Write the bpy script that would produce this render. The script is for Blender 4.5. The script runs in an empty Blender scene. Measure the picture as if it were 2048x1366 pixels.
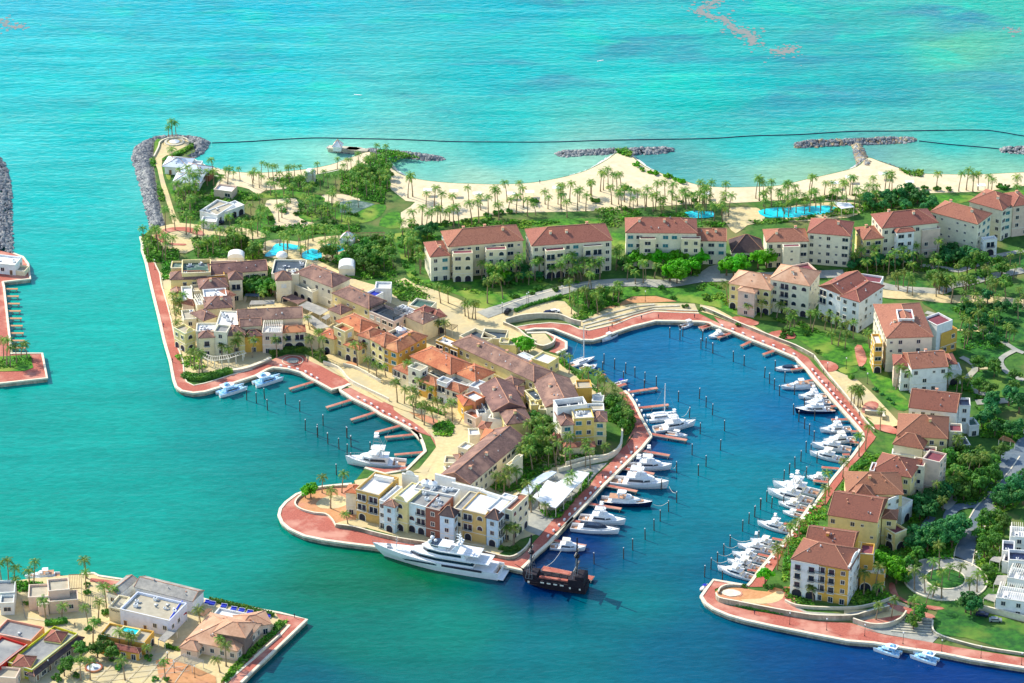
import bpy, math, random
import numpy as np
from mathutils import Vector
from mathutils.geometry import tessellate_polygon
PI = math.pi
C = bpy.context.scene.collection
SC = bpy.context.scene
rnd = random.Random(7)

# ------------------------------------------------------------------ camera
PITCH = math.radians(27.0); DIST = 1313.0; LENS = 120.0
cam = bpy.data.cameras.new('camera'); cam.lens = LENS; cam.sensor_width = 36; cam.clip_start = 5; cam.clip_end = 12000
camo = bpy.data.objects.new('camera', cam); C.objects.link(camo)
CAM = Vector((0, -DIST*math.cos(PITCH), DIST*math.sin(PITCH)))
camo.location = CAM; camo.rotation_euler = (PI/2-PITCH, 0, 0); SC.camera = camo
# ------------------------------------------------------------------ light
SUN_EL = math.radians(39); SUN_H = Vector((-0.80, 0.60, 0)).normalized()
w = bpy.data.worlds.new('World'); SC.world = w; w.use_nodes = True
nt = w.node_tree; bg = nt.nodes['Background']
sky = nt.nodes.new('ShaderNodeTexSky'); sky.sky_type = 'NISHITA'; sky.sun_disc = False
sky.sun_elevation = SUN_EL; sky.sun_rotation = math.atan2(SUN_H.x, SUN_H.y); sky.air_density = 1.0; sky.dust_density = 0.6; sky.ozone_density = 1.5
nt.links.new(sky.outputs[0], bg.inputs[0]); bg.inputs[1].default_value = 0.15
sl = bpy.data.lights.new('sun', 'SUN'); sl.energy = 3.3; sl.angle = math.radians(0.5); sl.color = (1.0, 0.93, 0.80)
so = bpy.data.objects.new('sun', sl); C.objects.link(so)
sd = Vector((SUN_H.x*math.cos(SUN_EL), SUN_H.y*math.cos(SUN_EL), math.sin(SUN_EL)))
so.rotation_euler = sd.to_track_quat('Z', 'Y').to_euler()
SC.view_settings.view_transform = 'Standard'; SC.view_settings.look = 'None'
SC.view_settings.exposure = 0.80; SC.view_settings.gamma = 1
SC.cycles.max_bounces = 5; SC.cycles.diffuse_bounces = 3; SC.cycles.transparent_max_bounces = 6

# ------------------------------------------------------------------ pixel -> place
FP = LENS/36*2048
cp, sp = math.cos(PITCH), math.sin(PITCH)
def at(px, py, z=0.0):
    x = (px-1024)/FP; y = (683-py)/FP
    d = Vector((x, cp+y*sp, -sp+y*cp))
    t = (z-CAM.z)/d.z
    return Vector((CAM.x+d.x*t, CAM.y+d.y*t, z))
CROP = dict(A=(240,240,4.2667), B=(680,240,4.2667), C=(1120,240,4.2667), D=(1568,240,4.2667), E=(270,500,4.2667),
  F=(600,560,4.2667), G=(850,640,4.2667), H=(1400,500,3.657), I=(540,860,3.7926), J=(980,820,4.876), K=(1000,1000,6.8267),
  L=(1380,980,4.2667), M=(1500,700,4.2667), N=(1688,1020,3.947), O=(0,1100,5.12), P=(220,1100,5.12), Q=(960,500,4.2667),
  R=(1688,460,5.689), S=(1688,700,5.689), T=(1748,880,5.693), U=(0,300,2.848), V=(1200,700,4.2667), W=(0,0,2), X=(1024,0,2), Z=(0,0,1))
def pp(s):
    out = []; c = CROP['Z']
    for t in s.split():
        if t in CROP: c = CROP[t]; continue
        a, b = t.split(','); out.append((c[0]+float(a)/c[2], c[1]+float(b)/c[2]))
    return out
LAND = 1.6
def gp(s, z=LAND): return [at(a, b, z) for a, b in pp(s)]
def smooth(P, n=4, closed=False):
    out = []; m = len(P)
    for i in range(m if closed else m-1):
        p0 = P[(i-1) % m] if closed or i > 0 else P[i]; p1 = P[i]; p2 = P[(i+1) % m]
        p3 = P[(i+2) % m] if closed or i+2 < m else P[(i+1) % m]
        for k in range(n):
            t = k/n
            out.append(0.5*((2*p1)+(p2-p0)*t+(2*p0-5*p1+4*p2-p3)*t*t+(3*p1-p0-3*p2+p3)*t**3))
    if not closed: out.append(P[-1].copy())
    return out
def inside(x, y, poly):
    c = False; j = len(poly)-1
    for i in range(len(poly)):
        a, b = poly[i], poly[j]
        if (a[1] > y) != (b[1] > y) and x < (b[0]-a[0])*(y-a[1])/(b[1]-a[1])+a[0]: c = not c
        j = i
    return c
# ------------------------------------------------------------------ materials
def lin(h):
    if isinstance(h, str):
        h = h.lstrip('#'); v = [int(h[i:i+2], 16)/255 for i in (0, 2, 4)]
    else: v = [q/255 for q in h]
    return tuple(q/12.92 if q <= .04045 else ((q+.055)/1.055)**2.4 for q in v)+(1,)
MATS = {}
def mat(name, c1, c2=None, scale=0.4, rough=0.8, c3=None, s3=0.05, metal=0, spec=0.3, emit=None, stretch=None, lo=.35, hi=.65, rand=0, trans=0):
    if name in MATS: return MATS[name]
    m = bpy.data.materials.new(name); m.use_nodes = True; t = m.node_tree; L = t.links.new; N = t.nodes.new
    b = t.nodes['Principled BSDF']; b.inputs['Roughness'].default_value = rough; b.inputs['Metallic'].default_value = metal
    b.inputs['Specular IOR Level'].default_value = spec
    c1 = lin(c1); m.diffuse_color = c1
    if c2 is None: b.inputs['Base Color'].default_value = c1; src = None
    else:
        tc = N('ShaderNodeTexCoord'); mp = N('ShaderNodeMapping'); L(tc.outputs['Object'], mp.inputs[0])
        if stretch: mp.inputs['Scale'].default_value = stretch
        n1 = N('ShaderNodeTexNoise'); n1.inputs['Scale'].default_value = scale; n1.inputs['Detail'].default_value = 6; n1.inputs['Roughness'].default_value = .65
        L(mp.outputs[0], n1.inputs['Vector'])
        r = N('ShaderNodeMapRange'); r.inputs[1].default_value = lo; r.inputs[2].default_value = hi; L(n1.outputs[0], r.inputs[0])
        mx = N('ShaderNodeMix'); mx.data_type = 'RGBA'; L(r.outputs[0], mx.inputs[0]); mx.inputs[6].default_value = c1; mx.inputs[7].default_value = lin(c2)
        src = mx.outputs[2]
        if c3 is not None:
            n2 = N('ShaderNodeTexNoise'); n2.inputs['Scale'].default_value = s3; n2.inputs['Detail'].default_value = 4; L(mp.outputs[0], n2.inputs['Vector'])
            r2 = N('ShaderNodeMapRange'); r2.inputs[1].default_value = .48; r2.inputs[2].default_value = .66; L(n2.outputs[0], r2.inputs[0])
            m2 = N('ShaderNodeMix'); m2.data_type = 'RGBA'; L(r2.outputs[0], m2.inputs[0]); L(src, m2.inputs[6]); m2.inputs[7].default_value = lin(c3); src = m2.outputs[2]
        if rand:
            oi = N('ShaderNodeObjectInfo'); hs = N('ShaderNodeHueSaturation'); L(src, hs.inputs['Color'])
            r4 = N('ShaderNodeMapRange'); r4.inputs[3].default_value = 1-rand; r4.inputs[4].default_value = 1+rand; L(oi.outputs['Random'], r4.inputs[0]); L(r4.outputs[0], hs.inputs['Value'])
            r5 = N('ShaderNodeMapRange'); r5.inputs[3].default_value = .5-rand*.09; r5.inputs[4].default_value = .5+rand*.05; L(oi.outputs['Random'], r5.inputs[0]); L(r5.outputs[0], hs.inputs['Hue'])
            src = hs.outputs[0]
        L(src, b.inputs['Base Color'])
    if trans:
        tr = N('ShaderNodeBsdfTranslucent'); ms = N('ShaderNodeMixShader'); ms.inputs[0].default_value = trans
        if src: L(src, tr.inputs[0])
        else: tr.inputs[0].default_value = c1
        L(b.outputs[0], ms.inputs[1]); L(tr.outputs[0], ms.inputs[2]); L(ms.outputs[0], t.nodes['Material Output'].inputs[0])
    MATS[name] = m; return m
def wallmat(h): return mat('plaster_'+h, h, tuple(max(0, v*0.90) for v in [int(h[i:i+2], 16) for i in (0, 2, 4)]), .5, .85, lo=.45, hi=.75)
M_ = {}
def setup_mats():
    g = M_
    g['ground'] = mat('soil_and_turf', '#4f7a2c', '#2f5a22', .35, .95, '#7a7a48', .06)
    g['lawn'] = mat('lawn', '#528e22', '#2f661c', .45, .95, '#8c9c40', .09, lo=.38, hi=.6)
    g['lawnd'] = mat('deep_lawn', '#3a7828', '#225624', .45, .95, '#6c8a34', .08, lo=.38, hi=.6)
    g['sand'] = mat('sand', '#e6d6b2', '#d2be98', .3, .95, '#dcc8a2', .06)
    g['wet'] = mat('wet_sand', '#eee6d0', '#e2dac0', .3, .5, '#e8e0c6', .05)
    g['red'] = mat('red_paving', '#c2705c', '#a05648', 1.6, .85, '#cc927c', .13, lo=.3, hi=.7)
    g['cream'] = mat('cream_paving', '#dcc894', '#cbb684', .7, .85, '#c2b48e', .09)
    g['grey'] = mat('grey_paving', '#a8a89c', '#8f9088', .6, .85, '#b8b4a2', .1)
    g['road'] = mat('road', '#6d7d88', '#5c6c78', .5, .85, '#8a8c88', .08)
    g['ochre'] = mat('ochre_paving', '#d09a6a', '#c08858', .7, .85, '#cf8f70', .12)
    g['conc'] = mat('concrete', '#d8d0b8', '#b8b09a', .6, .9, '#9a947e', .12)
    g['coping'] = mat('coping', '#ece2c8', '#dcd0b2', .8, .85)
    g['stain'] = mat('quay_wall', '#c8bfa6', '#8f8a72', .5, .9, '#6f7460', .1, stretch=(1, 1, .4))
    g['rock'] = mat('rock', '#8e9092', '#5c6064', .7, .9, '#a8a8a2', .15); g['rockw'] = mat('pale_rock', '#b2b0aa', '#8c8c88', .7, .9)
    g['rock2'] = mat('tan_rock', '#b09a78', '#7c7062', .7, .9, '#c8b48c', .15)
    g['pool'] = mat('pool_water', '#10c8d8', '#28d8e0', .3, .1, spec=.5)
    g['rt'] = mat('terracotta_roof', '#b87450', '#925640', 1.5, .85, '#c48a62', .18, rand=.12)
    g['ro'] = mat('orange_roof', '#c47650', '#a45c40', 1.5, .85, '#cc8a5e', .18, rand=.12)
    g['rr'] = mat('rose_roof', '#a86e5a', '#825040', 1.8, .85, '#9c6450', .2, rand=.12)
    g['rq'] = mat('quay_roof', '#a06a50', '#785040', 2.0, .85, '#90604a', .22, rand=.12)
    g['rb'] = mat('brown_roof', '#8c6c60', '#685048', 1.5, .85, '#a07c6a', .2, rand=.14)
    g['rp'] = mat('pale_roof', '#d8e0e4', '#c4d0d8', .8, .7, '#b8c4cc', .2)
    g['rw'] = mat('weathered_roof', '#a8a49a', '#8c8a82', .9, .9, '#bcb6a6', .2)
    g['rs'] = mat('sandy_roof', '#c89c7c', '#b4886a', 1.1, .85, '#d0a888', .2)
    g['rk'] = mat('dark_thatch', '#5a4a48', '#463a3c', 1.1, .9, '#6a5852', .2)
    g['cap'] = mat('ridge_tiles', '#d8a080', '#c08868', 1.5, .8)
    g['dwhite'] = mat('white_deck', '#f2f0ea', '#d8d8d4', .4, .7, '#c8c8c4', .1)
    g['dgrey'] = mat('grey_deck', '#9a9a94', '#76787a', .4, .85, '#b0ada2', .1)
    g['dtan'] = mat('tan_deck', '#bdb49c', '#aaa28c', .4, .85, '#b0a48a', .1)
    g['dmar'] = mat('maroon_deck', '#8a4a50', '#763e48', .5, .8)
    g['ddark'] = mat('dark_deck', '#4a5a64', '#384652', .5, .7, '#5c6468', .2)
    g['dgreen'] = mat('green_deck', '#4a6a5c', '#3a5a50', .5, .8, '#8a9a92', .3)
    g['white'] = mat('white_paint', '#f2f2ee', '#e6e8e6', .6, .45, spec=.5)
    g['trim'] = mat('trim', '#f0ead8', '#e4dcc6', .6, .7)
    g['glass'] = mat('dark_glass', '#182436', '#22344a', .5, .15, spec=.6)
    g['teal'] = mat('teal_shutter', '#3f8f92', '#347a80', .8, .5)
    g['shut'] = mat('white_shutter', '#dfe4e0', '#ccd2d0', .8, .6)
    g['shade_fill'] = mat('painted_shade_fill', '#3a3a44', '#2c2c36', .6, .9)  # dark colour stands in for the shade inside archways and side decks
    g['wood'] = mat('timber', '#8a6a50', '#6e523e', .8, .8)
    g['pile'] = mat('piling_timber', '#585046', '#443c36', .8, .8)
    g['metal'] = mat('grey_metal', '#aab0b4', '#8c9296', .8, .4, metal=.4)
    g['black'] = mat('black', '#1c1e22', '#26282c', .8, .5)
    g['navy'] = mat('navy', '#14204a', '#101a3c', .8, .25, spec=.6)
    g['blue'] = mat('blue_fabric', '#2038b8', '#1a2c98', .8, .7)
    g['sky'] = mat('blue_print', '#3aa0d8', '#d8eef4', .9, .4)
    g['redp'] = mat('red_paint', '#c0302c', '#a82824', .8, .6)
    g['brown'] = mat('dark_plank', '#30262c', '#1e1a22', .8, .7)
    g['trunk'] = mat('palm_trunk', '#a08c70', '#7c6a54', .8, .9)
    g['bark'] = mat('bark', '#7c6650', '#5c4a3a', .8, .9)
    g['frond'] = mat('palm_frond', '#6c9a30', '#3c7026', .9, .6, '#a0ac40', .5, rand=.28, trans=.3)
    g['leafb'] = mat('bright_leaf', '#62c010', '#3f9a10', .5, .6, '#84d41c', .3, rand=.18, trans=.3)
    g['leaf'] = mat('mid_leaf', '#56962c', '#356c26', .5, .6, '#7cac30', .3, rand=.28, trans=.25)
    g['leafd'] = mat('deep_leaf', '#3a8a40', '#266a38', .5, .6, '#589a3c', .3, rand=.25, trans=.2)
    g['under'] = mat('undergrowth', '#5c9c26', '#387424', .22, .9, '#90b03a', .08, trans=.2)
    g['weed'] = mat('seaweed', '#8c8c86', '#808884', .3, .9)
setup_mats()
# ------------------------------------------------------------------ mesh builder
class MB:
    def __init__(s, mats): s.v = []; s.f = []; s.m = []; s.mats = mats if isinstance(mats, (list, tuple)) else [mats]
    def add(s, vs, fs, mi=0):
        o = len(s.v); s.v += [tuple(v) for v in vs]; s.f += [tuple(i+o for i in f) for f in fs]; s.m += [mi]*len(fs)
    def box(s, c, sz, rz=0, mi=0, taper=1.0):
        hx, hy, h = sz[0]/2, sz[1]/2, sz[2]; ca, sa = math.cos(rz), math.sin(rz); vs = []
        for z, k in ((0, 1), (h, taper)):
            for x, y in ((-hx, -hy), (hx, -hy), (hx, hy), (-hx, hy)): vs.append((c[0]+(x*ca-y*sa)*k, c[1]+(x*sa+y*ca)*k, c[2]+z))
        s.add(vs, [(0, 3, 2, 1), (4, 5, 6, 7), (0, 1, 5, 4), (1, 2, 6, 5), (2, 3, 7, 6), (3, 0, 4, 7)], mi)
    def prism(s, poly, z0, z1, mi=0, mside=None, bottom=False):
        n = len(poly); a = sum(poly[i][0]*poly[(i+1) % n][1]-poly[(i+1) % n][0]*poly[i][1] for i in range(n))
        P = list(poly) if a > 0 else list(poly)[::-1]
        vs = [(p[0], p[1], z1) for p in P]+[(p[0], p[1], z0) for p in P]
        tr = tessellate_polygon([[Vector((p[0], p[1], 0)) for p in P]])
        ft = []
        for t in tr:
            a, b, c = [P[i] for i in t]
            cr = (b[0]-a[0])*(c[1]-a[1])-(b[1]-a[1])*(c[0]-a[0])
            ft.append(tuple(t) if cr > 0 else tuple(reversed(t)))
        s.add(vs, ft, mi)
        o = len(s.v)-2*n
        s.f += [(o+(i+1) % n, o+i, o+n+i, o+n+(i+1) % n) for i in range(n)]; s.m += [mi if mside is None else mside]*n
    def sheet(s, poly, z, mi=0):
        P = [Vector((p[0], p[1], 0)) for p in poly]
        ft = []
        for t in tessellate_polygon([P]):
            a, b, c = [P[i] for i in t]
            cr = (b[0]-a[0])*(c[1]-a[1])-(b[1]-a[1])*(c[0]-a[0])
            ft.append(tuple(t) if cr > 0 else tuple(reversed(t)))
        s.add([(p[0], p[1], z) for p in P], ft, mi)
    def cyl(s, a, b, r0, r1=None, n=8, mi=0, cap=True):
        r1 = r0 if r1 is None else r1; a = Vector(a); b = Vector(b); d = (b-a).normalized()
        x = d.orthogonal().normalized(); y = d.cross(x); vs = []
        for p, r in ((a, r0), (b, r1)):
            for i in range(n): t = 2*PI*i/n; vs.append(p+(x*math.cos(t)+y*math.sin(t))*r)
        fs = [(i, (i+1) % n, n+(i+1) % n, n+i) for i in range(n)]
        if cap: fs += [tuple(range(n, 2*n)), tuple(range(n-1, -1, -1))]
        s.add(vs, fs, mi)
    def ribbon(s, P, wd, z0, z1, mi=0, mside=None):
        n = len(P); Lf = []; R = []
        for i in range(n):
            d = (P[min(i+1, n-1)]-P[max(i-1, 0)]); d.z = 0; d.normalize(); q = Vector((-d.y, d.x, 0))*wd/2
            Lf.append(P[i]+q); R.append(P[i]-q)
        vs = [(p.x, p.y, z1) for p in Lf]+[(p.x, p.y, z1) for p in R]
        fs = [(i, n+i, n+i+1, i+1) for i in range(n-1)]
        s.add(vs, fs, mi)
        if z0 < z1-.001:
            vs = [(p.x, p.y, z) for z in (z1, z0) for p in Lf]; s.add(vs, [(i, i+1, n+i+1, n+i) for i in range(n-1)], mi if mside is None else mside)
            vs = [(p.x, p.y, z) for z in (z1, z0) for p in R]; s.add(vs, [(i+1, i, n+i, n+i+1) for i in range(n-1)], mi if mside is None else mside)
            for k in (0, n-1):
                s.add([(Lf[k].x, Lf[k].y, z1), (R[k].x, R[k].y, z1), (R[k].x, R[k].y, z0), (Lf[k].x, Lf[k].y, z0)], [(0, 1, 2, 3)], mi if mside is None else mside)
    def mesh(s, name, loc=None, sm=False):
        me = bpy.data.meshes.new(name); v = s.v
        if loc is not None: v = [(a-loc[0], b-loc[1], c-loc[2]) for a, b, c in v]
        me.from_pydata(v, [], s.f)
        for m in s.mats: me.materials.append(m)
        if len(s.mats) > 1: me.polygons.foreach_set('material_index', s.m)
        if sm: me.polygons.foreach_set('use_smooth', [True]*len(s.f))
        me.update(); return me
    def build(s, name, parent=None, loc=None, sm=False):
        if loc is None and parent is not None: loc = parent.get('_o', None) and Vector(parent['_o'])
        me = s.mesh(name, loc, sm); o = bpy.data.objects.new(name, me); C.objects.link(o)
        if parent is not None: o.parent = parent
        elif loc is not None: o.location = loc
        return o
def ob(name, me, parent=None, loc=(0, 0, 0), rz=0, sc=1):
    o = bpy.data.objects.new(name, me); C.objects.link(o); o.parent = parent; o.location = loc; o.rotation_euler = (0, 0, rz)
    if sc != 1: o.scale = (sc, sc, sc)
    return o
def tag(o, label=None, cat=None, group=None, kind=None):
    if label: o['label'] = label
    if cat: o['category'] = cat
    if group: o['group'] = group
    if kind: o['kind'] = kind
    return o
def empty(name, loc, rz=0, label=None, cat=None, group=None):
    o = bpy.data.objects.new(name, None); C.objects.link(o); o.location = loc; o.rotation_euler = (0, 0, rz); o.empty_display_size = .5
    return tag(o, label, cat, group)
def copy_tree(o, parent=None):
    c = o.copy(); C.objects.link(c); c.parent = parent
    for ch in list(o.children): copy_tree(ch, c)
    return c
ORD = 'first second third fourth fifth sixth seventh eighth ninth tenth eleventh twelfth'.split()
NUM = 'one two three four five six seven eight nine ten eleven twelve'.split()
def ordn(i):
    if i < 12: return ORD[i]
    n = i+1; return f"{n}{'th' if 10 < n % 100 < 20 else {1:'st',2:'nd',3:'rd'}.get(n % 10,'th')}"
def ordlab(i, n, noun, where):
    n_ = NUM[n-1] if n <= 12 else str(n)
    if n == 1: return f'{noun} {where}'
    if i == 0: return f'leftmost of the {n_} {noun}s {where}'
    if i == n-1: return f'rightmost of the {n_} {noun}s {where}'
    return f'{ordn(i)} {noun} from the left of {n_} {where}'
# ------------------------------------------------------------------ water
def make_water():
    ctl = """0,0,70,205,230 500,0,50,200,225 1024,0,40,195,215 1500,0,55,195,205 2048,0,70,205,190 1750,100,60,190,200 1350,180,25,210,210 1600,200,35,200,205 0,150,60,215,225 500,150,45,205,220 1000,150,30,200,210
 1500,150,50,200,205 2048,150,85,190,190 0,280,70,215,220 200,280,50,205,210 600,240,50,215,220 1000,250,30,205,205 1600,230,65,190,195 2000,240,60,200,200 1250,100,40,205,210
 1750,60,70,190,190 1900,100,100,210,180 1400,220,40,205,200 1750,180,60,180,190
 100,400,50,205,205 200,500,48,202,198 250,650,50,198,188 150,700,46,192,182 50,900,42,178,168 200,850,46,186,174 300,1000,42,176,165 500,850,38,168,164
 600,800,25,140,150 600,950,30,156,150 450,1100,32,166,154 700,1150,12,135,105 250,1150,55,185,165 50,1050,45,180,165 700,1300,20,140,125 640,1350,5,110,130 900,1250,15,145,130
 1100,1300,10,130,140 1250,1200,8,138,145 1300,1080,8,138,155 1500,1150,2,115,150 1400,1300,2,112,142 1550,1300,0,92,145 1700,1340,0,80,142 1900,1366,0,74,142
 1300,700,0,124,176 1350,760,2,134,180 1450,750,5,140,178 1400,850,5,142,174 1450,950,5,148,168 1500,1000,5,144,162 1570,830,0,124,176 1240,790,0,108,164
 1260,900,0,75,145 1180,1090,0,62,130 1100,1170,0,50,110 690,880,20,125,135 650,800,20,130,140 760,840,15,110,125 820,1140,8,120,80
 600,325,90,225,215 550,342,165,238,218 480,320,60,215,215 660,320,160,238,215 850,340,100,215,205 950,357,165,232,208 1100,337,140,225,205 1000,315,50,210,210 1180,325,160,232,208 820,350,150,225,205
 1290,322,90,175,185 1340,345,90,185,185 1450,362,110,195,190 1560,355,150,220,190 1680,325,120,210,185 1650,345,165,225,190 1740,312,110,175,185 1800,325,130,205,185 1870,345,150,220,190 1950,335,130,215,190 2030,335,150,220,190
 2040,315,80,200,190 1500,300,50,205,205 1650,300,70,200,200 1900,295,60,205,200 740,850,20,120,130"""
    pts = [tuple(float(q) for q in t.split(',')) for t in ctl.split()]
    PX = []; PC = []
    for x, y, r, g, b in pts:
        p = at(x, y, 0); PX.append((p.x, p.y*1.0)); PC.append(wfix3(lin((r, g, b))[:3]))
    PX = np.array(PX); PC = np.array(PC)
    xs = np.arange(-330, 331, 3.0); ys = np.arange(-420, 601, 3.0)
    xs = np.concatenate([[-6000, -2000, -700], xs, [700, 2000, 6000]]); ys = np.concatenate([[-3000, -1000], ys, [1200, 3000, 8000]])
    X, Y = np.meshgrid(xs, ys); co = np.stack([X.ravel(), Y.ravel(), np.zeros(X.size)], 1)
    q = np.clip(co[:, :2], [-330, -420], [330, 600])
    num = np.zeros((len(q), 3)); den = np.zeros(len(q))
    for p, c in zip(PX, PC):
        wgt = 1/(((q-p)**2).sum(1)+120)**1.7; num += wgt[:, None]*c; den += wgt
    col = np.concatenate([num/den[:, None], np.ones((len(q), 1))], 1)
    nx, ny = len(xs), len(ys); i = np.arange((nx-1)*(ny-1)); r, c_ = i//(nx-1), i % (nx-1); a = r*nx+c_
    fs = np.stack([a, a+1, a+nx+1, a+nx], 1)
    me = bpy.data.meshes.new('water'); me.vertices.add(len(co)); me.vertices.foreach_set('co', co.ravel())
    me.loops.add(fs.size); me.loops.foreach_set('vertex_index', fs.ravel()); me.polygons.add(len(fs))
    me.polygons.foreach_set('loop_start', np.arange(0, fs.size, 4)); me.update(calc_edges=True)
    at_ = me.color_attributes.new('depth_tint', 'FLOAT_COLOR', 'POINT'); at_.data.foreach_set('color', col.ravel())
    m = bpy.data.materials.new('sea_water'); m.use_nodes = True; t = m.node_tree; L = t.links.new; N = t.nodes.new
    b = t.nodes['Principled BSDF']; b.inputs['Roughness'].default_value = .1; b.inputs['IOR'].default_value = 1.33
    ca = N('ShaderNodeVertexColor'); ca.layer_name = 'depth_tint'
    tc = N('ShaderNodeTexCoord')
    def noise(scale, st, det=5, rz=0, dist=0):
        mp = N('ShaderNodeMapping'); mp.inputs['Scale'].default_value = st; mp.inputs['Rotation'].default_value = (0, 0, rz)
        L(tc.outputs['Object'], mp.inputs[0]); n = N('ShaderNodeTexNoise'); n.inputs['Scale'].default_value = scale; n.inputs['Detail'].default_value = det; n.inputs['Distortion'].default_value = dist
        L(mp.outputs[0], n.inputs['Vector']); return n.outputs[0]
    def rng(s, a, b_, c, d):
        r = N('ShaderNodeMapRange'); L(s, r.inputs[0])
        for k, v in zip((1, 2, 3, 4), (a, b_, c, d)): r.inputs[k].default_value = v
        return r.outputs[0]
    def hsv(src, sat, val, hue=None):
        h = N('ShaderNodeHueSaturation'); L(src, h.inputs['Color'])
        if sat is not None: L(sat, h.inputs['Saturation'])
        if val is not None: L(val, h.inputs['Value'])
        if hue is not None: L(hue, h.inputs['Hue'])
        return h.outputs[0]
    # sea bed patches (reef and sand seen through the shallow sea), only seaward
    sep = N('ShaderNodeSeparateXYZ'); L(tc.outputs['Object'], sep.inputs[0])
    sea = rng(sep.outputs[1], 170, 260, 0, 1)
    L(rng(sep.outputs[1], 40, 230, .28, .05), b.inputs['Specular IOR Level'])
    reef = rng(noise(.018, (1, 1.8, 1), 7, .25, .6), .50, .66, 0, 1)
    mm = N('ShaderNodeMath'); mm.operation = 'MULTIPLY'; L(reef, mm.inputs[0]); L(sea, mm.inputs[1])
    east = rng(sep.outputs[0], -200, 120, .35, 1); m2 = N('ShaderNodeMath'); m2.operation = 'MULTIPLY'; L(mm.outputs[0], m2.inputs[0]); L(east, m2.inputs[1])
    mx = N('ShaderNodeMix'); mx.data_type = 'RGBA'; L(m2.outputs[0], mx.inputs[0]); L(ca.outputs[0], mx.inputs[6]); mx.inputs[7].default_value = wfix3(lin((75, 165, 190))[:3])+[1]
    lt = rng(noise(.022, (1, 1.7, 1), 6, .3, .8), .55, .68, 0, .6); m3 = N('ShaderNodeMath'); m3.operation = 'MULTIPLY'; L(lt, m3.inputs[0]); L(sea, m3.inputs[1])
    mx2 = N('ShaderNodeMix'); mx2.data_type = 'RGBA'; L(m3.outputs[0], mx2.inputs[0]); L(mx.outputs[2], mx2.inputs[6]); mx2.inputs[7].default_value = wfix3(lin((40, 225, 205))[:3])+[1]; mx = mx2
    s1 = rng(noise(.05, (.45, 1.7, 1), 7, -.12, .5), .3, .7, .90, 1.10)
    s2 = rng(noise(.34, (.7, 1.5, 1), 5, -.25, .8), .25, .75, .84, 1.16)  # streaks paint the light and dark of the waves into the water colour
    c1 = hsv(mx.outputs[2], None, s1); c2 = hsv(c1, None, s2)
    L(c2, b.inputs['Base Color'])
    add = N('ShaderNodeMath'); add.operation = 'ADD'
    n1 = noise(.3, (.7, 1.5, 1), 6, -.25, .6); n2 = noise(.035, (.35, 2.2, 1), 3, .12, 0)
    mu = N('ShaderNodeMath'); mu.operation = 'MULTIPLY'; L(n2, mu.inputs[0]); mu.inputs[1].default_value = 2.2
    L(n1, add.inputs[0]); L(mu.outputs[0], add.inputs[1])
    bp = N('ShaderNodeBump'); L(rng(sep.outputs[1], 60, 220, .16, .5), bp.inputs['Strength']); bp.inputs['Distance'].default_value = 1.3; L(add.outputs[0], bp.inputs['Height']); L(bp.outputs[0], b.inputs['Normal'])
    me.materials.append(m); o = bpy.data.objects.new('water', me); C.objects.link(o); tag(o, kind='structure')
WCAL = [(1.25, .035), (1.6, .026), (1.8, .022)]
def wfix3(c): return [max(0, min(.9, (v-s)/k)) for v, (k, s) in zip(c, WCAL)]
make_water()

# ------------------------------------------------------------------ land
def struct(name, mb): return tag(mb.build(name), kind='structure')
BEACH = smooth(gp("A 560,335 610,350 700,405 790,428 850,445 Z 450,347 500,352 560,350 610,345 660,336 700,322 740,310 770,326 788,345 810,358 850,367 900,372 950,374 1000,375 1060,372 1120,362 1170,348 1210,328 1235,312 1262,318 1288,338 1320,352 1360,365 1400,377 1450,381 1510,380 1560,377 1620,363 1670,352 1712,340 1735,322 1762,330 1800,343 1840,353 1900,355 1960,355 2048,351 2140,349", 0), 4)
QUAY_W = "Z 281,474 A 190,1060 E 60,0 95,110 120,230 160,400 200,560 250,780 300,950 330,1110 352,1172 400,1205 500,1222 600,1210 700,1180 830,1140 1030,1075 1130,1020 1180,1005 1310,1018 1420,1050 1480,1090 1560,1130 1680,1195 1840,1150 1850,1120 1830,1100 1740,1150 F 420,890 340,935 350,950 450,1018 600,1090 700,1155 860,1230 960,1285 1010,1325 1030,1365 I 1075,0 1135,40 1165,115 1178,165 1140,200 1060,280 1035,306 870,335 720,290 650,380 620,412 500,422 400,432 300,455 200,492 120,552 80,600 68,650 92,705 150,755 260,805 400,835 560,858 780,885 1100,930 1750,1030 1920,1068 K 300,935 400,840 500,735 700,562 1000,250 J 560,1290 800,1055 950,905 1110,735 1480,372 1570,262 V 430,725 390,652 340,562 290,452 250,392 210,352 130,290 60,230 Q 1130,1150 1000,1080 900,1042 820,1008 760,978 650,885 735,845 735,790 640,742 560,707 400,712 372,702 385,690 470,674 630,677 750,722 870,770 960,772 1040,750 1160,702 1300,655 1500,606 1740,610 1880,614 1960,625 H 0,525 100,555 240,602 380,662 560,732 700,792 780,872 850,962 900,1012 960,1082 1060,1192 1150,1292 1190,1342 M 970,772 950,802 880,902 800,992 700,1112 600,1252 540,1340 L 1030,132 960,232 840,402 700,562 590,692 520,792 490,822 200,772 130,862 96,912 130,967 200,1017 330,1072 470,1112 700,1162 1000,1222 1350,1290 N 240,1052 480,1092 780,1136 1000,1181 1421,1248 1700,1290"
QW = gp(QUAY_W)
land_poly = QW + gp("Z 2400,1300 2400,349") + [p+Vector((0, 0, 0)) for p in BEACH[::-1]] + gp("A 640,270 625,205 560,165 430,150 330,165 290,190 285,300 290,400 315,560 340,700 370,830 400,925 265,930")
def inset(p): return p
mb = MB([M_['ground'], M_['stain']])
poly = [(p.x, p.y) for p in land_poly]
mb.prism(poly, -3, LAND, 0, 1)
struct('ground', mb)
LVN = {}
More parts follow.
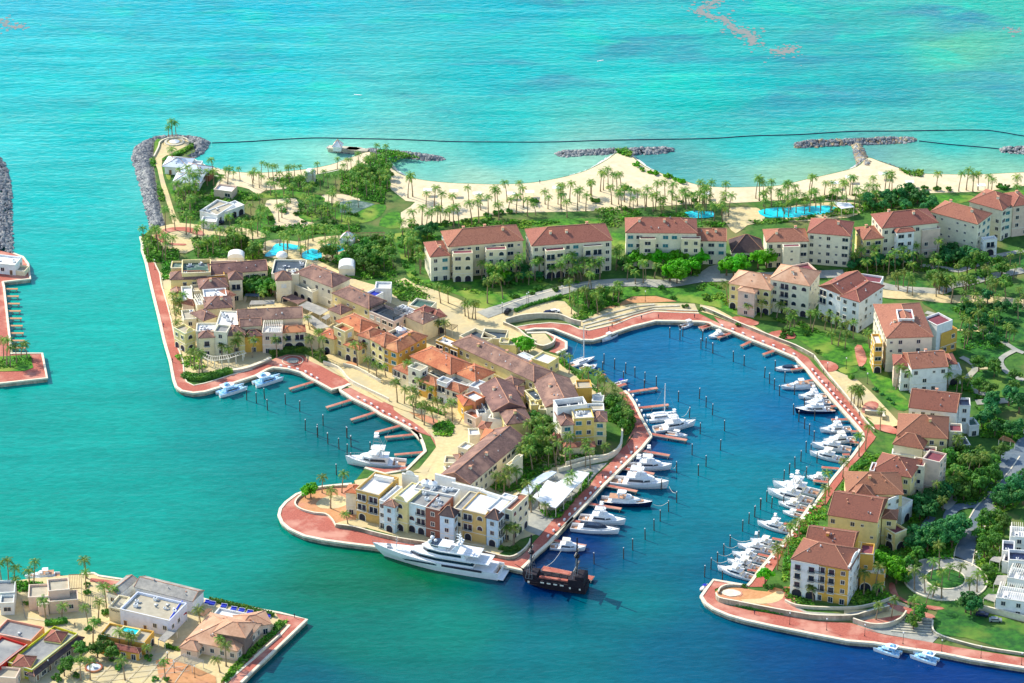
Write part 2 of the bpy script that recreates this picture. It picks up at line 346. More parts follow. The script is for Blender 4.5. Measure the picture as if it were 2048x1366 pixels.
def lv(l):
    LVN[l] = LVN.get(l, 0)+1; return l*.06+LVN[l]*.0021
def sheet(name, mats, s, lvl, sm=0, extra=None, z=None):
    P = gp(s) if isinstance(s, str) else s
    if sm: P = smooth(P, sm, True)
    m = MB(M_[mats] if isinstance(mats, str) else mats); m.sheet(P, (LAND if z is None else z)+lv(lvl)); return struct(name, m)
def path(name, mt, s, wd, lvl, sm=3, h=0.0, z=None):
    P = gp(s) if isinstance(s, str) else s
    if sm: P = smooth(P, sm)
    m = MB(M_[mt]); z0 = LAND if z is None else z
    l_ = lv(lvl); m.ribbon(P, wd, z0+l_ if h == 0 else z0-.3, z0+l_+h); return struct(name, m)
# beach: slope from dry sand down under the water
m = MB([M_['wet'], M_['sand']])
n = len(BEACH); nrm = []
for i in range(n):
    d = BEACH[min(i+1, n-1)]-BEACH[max(i-1, 0)]; d.z = 0; d.normalize(); nrm.append(Vector((-d.y, d.x, 0)))
rows = [(-7, LAND+.06), (-4, LAND-.25), (-1.0, .35), (2.0, 0.06), (6, -.5)]
vs = []
for off, z in rows: vs += [(BEACH[i].x+nrm[i].x*off, BEACH[i].y+nrm[i].y*off, z) for i in range(n)]
m.add(vs, [(r*n+i, r*n+i+1, (r+1)*n+i+1, (r+1)*n+i)[::-1] for r in range(4) for i in range(n-1)], 0)
struct('beach_slope', m)
land_in = []
# sheets on the land
sheet('sand', 'sand', [b-nn*.5 for b, nn in zip(BEACH, nrm) if b.x > at(0+774, 340).x] + gp("Z 2140,372 D 2048,562 1700,612 1300,622 900,642 500,690 0,682 C 1650,700 1400,712 1050,722 700,748 430,772 0,784 B 1450,792 1150,828 900,882 690,902 515,928 520,790 600,740 642,700 560,690 430,590 410,470"), 1)
sheet('sand', 'sand', [b-nn*.5 for b, nn in zip(BEACH, nrm) if at(410, 340).x < b.x < at(0+742, 310).x] + gp("B 260,300 300,350 200,400 60,440 A 1850,420 1700,455 1550,480 1380,490 1240,490 1100,480 900,470 800,450 740,440"), 1)
sheet('sand', 'sand', "A 820,560 960,560 1100,590 1180,640 1240,600 1400,590 1420,560 1250,480 1100,480 900,470", 1, 2)
sheet('sand', 'sand', "A 1250,690 1330,680 1500,670 1530,760 1560,850 1650,880 1640,915 1400,915 1300,880 1240,790", 1, 2)
sheet('sand', 'sand', "A 1700,660 1800,630 2000,650 2048,700 1900,720 1760,700", 1, 2)
for k, s in enumerate(["A 1190,640 1290,600 1480,610 1700,640 1750,690 1600,700 1480,660 1220,665", "A 980,880 1060,820 1240,900 1300,960 1180,970 1000,930", "A 1150,780 1260,740 1330,880 1240,890", "A 1500,800 1640,780 1700,850 1600,870", "A 1810,800 1900,770 2048,800 2048,890 1900,885",
  "B 0,810 130,790 300,720 390,730 380,780 280,860 120,885 0,885", "B 400,800 510,795 515,925 330,900", "B 470,970 700,960 860,1000 860,1060 700,1100 640,1120 640,1340 580,1340 520,1180 480,1060",
  "B 690,905 900,885 1150,830 1280,830 1000,890 800,925", "B 1550,860 2048,845 2048,900 1750,920", "C 0,850 320,845 330,900 0,905", "C 450,960 570,1000 580,1095 480,1095 430,1030",
  "D 1130,650 1600,645 1600,690 1420,720 1280,740 1240,700", "D 1870,625 2048,600 2048,700 1880,650", "A 300,180 340,165 350,250 300,300", "A 390,440 430,450 430,510 400,500", "A 420,560 460,600 480,700 440,650"]):
    sheet('lawn', 'lawn', s, 1, 2)
for s in ["F 1000,20 1150,60 1400,150 1500,230 1600,245 1850,170 2048,80 2048,0 1000,0", "Q 0,420 220,450 200,500 0,490", "Q 700,390 900,350 1080,340 1180,400 1210,480 1040,500 1000,560 900,600 760,600 900,500 720,440", "Q 1180,330 1400,310 1700,330 2048,320 2048,480 1830,455 1700,440 1500,390 1300,395 1230,420",
  "H 0,250 120,270 230,400 420,470 640,520 500,520 300,490 130,420 0,380", "H 640,575 800,570 1000,640 1130,720 1180,820 1100,850 980,820 860,760 700,640", "H 1010,875 1080,850 1150,870 1140,895 1060,905", "H 1180,700 1250,700 1340,830 1420,1000 1520,1100 1520,1165 1440,1170 1300,1030 1200,860",
  "R 1150,480 1600,440 2048,300 2048,420 1640,540 1430,620 1200,600", "R 540,590 940,580 940,670 700,670 540,640", "R 880,820 1180,820 1600,850 2048,860 2048,1365 1100,1365 1200,1150 1200,1060 1000,900", "S 1150,0 1900,0 1780,100 1780,200 1500,200 1350,80", "S 1480,240 1750,230 2048,350 2048,560 1700,540 1500,460",
  "N 690,910 760,760 820,700 940,700 1060,800 1421,900 1421,1130 1200,1080 960,1010 760,990 700,960"]:
    sheet('lawn', 'lawnd' if s[0] in 'RSTN' else 'lawn', s, 1, 2)
# paving
sheet('village_paving', 'cream', "E 190,180 260,210 640,60 1100,100 1500,60 1900,260 2048,300 F 900,180 1150,120 1400,180 1500,240 1620,250 1860,180 2048,110 2048,330 1740,380 1850,430 2000,540 G 900,110 1020,110 1090,200 1000,260 1180,400 1400,520 1500,600 1560,690 1580,800 1400,1130 1250,1260 1100,1340 J 400,560 300,900 500,1200 I 1900,830 1700,970 1100,840 640,720 500,730 430,600 560,500 1100,330 1200,320 1270,170 1240,60 F 1120,1340 960,1210 700,1060 420,920 320,860 150,760 E 1800,1100 1480,950 1430,860 1180,880 1150,940 830,1040 430,1050 400,960 370,860 310,600 260,450 225,300", 2)
sheet('promenade', 'red', "E 95,112 165,110 210,200 225,300 270,450 310,600 345,780 380,870 410,960 420,1080 440,1130 500,1160 600,1140 700,1110 820,1070 1000,1020 1150,950 1200,925 1300,895 1440,905 1490,950 1600,1000 1700,1055 1800,1110 1835,1140 1680,1195 1560,1130 1480,1090 1420,1050 1310,1018 1180,1005 1130,1020 1030,1075 830,1140 700,1180 600,1210 500,1222 400,1205 352,1172 330,1110 300,950 250,780 200,560 160,400 120,230", 3)
sheet('promenade', 'red', "F 360,935 430,922 560,990 700,1050 740,1035 790,1060 800,1110 880,1170 960,1210 1050,1270 1120,1340 1145,1365 I 1190,0 1260,130 1270,170 1200,200 1130,290 1080,310 1035,306 1060,280 1140,200 1178,165 1165,115 1135,40 1075,0 F 1030,1365 1010,1325 960,1285 860,1230 700,1155 600,1090 450,1018", 3)
sheet('promenade', 'red', "I 1040,306 870,335 720,290 725,280 870,300 1035,280", 3)
sheet('promenade', 'red', "I 660,412 620,412 500,422 400,432 300,455 200,492 120,552 80,600 68,650 92,705 150,755 260,805 400,835 560,858 780,885 1100,930 1750,1030 1920,1068 K 300,935 400,840 500,735 700,562 1000,250 1180,60 J 800,1055 950,905 1110,735 1480,372 1570,262 V 430,725 390,652 340,562 290,452 250,392 210,352 160,370 200,430 270,560 300,650 280,740 200,840 J 1410,170 1400,230 1320,340 1240,440 1150,540 1040,640 960,760 900,800 740,960 640,1060 K 700,300 560,480 480,560 400,660 300,760 200,820 100,832 0,800 I 1700,975 1500,930 1100,845 800,785 640,722 490,742 600,640 650,560", 3)
sheet('promenade', 'red', "Q 300,662 430,640 600,625 760,640 850,680 930,690 1150,640 1300,580 1480,530 1740,540 1870,545 1960,590 2048,632 H 100,490 300,560 500,640 650,710 790,790 850,860 950,960 1050,1070 1130,1160 1200,1260 1280,1365 M 1075,740 1060,770 1010,830 960,900 900,960 850,1020 780,1120 720,1200 650,1320 L 1130,130 1060,240 950,380 880,420 800,500 760,600 700,700 620,830 540,830 280,820 210,850 220,930 300,980 500,1030 900,1090 1060,1120 1380,1140 1600,1215 N 70,925 330,990 640,1040 880,1085 1200,1135 1421,1170 1700,1200 1700,1290 1421,1248 1000,1181 780,1136 480,1092 240,1052 L 1350,1290 1000,1222 700,1162 470,1112 330,1072 200,1017 130,967 96,912 130,862 200,772 490,822 520,792 590,692 700,562 840,402 960,232 1030,132 M 540,1340 600,1252 700,1112 800,992 880,902 950,802 970,772 H 1190,1342 1150,1292 1060,1192 960,1082 900,1012 850,962 780,872 700,792 560,732 380,662 240,602 100,555 0,525 Q 1960,625 1880,614 1740,610 1500,606 1300,655 1160,702 1040,750 960,772 870,770 750,722 630,677 470,674 385,690", 3)
sheet('promenade', 'red', "Q 560,712 640,742 735,790 735,845 650,885 590,870 640,830 640,790 600,740", 3)
for s, wd in (("E 1840,1150 1680,1195 1560,1130 1480,1090 1420,1050 1310,1018 1180,1005 1130,1020 1030,1075 830,1140 700,1180 600,1210 500,1222 400,1205 352,1172 330,1110 300,950 250,780 200,560 160,400 120,230 95,110 60,0 A 190,1060 175,1000", 1),
      ("F 420,890 340,935 350,950 450,1018 600,1090 700,1155 860,1230 960,1285 1010,1325 1030,1365 I 1075,0 1135,40 1165,115 1178,165 1140,200 1060,280 1035,306 870,335 720,290", 1),
      ("I 620,412 500,422 400,432 300,455 200,492 120,552 80,600 68,650 92,705 150,755 260,805 400,835 560,858 780,885 1100,930 1750,1030 1920,1068 K 300,935 400,840 500,735 700,562 1000,250 J 560,1290 800,1055 950,905 1110,735 1480,372 1570,262 V 430,725 390,652 340,562 290,452 250,392 210,352", 1),
      ("Q 650,885 735,845 735,790 640,742 560,707 400,712", 1),
      ("Q 385,690 470,674 630,677 750,722 870,770 960,772 1040,750 1160,702 1300,655 1500,606 1740,610 1880,614 1960,625 H 100,555 240,602 380,662 560,732 700,792 780,872 850,962 900,1012 960,1082 1060,1192 1150,1292 1190,1342 M 970,772 950,802 880,902 800,992 700,1112 600,1252 540,1340 L 1030,132 960,232 840,402 700,562 590,692 520,792 490,822", 1),
      ("L 490,822 200,772 130,862 96,912 130,967 200,1017 330,1072 470,1112 700,1162 1000,1222 1350,1290 N 240,1052 480,1092 780,1136 1000,1181 1421,1248 1700,1290", 1)):
    path('quay_coping', 'coping', s, 1.1, 3, 0, .18)
# inner edge lines of the promenades
for s in ["E 165,110 210,200 225,300 270,450 310,600 345,780 380,870 410,960 420,1080 440,1130 500,1160 600,1140 700,1110 820,1070 1000,1020",
          "Q 300,662 430,640 600,625 760,640 850,680 930,690 1150,640 1300,580 1480,530 1740,540 1870,545"]:
    path('promenade_kerb', 'coping', s, .5, 3, 0, .15)
# stepped slopes, plazas
sheet('stepped_terrace', 'cream', "Q 850,600 1100,500 1300,460 1500,455 1830,460 1870,545 1740,540 1480,530 1300,580 1150,640 930,700 850,680 840,640", 2)
for s in ["Q 880,650 1130,580 1330,530 1480,490 1700,480", "Q 870,620 1110,545 1320,490 1490,470", "Q 900,672 1140,612 1310,555 1480,510 1860,525"]: path('terrace_step', 'conc', s, .9, 3, 0, .25)
sheet('terrace_strip', 'ochre', "Q 1100,600 1300,560 1480,518 1480,528 1300,578 1150,635 1090,625", 3)
sheet('terrace_strip', 'ochre', "Q 1590,515 1840,515 1850,532 1600,530", 3)
sheet('sandy_bed', 'ochre', "Q 1220,440 1300,400 1500,395 1680,440 1480,450 1290,455 1100,505 1050,500", 2)
sheet('car_park', 'cream', "Q 170,590 330,500 560,430 720,440 800,520 860,560 740,600 600,575 400,575 230,605", 2)
sheet('forecourt', 'grey', "Q 1840,220 1960,140 2048,120 2048,260", 2)
sheet('terrace_walk', 'cream', "H 0,400 100,420 250,500 400,560 560,650 700,690 850,790 980,880 1150,950 1250,1040 1400,1200 1480,1290 1440,1365 M 1290,640 1200,660 1060,640 980,560 1050,600 900,540 820,400 700,260 600,130 530,30 H 600,690 300,560 100,480 0,450", 2)
for s in ["H 230,500 300,490 430,530 400,555 330,545", "H 490,620 580,590 690,610 690,650 600,650", "H 870,810 960,820 1010,850 1000,880 940,895 900,860", "M 950,530 980,460 1040,440 1095,460 1080,510 1000,540", "M 1060,640 1200,650 1270,700 1230,720 1080,680", "L 800,830 900,860 900,1010 1060,1080 900,1060 640,970 780,920", "N 360,580 400,590 430,680 560,740 770,770 770,790 600,780 400,690 360,640", "N 100,880 280,860 490,830 440,880 300,905 130,900", "N 340,735 560,790 700,830 690,860 420,800", "H 1130,720 1180,700 1220,800 1190,850 1160,850", "F 370,710 470,700 480,750 400,750","L 280,870 330,850 440,870 430,910 320,900"]:
    sheet('plaza_paving', 'ochre' if s[0] in 'F' else 'red', s, 3, 2)
sheet('hotel_paving', 'cream', "A 270,950 350,910 520,880 700,900 900,900 1180,950 1250,1000 1050,1020 800,980 700,1050 560,1140 340,1100 290,1020", 2, 2)
sheet('roundabout_ring', 'red', "A 290,1000 330,950 450,920 600,920 700,950 720,990 640,980 540,950 420,960 370,1000 420,1050 560,1060 540,1075 380,1060", 3, 2)
sheet('pool_deck', 'cream', "A 1200,1060 1350,1020 1520,1040 1700,1000 2000,990 2048,1090 1960,1200 1700,1200 1400,1180 1250,1170", 2, 2)
sheet('pool_deck', 'cream', "C 1380,830 1450,750 1640,750 1700,760 1750,830 1700,880 1600,900 1500,970 1430,900", 2, 2)
sheet('pool_deck', 'cream', "D 0,750 300,710 500,700 650,720 680,780 560,830 480,840 0,870", 2, 2)
for s in ["A 1290,1110 1330,1060 1450,1060 1560,1090 1500,1110 1400,1110 1360,1150 1250,1170 1240,1150", "A 1540,1150 1640,1100 1720,1140 1700,1200 1580,1190", "A 1740,1075 1830,1060 1920,1110 1820,1130 1760,1110", "C 1050,800 1130,780 1300,785 1310,830 1200,840 1080,835", "C 1690,780 1850,750 2048,765 2048,830 1850,835 1750,830", "D 0,760 200,740 400,735 460,770 300,810 0,815"]:
    sheet('swimming_pool', 'pool', s, 3.5, 2)
sheet('tennis_court', 'dgreen', "B 0,700 120,680 300,720 120,800 0,790", 2)
# roads
path('road', 'cream', "F 850,0 960,60 1060,90 1200,140 1350,200 1500,280", 5, 3)
path('road', 'grey', "Q 20,560 130,520 250,485 500,400 800,325 1050,290 1300,280 1600,290 1850,250 2048,240 R 0,500", 7, 3)
path('road_kerb', 'coping', "Q 170,500 250,465 500,382 800,312 1000,275", .5, 4, 3, .12)
path('road', 'cream', "R 250,690 530,740 800,750 1130,790 1400,790 1700,800 2048,840 2300,860", 7, 3)
path('road', 'grey', "R 200,560 540,660 900,690 1130,700 1200,640 1430,600 1640,540 2048,460", 5, 3)
path('path', 'grey', "R 880,400 1000,425 1150,440 1300,470 1450,420 1600,370 1700,310 2048,240", 3, 3)
path('path', 'grey', "R 930,940 1030,970 1150,1030 1195,1100 1160,1180", 2.6, 3)
path('path', 'cream', "R 1200,1145 1390,1145 1600,1160", 1.2, 3)
path('path', 'grey', "R 1500,1080 1680,1200 S 1780,-110 1950,0 2048,40", 2.2, 3)
path('path', 'grey', "S 1960,0 1800,90 1790,180 1900,290 2048,350", 2.4, 3)
path('path', 'cream', "S 1780,210 1540,215", 1.8, 3)
path('path', 'grey', "S 1330,85 1420,130 1500,210 1400,330 1430,420 1540,500 1680,500", 2.6, 3)
path('road', 'grey', "S 1500,600 1700,590 2048,570", 4, 3)
path('road', 'road', "S 2200,900 2048,1180 T 1640,300 1480,490 1300,760 1150,1100 1060,1330 N 945,400", 9, 3)
for s in ["T 1660,190 1540,360 1390,530 1270,660 1140,800 1010,1040 930,1230 N 870,370", "T 1280,940 1200,1180 1140,1366 N 1050,260 1020,400 1010,450"]: path('road_kerb', 'coping', s, .45, 4, 2, .14)
path('path', 'road', "T 1620,130 1500,180 1440,260 1500,330 1540,370", 4, 3); path('path', 'road', "T 1170,740 1000,760 900,800 850,880 860,980", 4, 3)
path('path', 'road', "T 520,1110 600,960 660,880", 3, 3); path('path', 'grey', "T 900,560 930,640 860,740 800,790", 3, 3)
c0 = at(1688+800/3.947, 1020+548/3.947, LAND)
def disc(name, mt, c, r, lvl, r0=0, n=40, h=0):
    m = MB(M_[mt]); z = c.z+lv(lvl)
    if r0: m.ribbon([c+Vector((math.cos(2*PI*i/n)*(r+r0)/2, math.sin(2*PI*i/n)*(r+r0)/2, 0)) for i in range(n+1)], r-r0, z if not h else c.z, z+h)
    else: m.sheet([c+Vector((math.cos(2*PI*i/n)*r, math.sin(2*PI*i/n)*r, 0)) for i in range(n)], z)
    return struct(name, m)
disc('roundabout', 'grey', c0, 14, 4); disc('roundabout_kerb', 'coping', c0, 14.3, 4, 13.8, h=.14); disc('roundabout_kerb', 'coping', c0, 7, 5, 6.5, h=.2); disc('lawn', 'lawnd', c0, 6.6, 6)
sheet('stepped_slope', 'grey', "N 480,860 640,840 700,860 690,930 760,990 700,1050 330,985 70,925 130,900 300,915 440,890", 2)
sheet('forecourt', 'cream', "N 0,790 200,790 400,710 520,760 480,830 280,860 100,880 0,870", 2)
for i in range(6): path('terrace_step', 'conc', f"N {470-i*20},{870+i*18} {690},{880+i*22}", .5, 3, 0, .2)
# red circle of the west quay and round plaza of the tip
p = at(270+1345/4.2667, 500+948/4.2667, LAND)
disc('plaza_circle', 'coping', p, 4.1, 5, 3.8); disc('plaza_circle', 'grey', p, 2.3, 5)
sheet('plaza_circle', 'cream', "I 350,560 400,520 480,500 560,510 590,560 520,595 420,600 370,590", 4, 3)
sheet('plaza_circle', 'cream', "I 490,720 570,690 660,690 740,745 600,735", 4, 2)
sheet('plaza_circle', 'cream', "L 430,940 600,930 740,870 800,880 790,930 700,970 520,975", 4, 2)
sheet('plaza_circle', 'coping', "L 260,880 330,850 420,870 430,900 340,915", 5, 2)
# headland path
sheet('headland_paving', 'cream', "A 350,200 420,165 540,165 590,200 560,240 450,290 360,330 370,480 420,640 470,800 510,880 450,880 410,740 350,560 320,420 290,330 320,240", 2, 2)
sheet('shrub_strip', 'lawn', "A 440,290 560,230 625,200 620,240 520,290 380,345 360,335", 3, 2)
disc('plaza_circle', 'conc', at(240+465/4.2667, 240+190/4.2667, LAND), 4.4, 4, 3.4, h=.3); disc('plaza_circle', 'white', at(240+465/4.2667, 240+188/4.2667, LAND), 2.2, 5)
# village promenade curve
path('promenade_walk', 'cream', "E 1640,900 F 150,600 280,700 420,800 560,880 680,960 800,1030 950,1090 1130,1130 1250,1180 1370,1200", 7, 5)
sheet('planted_bed', 'ochre', "F 900,1100 1000,1100 1230,1160 1200,1230 1150,1250 960,1150", 4, 2)
# second and third land pieces
def island(s, name='quay_ground', mt='cream'):
    P = gp(s); m = MB([M_[mt], M_['stain']]); m.prism([(p.x, p.y) for p in P], -3, LAND, 0, 1); struct(name, m)
ISL = "O -300,330 0,345 250,300 450,280 800,250 960,235 1010,265 1330,310 1990,480 P 860,475 1020,515 1750,645 2020,712 1340,1365 1250,1500 O -300,1700"
island(ISL)
sheet('promenade', 'red', "O 930,290 1280,330 1240,350 1140,360 1130,395 1060,390 1060,360 1000,330 920,325", 2)
sheet('promenade', 'red', "P 1700,655 2010,712 1740,960 1600,1110 1330,1365 1130,1365 1500,1060 1720,860 1830,760 1740,720", 2)
for s in ["O 830,245 960,240 1010,268 1330,315 1990,485 P 860,480 1020,520 1750,650 2015,714 1340,1360", "P 1180,1366 1480,1110 1740,880 1840,770"]: path('quay_coping', 'coping', s, .9, 2, 0, .15)
sheet('square_paving', 'ochre', "P 470,1140 560,1100 820,1180 1080,1300 1090,1365 600,1365 500,1300", 2, 0)
sheet('square_paving', 'cream', "P 850,780 900,790 850,870 720,950 600,930 700,830", 2, 0)
for i in range(8):
    path('paving_band', 'conc', f"O {600+i*170},{1365} {1000+i*150},{1050-i*6}", .25, 3, 0)
for i in range(5): path('paving_band', 'conc', f"O {700+i*60},{1180+i*45} {1700+i*60},{1060+i*45}", .25, 3.3, 0)
path('paving_band', 'conc', "O 220,500 260,700 520,740", .3, 3, 0)
island("U -60,560 75,590 130,610 160,650 172,735 15,752 22,780 65,1165 65,1160 180,1160 240,1160 268,1300 0,1330 -80,1335", 'quay_ground', 'red')
sheet('lawn', 'lawn', "U -60,1180 40,1175 170,1165 190,1240 140,1260 0,1262 -60,1262", 1)
for s in ["U 15,752 22,780 65,1165", "U 65,1160 240,1160 268,1300 0,1330", "U 75,590 130,610 160,650 172,735 15,752"]: path('quay_coping', 'coping', s, .9, 1, 0, .15)
# ------------------------------------------------------------------ rocks
def icos():
    bm = __import__('bmesh').new(); __import__('bmesh').ops.create_icosphere(bm, subdivisions=1, radius=1); v = [x.co.copy() for x in bm.verts]; f = [[y.index for y in x.verts] for x in bm.faces]; bm.free(); return v, f
IV, IF = icos()
def rocks(s, n, hf, label, r=(.5, 1.15), mt=('rock', 'rockw'), seed=1, crest=None, core=True):
    R = random.Random(seed); P = gp(s, 0); xy = [(p.x, p.y) for p in P]
    x0, x1 = min(a for a, b in xy), max(a for a, b in xy); y0, y1 = min(b for a, b in xy), max(b for a, b in xy)
    def edged(x, y):
        best = 1e9
        for i in range(len(xy)):
            a, b = xy[i], xy[(i+1) % len(xy)]; dx, dy = b[0]-a[0], b[1]-a[1]; L = dx*dx+dy*dy
            t = max(0, min(1, ((x-a[0])*dx+(y-a[1])*dy)/L)) if L else 0
            best = min(best, math.hypot(x-a[0]-t*dx, y-a[1]-t*dy))
        return best
    mb = MB([M_[mt[0]], M_[mt[1]]]); k = 0; g = 0; n = int(n*1.6)
    while k < n and g < n*60:
        g += 1; x, y = R.uniform(x0, x1), R.uniform(y0, y1)
        if not inside(x, y, xy): continue
        z = min(hf, edged(x, y)*.55)-.3; rr = R.uniform(*r)
        sx, sy, sz = rr*R.uniform(.7, 1.3), rr*R.uniform(.7, 1.3), rr*R.uniform(.6, 1); a = R.uniform(0, 6.28)
        vs = []
        for v in IV:
            q = v*R.uniform(.8, 1.15); X, Y = q.x*sx, q.y*sy
            vs.append((x+X*math.cos(a)-Y*math.sin(a), y+X*math.sin(a)+Y*math.cos(a), z+q.z*sz))
        mb.add(vs, IF, 0 if R.random() < .72 else 1); k += 1
    o = mb.build('rock_armour'); tag(o, label, 'rocks', kind='stuff')
rocks("A 770,190 700,160 600,142 450,132 300,148 200,190 125,240 105,330 130,420 160,520 190,620 220,760 245,860 265,930 400,925 380,830 355,700 325,560 300,400 290,300 295,190 330,165 430,150 560,165 625,205 640,260 560,300 560,330 620,330 700,290 740,240", 2100, 2.0, 'grey boulder armour around the western headland and its curved tip', seed=2)
rocks("A 1760,235 1780,225 1900,250 2048,260 B 260,250 560,275 750,300 880,320 900,335 850,350 700,345 560,325 350,310 A 2048,300 1900,280 1780,270", 420, 1.8, 'low rock groyne with green scrub, first one east of the headland', seed=3)
rocks("B 1840,285 1900,270 2048,262 C 0,270 300,258 480,250 700,245 900,235 975,250 970,270 850,288 640,300 450,290 200,305 0,318 B 1900,318 1845,305", 420, 1.8, 'straight rock breakwater off the sandy point mid beach', seed=4)
rocks("D 80,205 200,180 580,170 850,155 1100,155 1145,175 1080,195 700,212 660,215 700,330 780,380 780,420 660,440 640,440 610,330 590,215 300,232 100,238", 700, 1.9, 'T shaped rock groyne with a tan stem joining the beach', mt=('rock', 'rock2'), seed=5)
rocks("D 585,205 655,200 712,330 790,385 765,432 655,448 620,350", 230, 1.7, 'tan stone stem of the T shaped groyne running up the beach', mt=('rock2', 'rock'), seed=15)
rocks("D 1840,250 1880,235 2048,232 2300,235 2300,290 2048,292 1860,280", 200, 1.8, 'rock breakwater cut by the right edge of the picture', seed=6)
rocks("U -80,30 0,40 30,80 60,180 68,250 70,450 75,590 0,590 -80,590", 900, 2.2, 'grey boulder breakwater at the far left edge', seed=7)
rocks("C 640,330 690,400 850,480 1000,530 1070,550 1300,585 1640,590 1640,598 1300,596 1060,562 850,500 690,420 620,350", 160, .9, 'thin line of small dark stones along the lagoon edge', (.3, .7), ('rock', 'rock'), 8)
rocks("D 720,335 800,350 900,375 980,405 980,415 880,390 780,365 720,345", 60, .9, 'short line of stones curving from the T groyne to the scrub', (.3, .7), ('rock', 'rock'), 9)
# wave bed floor under groynes is not needed: rocks stand in the water

sheet('tip_plaza', 'ochre', "I 500,735 470,690 420,650 330,635 235,605 200,570 225,525 300,475 400,450 500,440 600,437 655,455 660,560 650,690 640,722", 3.5, 0)

sheet('point_plaza', 'ochre', "L 225,925 215,870 280,835 440,835 560,860 660,870 700,830 790,850 820,900 800,960 900,1010 1000,1060 700,1030 400,980", 2.5, 0)
sheet('point_walk', 'grey', "L 820,965 1000,1040 1300,1060 1500,1030 1750,940 1790,985 1500,1108 1200,1108 900,1080", 2.5, 0)

m = MB(M_['dwhite']); R_ = random.Random(5)
for i in range(3, n-1):
    w0, w1 = R_.uniform(.1, .9), R_.uniform(.1, .9); p, q = BEACH[i-1]+nrm[i-1]*2.2, BEACH[i]+nrm[i]*2.2
    if R_.random() < .75: m.add([(p.x, p.y, .1), (p.x+nrm[i].x*w0, p.y+nrm[i].y*w0, .1), (q.x+nrm[i].x*w1, q.y+nrm[i].y*w1, .1), (q.x, q.y, .1)], [(3, 2, 1, 0), ])
tag(m.build('surf_foam'), 'thin broken line of foam where the sea meets the beach', 'foam', kind='stuff')

sheet('restaurant_paving', 'grey', "J 300,880 400,700 600,600 900,555 1150,515 1010,650 740,950 600,1090 480,1230 350,1180 300,1050", 2.5, 0)
sheet('lane_paving', 'cream', "I 1190,330 1280,180 1262,130 1205,205 1130,295 1085,318", 2.5, 0); sheet('lane_paving', 'cream', "I 640,385 870,345 1080,325 1200,335 1000,420 650,425", 2.5, 0)
# ------------------------------------------------------------------ plants
def palm_meshes(v):
    R = random.Random(100+v); H = [7.2, 8.2, 6.4, 9.2, 5.2][v]; bend = R.uniform(.3, 1.1); ba = R.uniform(0, 6.28)
    t = MB(M_['trunk']); pts = [Vector((math.cos(ba)*bend*(k/6)**2, math.sin(ba)*bend*(k/6)**2, H*k/6)) for k in range(7)]
    for k in range(6): t.cyl(pts[k], pts[k+1], .26-.022*k if k else .34, .26-.022*(k+1), 6, cap=(k in (0, 5)))
    top = pts[-1]; f = MB([M_['frond']])
    nf = 15
    for i in range(nf):
        a = 2*PI*i/nf*1.0+R.uniform(-.2, .2)+(i % 3)*.1; el = [1.1, .62, .2][i % 3]+R.uniform(-.15, .15); Ln = R.uniform(2.6, 3.3)
        p = top.copy(); d = Vector((math.cos(a)*math.cos(el), math.sin(a)*math.cos(el), math.sin(el))); side = Vector((-math.sin(a), math.cos(a), 0)); seg = 7
        for k in range(seg):
            q = p+d*(Ln/seg); wv = .42*math.sin(PI*(k+.8)/(seg+1.2))+.1
            for sgn in (1, -1):
                o = side*sgn*wv; dr = Vector((0, 0, -wv*.55)); fw = d*.28
                f.add([p, p+(q-p)*.62, p+(q-p)*.62+o+dr+fw, p+(q-p)*.12+o*1.02+dr+fw], [(0, 1, 2, 3)] if sgn > 0 else [(3, 2, 1, 0)])
            p = q; el -= (.2+.055*k); d = Vector((math.cos(a)*math.cos(el), math.sin(a)*math.cos(el), math.sin(el)))
    return t.mesh('trunk'), f.mesh('fronds')
PALM = [palm_meshes(i) for i in range(5)]
def crown_mesh(name, v, mt, rad, hz, zc, clumps, per, lf, seed, squash=.75):
    R = random.Random(seed); m = MB(M_[mt])
    for c in range(clumps):
        a = R.uniform(0, 6.28); rr = rad*math.sqrt(R.random())*.88; cz = zc+hz*R.uniform(-.5, .6)*(1-rr/rad*.5); cr = rad*R.uniform(.24, .46)
        cc = Vector((rr*math.cos(a), rr*math.sin(a), cz))
        for k in range(per):
            n = Vector((R.gauss(0, 1), R.gauss(0, 1), R.gauss(.25, 1))).normalized(); p = cc+Vector((n.x, n.y, n.z*squash))*cr*R.uniform(.75, 1.05)
            nn = (n+Vector((R.uniform(-.7, .7), R.uniform(-.7, .7), R.uniform(-.4, .8)))).normalized(); x = nn.orthogonal().normalized(); y = nn.cross(x); s = lf*R.uniform(.6, 1.3); th = R.uniform(0, 6.28)
            x, y = x*math.cos(th)+y*math.sin(th), y*math.cos(th)-x*math.sin(th)
            m.add([p-x*s-y*s*.6, p+x*s-y*s*.6, p+x*s*.7+y*s*.7, p-x*s*.7+y*s*.7], [(0, 1, 2, 3)])
    return m.mesh(name)
def limb_mesh(H, rad, seed):
    R = random.Random(seed); m = MB(M_['bark']); m.cyl((0, 0, -.2), (0, 0, H*.45), .32, .22, 7)
    for i in range(5):
        a = i*1.26+R.uniform(-.3, .3); m.cyl((0, 0, H*.42), (rad*.55*math.cos(a), rad*.55*math.sin(a), H*R.uniform(.65, .85)), .17, .06, 5)
    return m.mesh('trunk')
TREE = {}
for kind, mt in (('bright', 'leafb'), ('mid', 'leaf'), ('deep', 'leafd')):
    TREE[kind] = [(limb_mesh(6.5, 3.2, i), crown_mesh('crown', i, mt, 3.3, 3.6, 4.6, 15, 62, .32, 50+i)) for i in range(3)]
SHRUB = {k: [crown_mesh('shrub', i, mt, 1.1, .8, .55, 5, 45, .2, 80+i) for i in range(2)] for k, mt in (('bright', 'leafb'), ('mid', 'leaf'), ('deep', 'leafd'))}
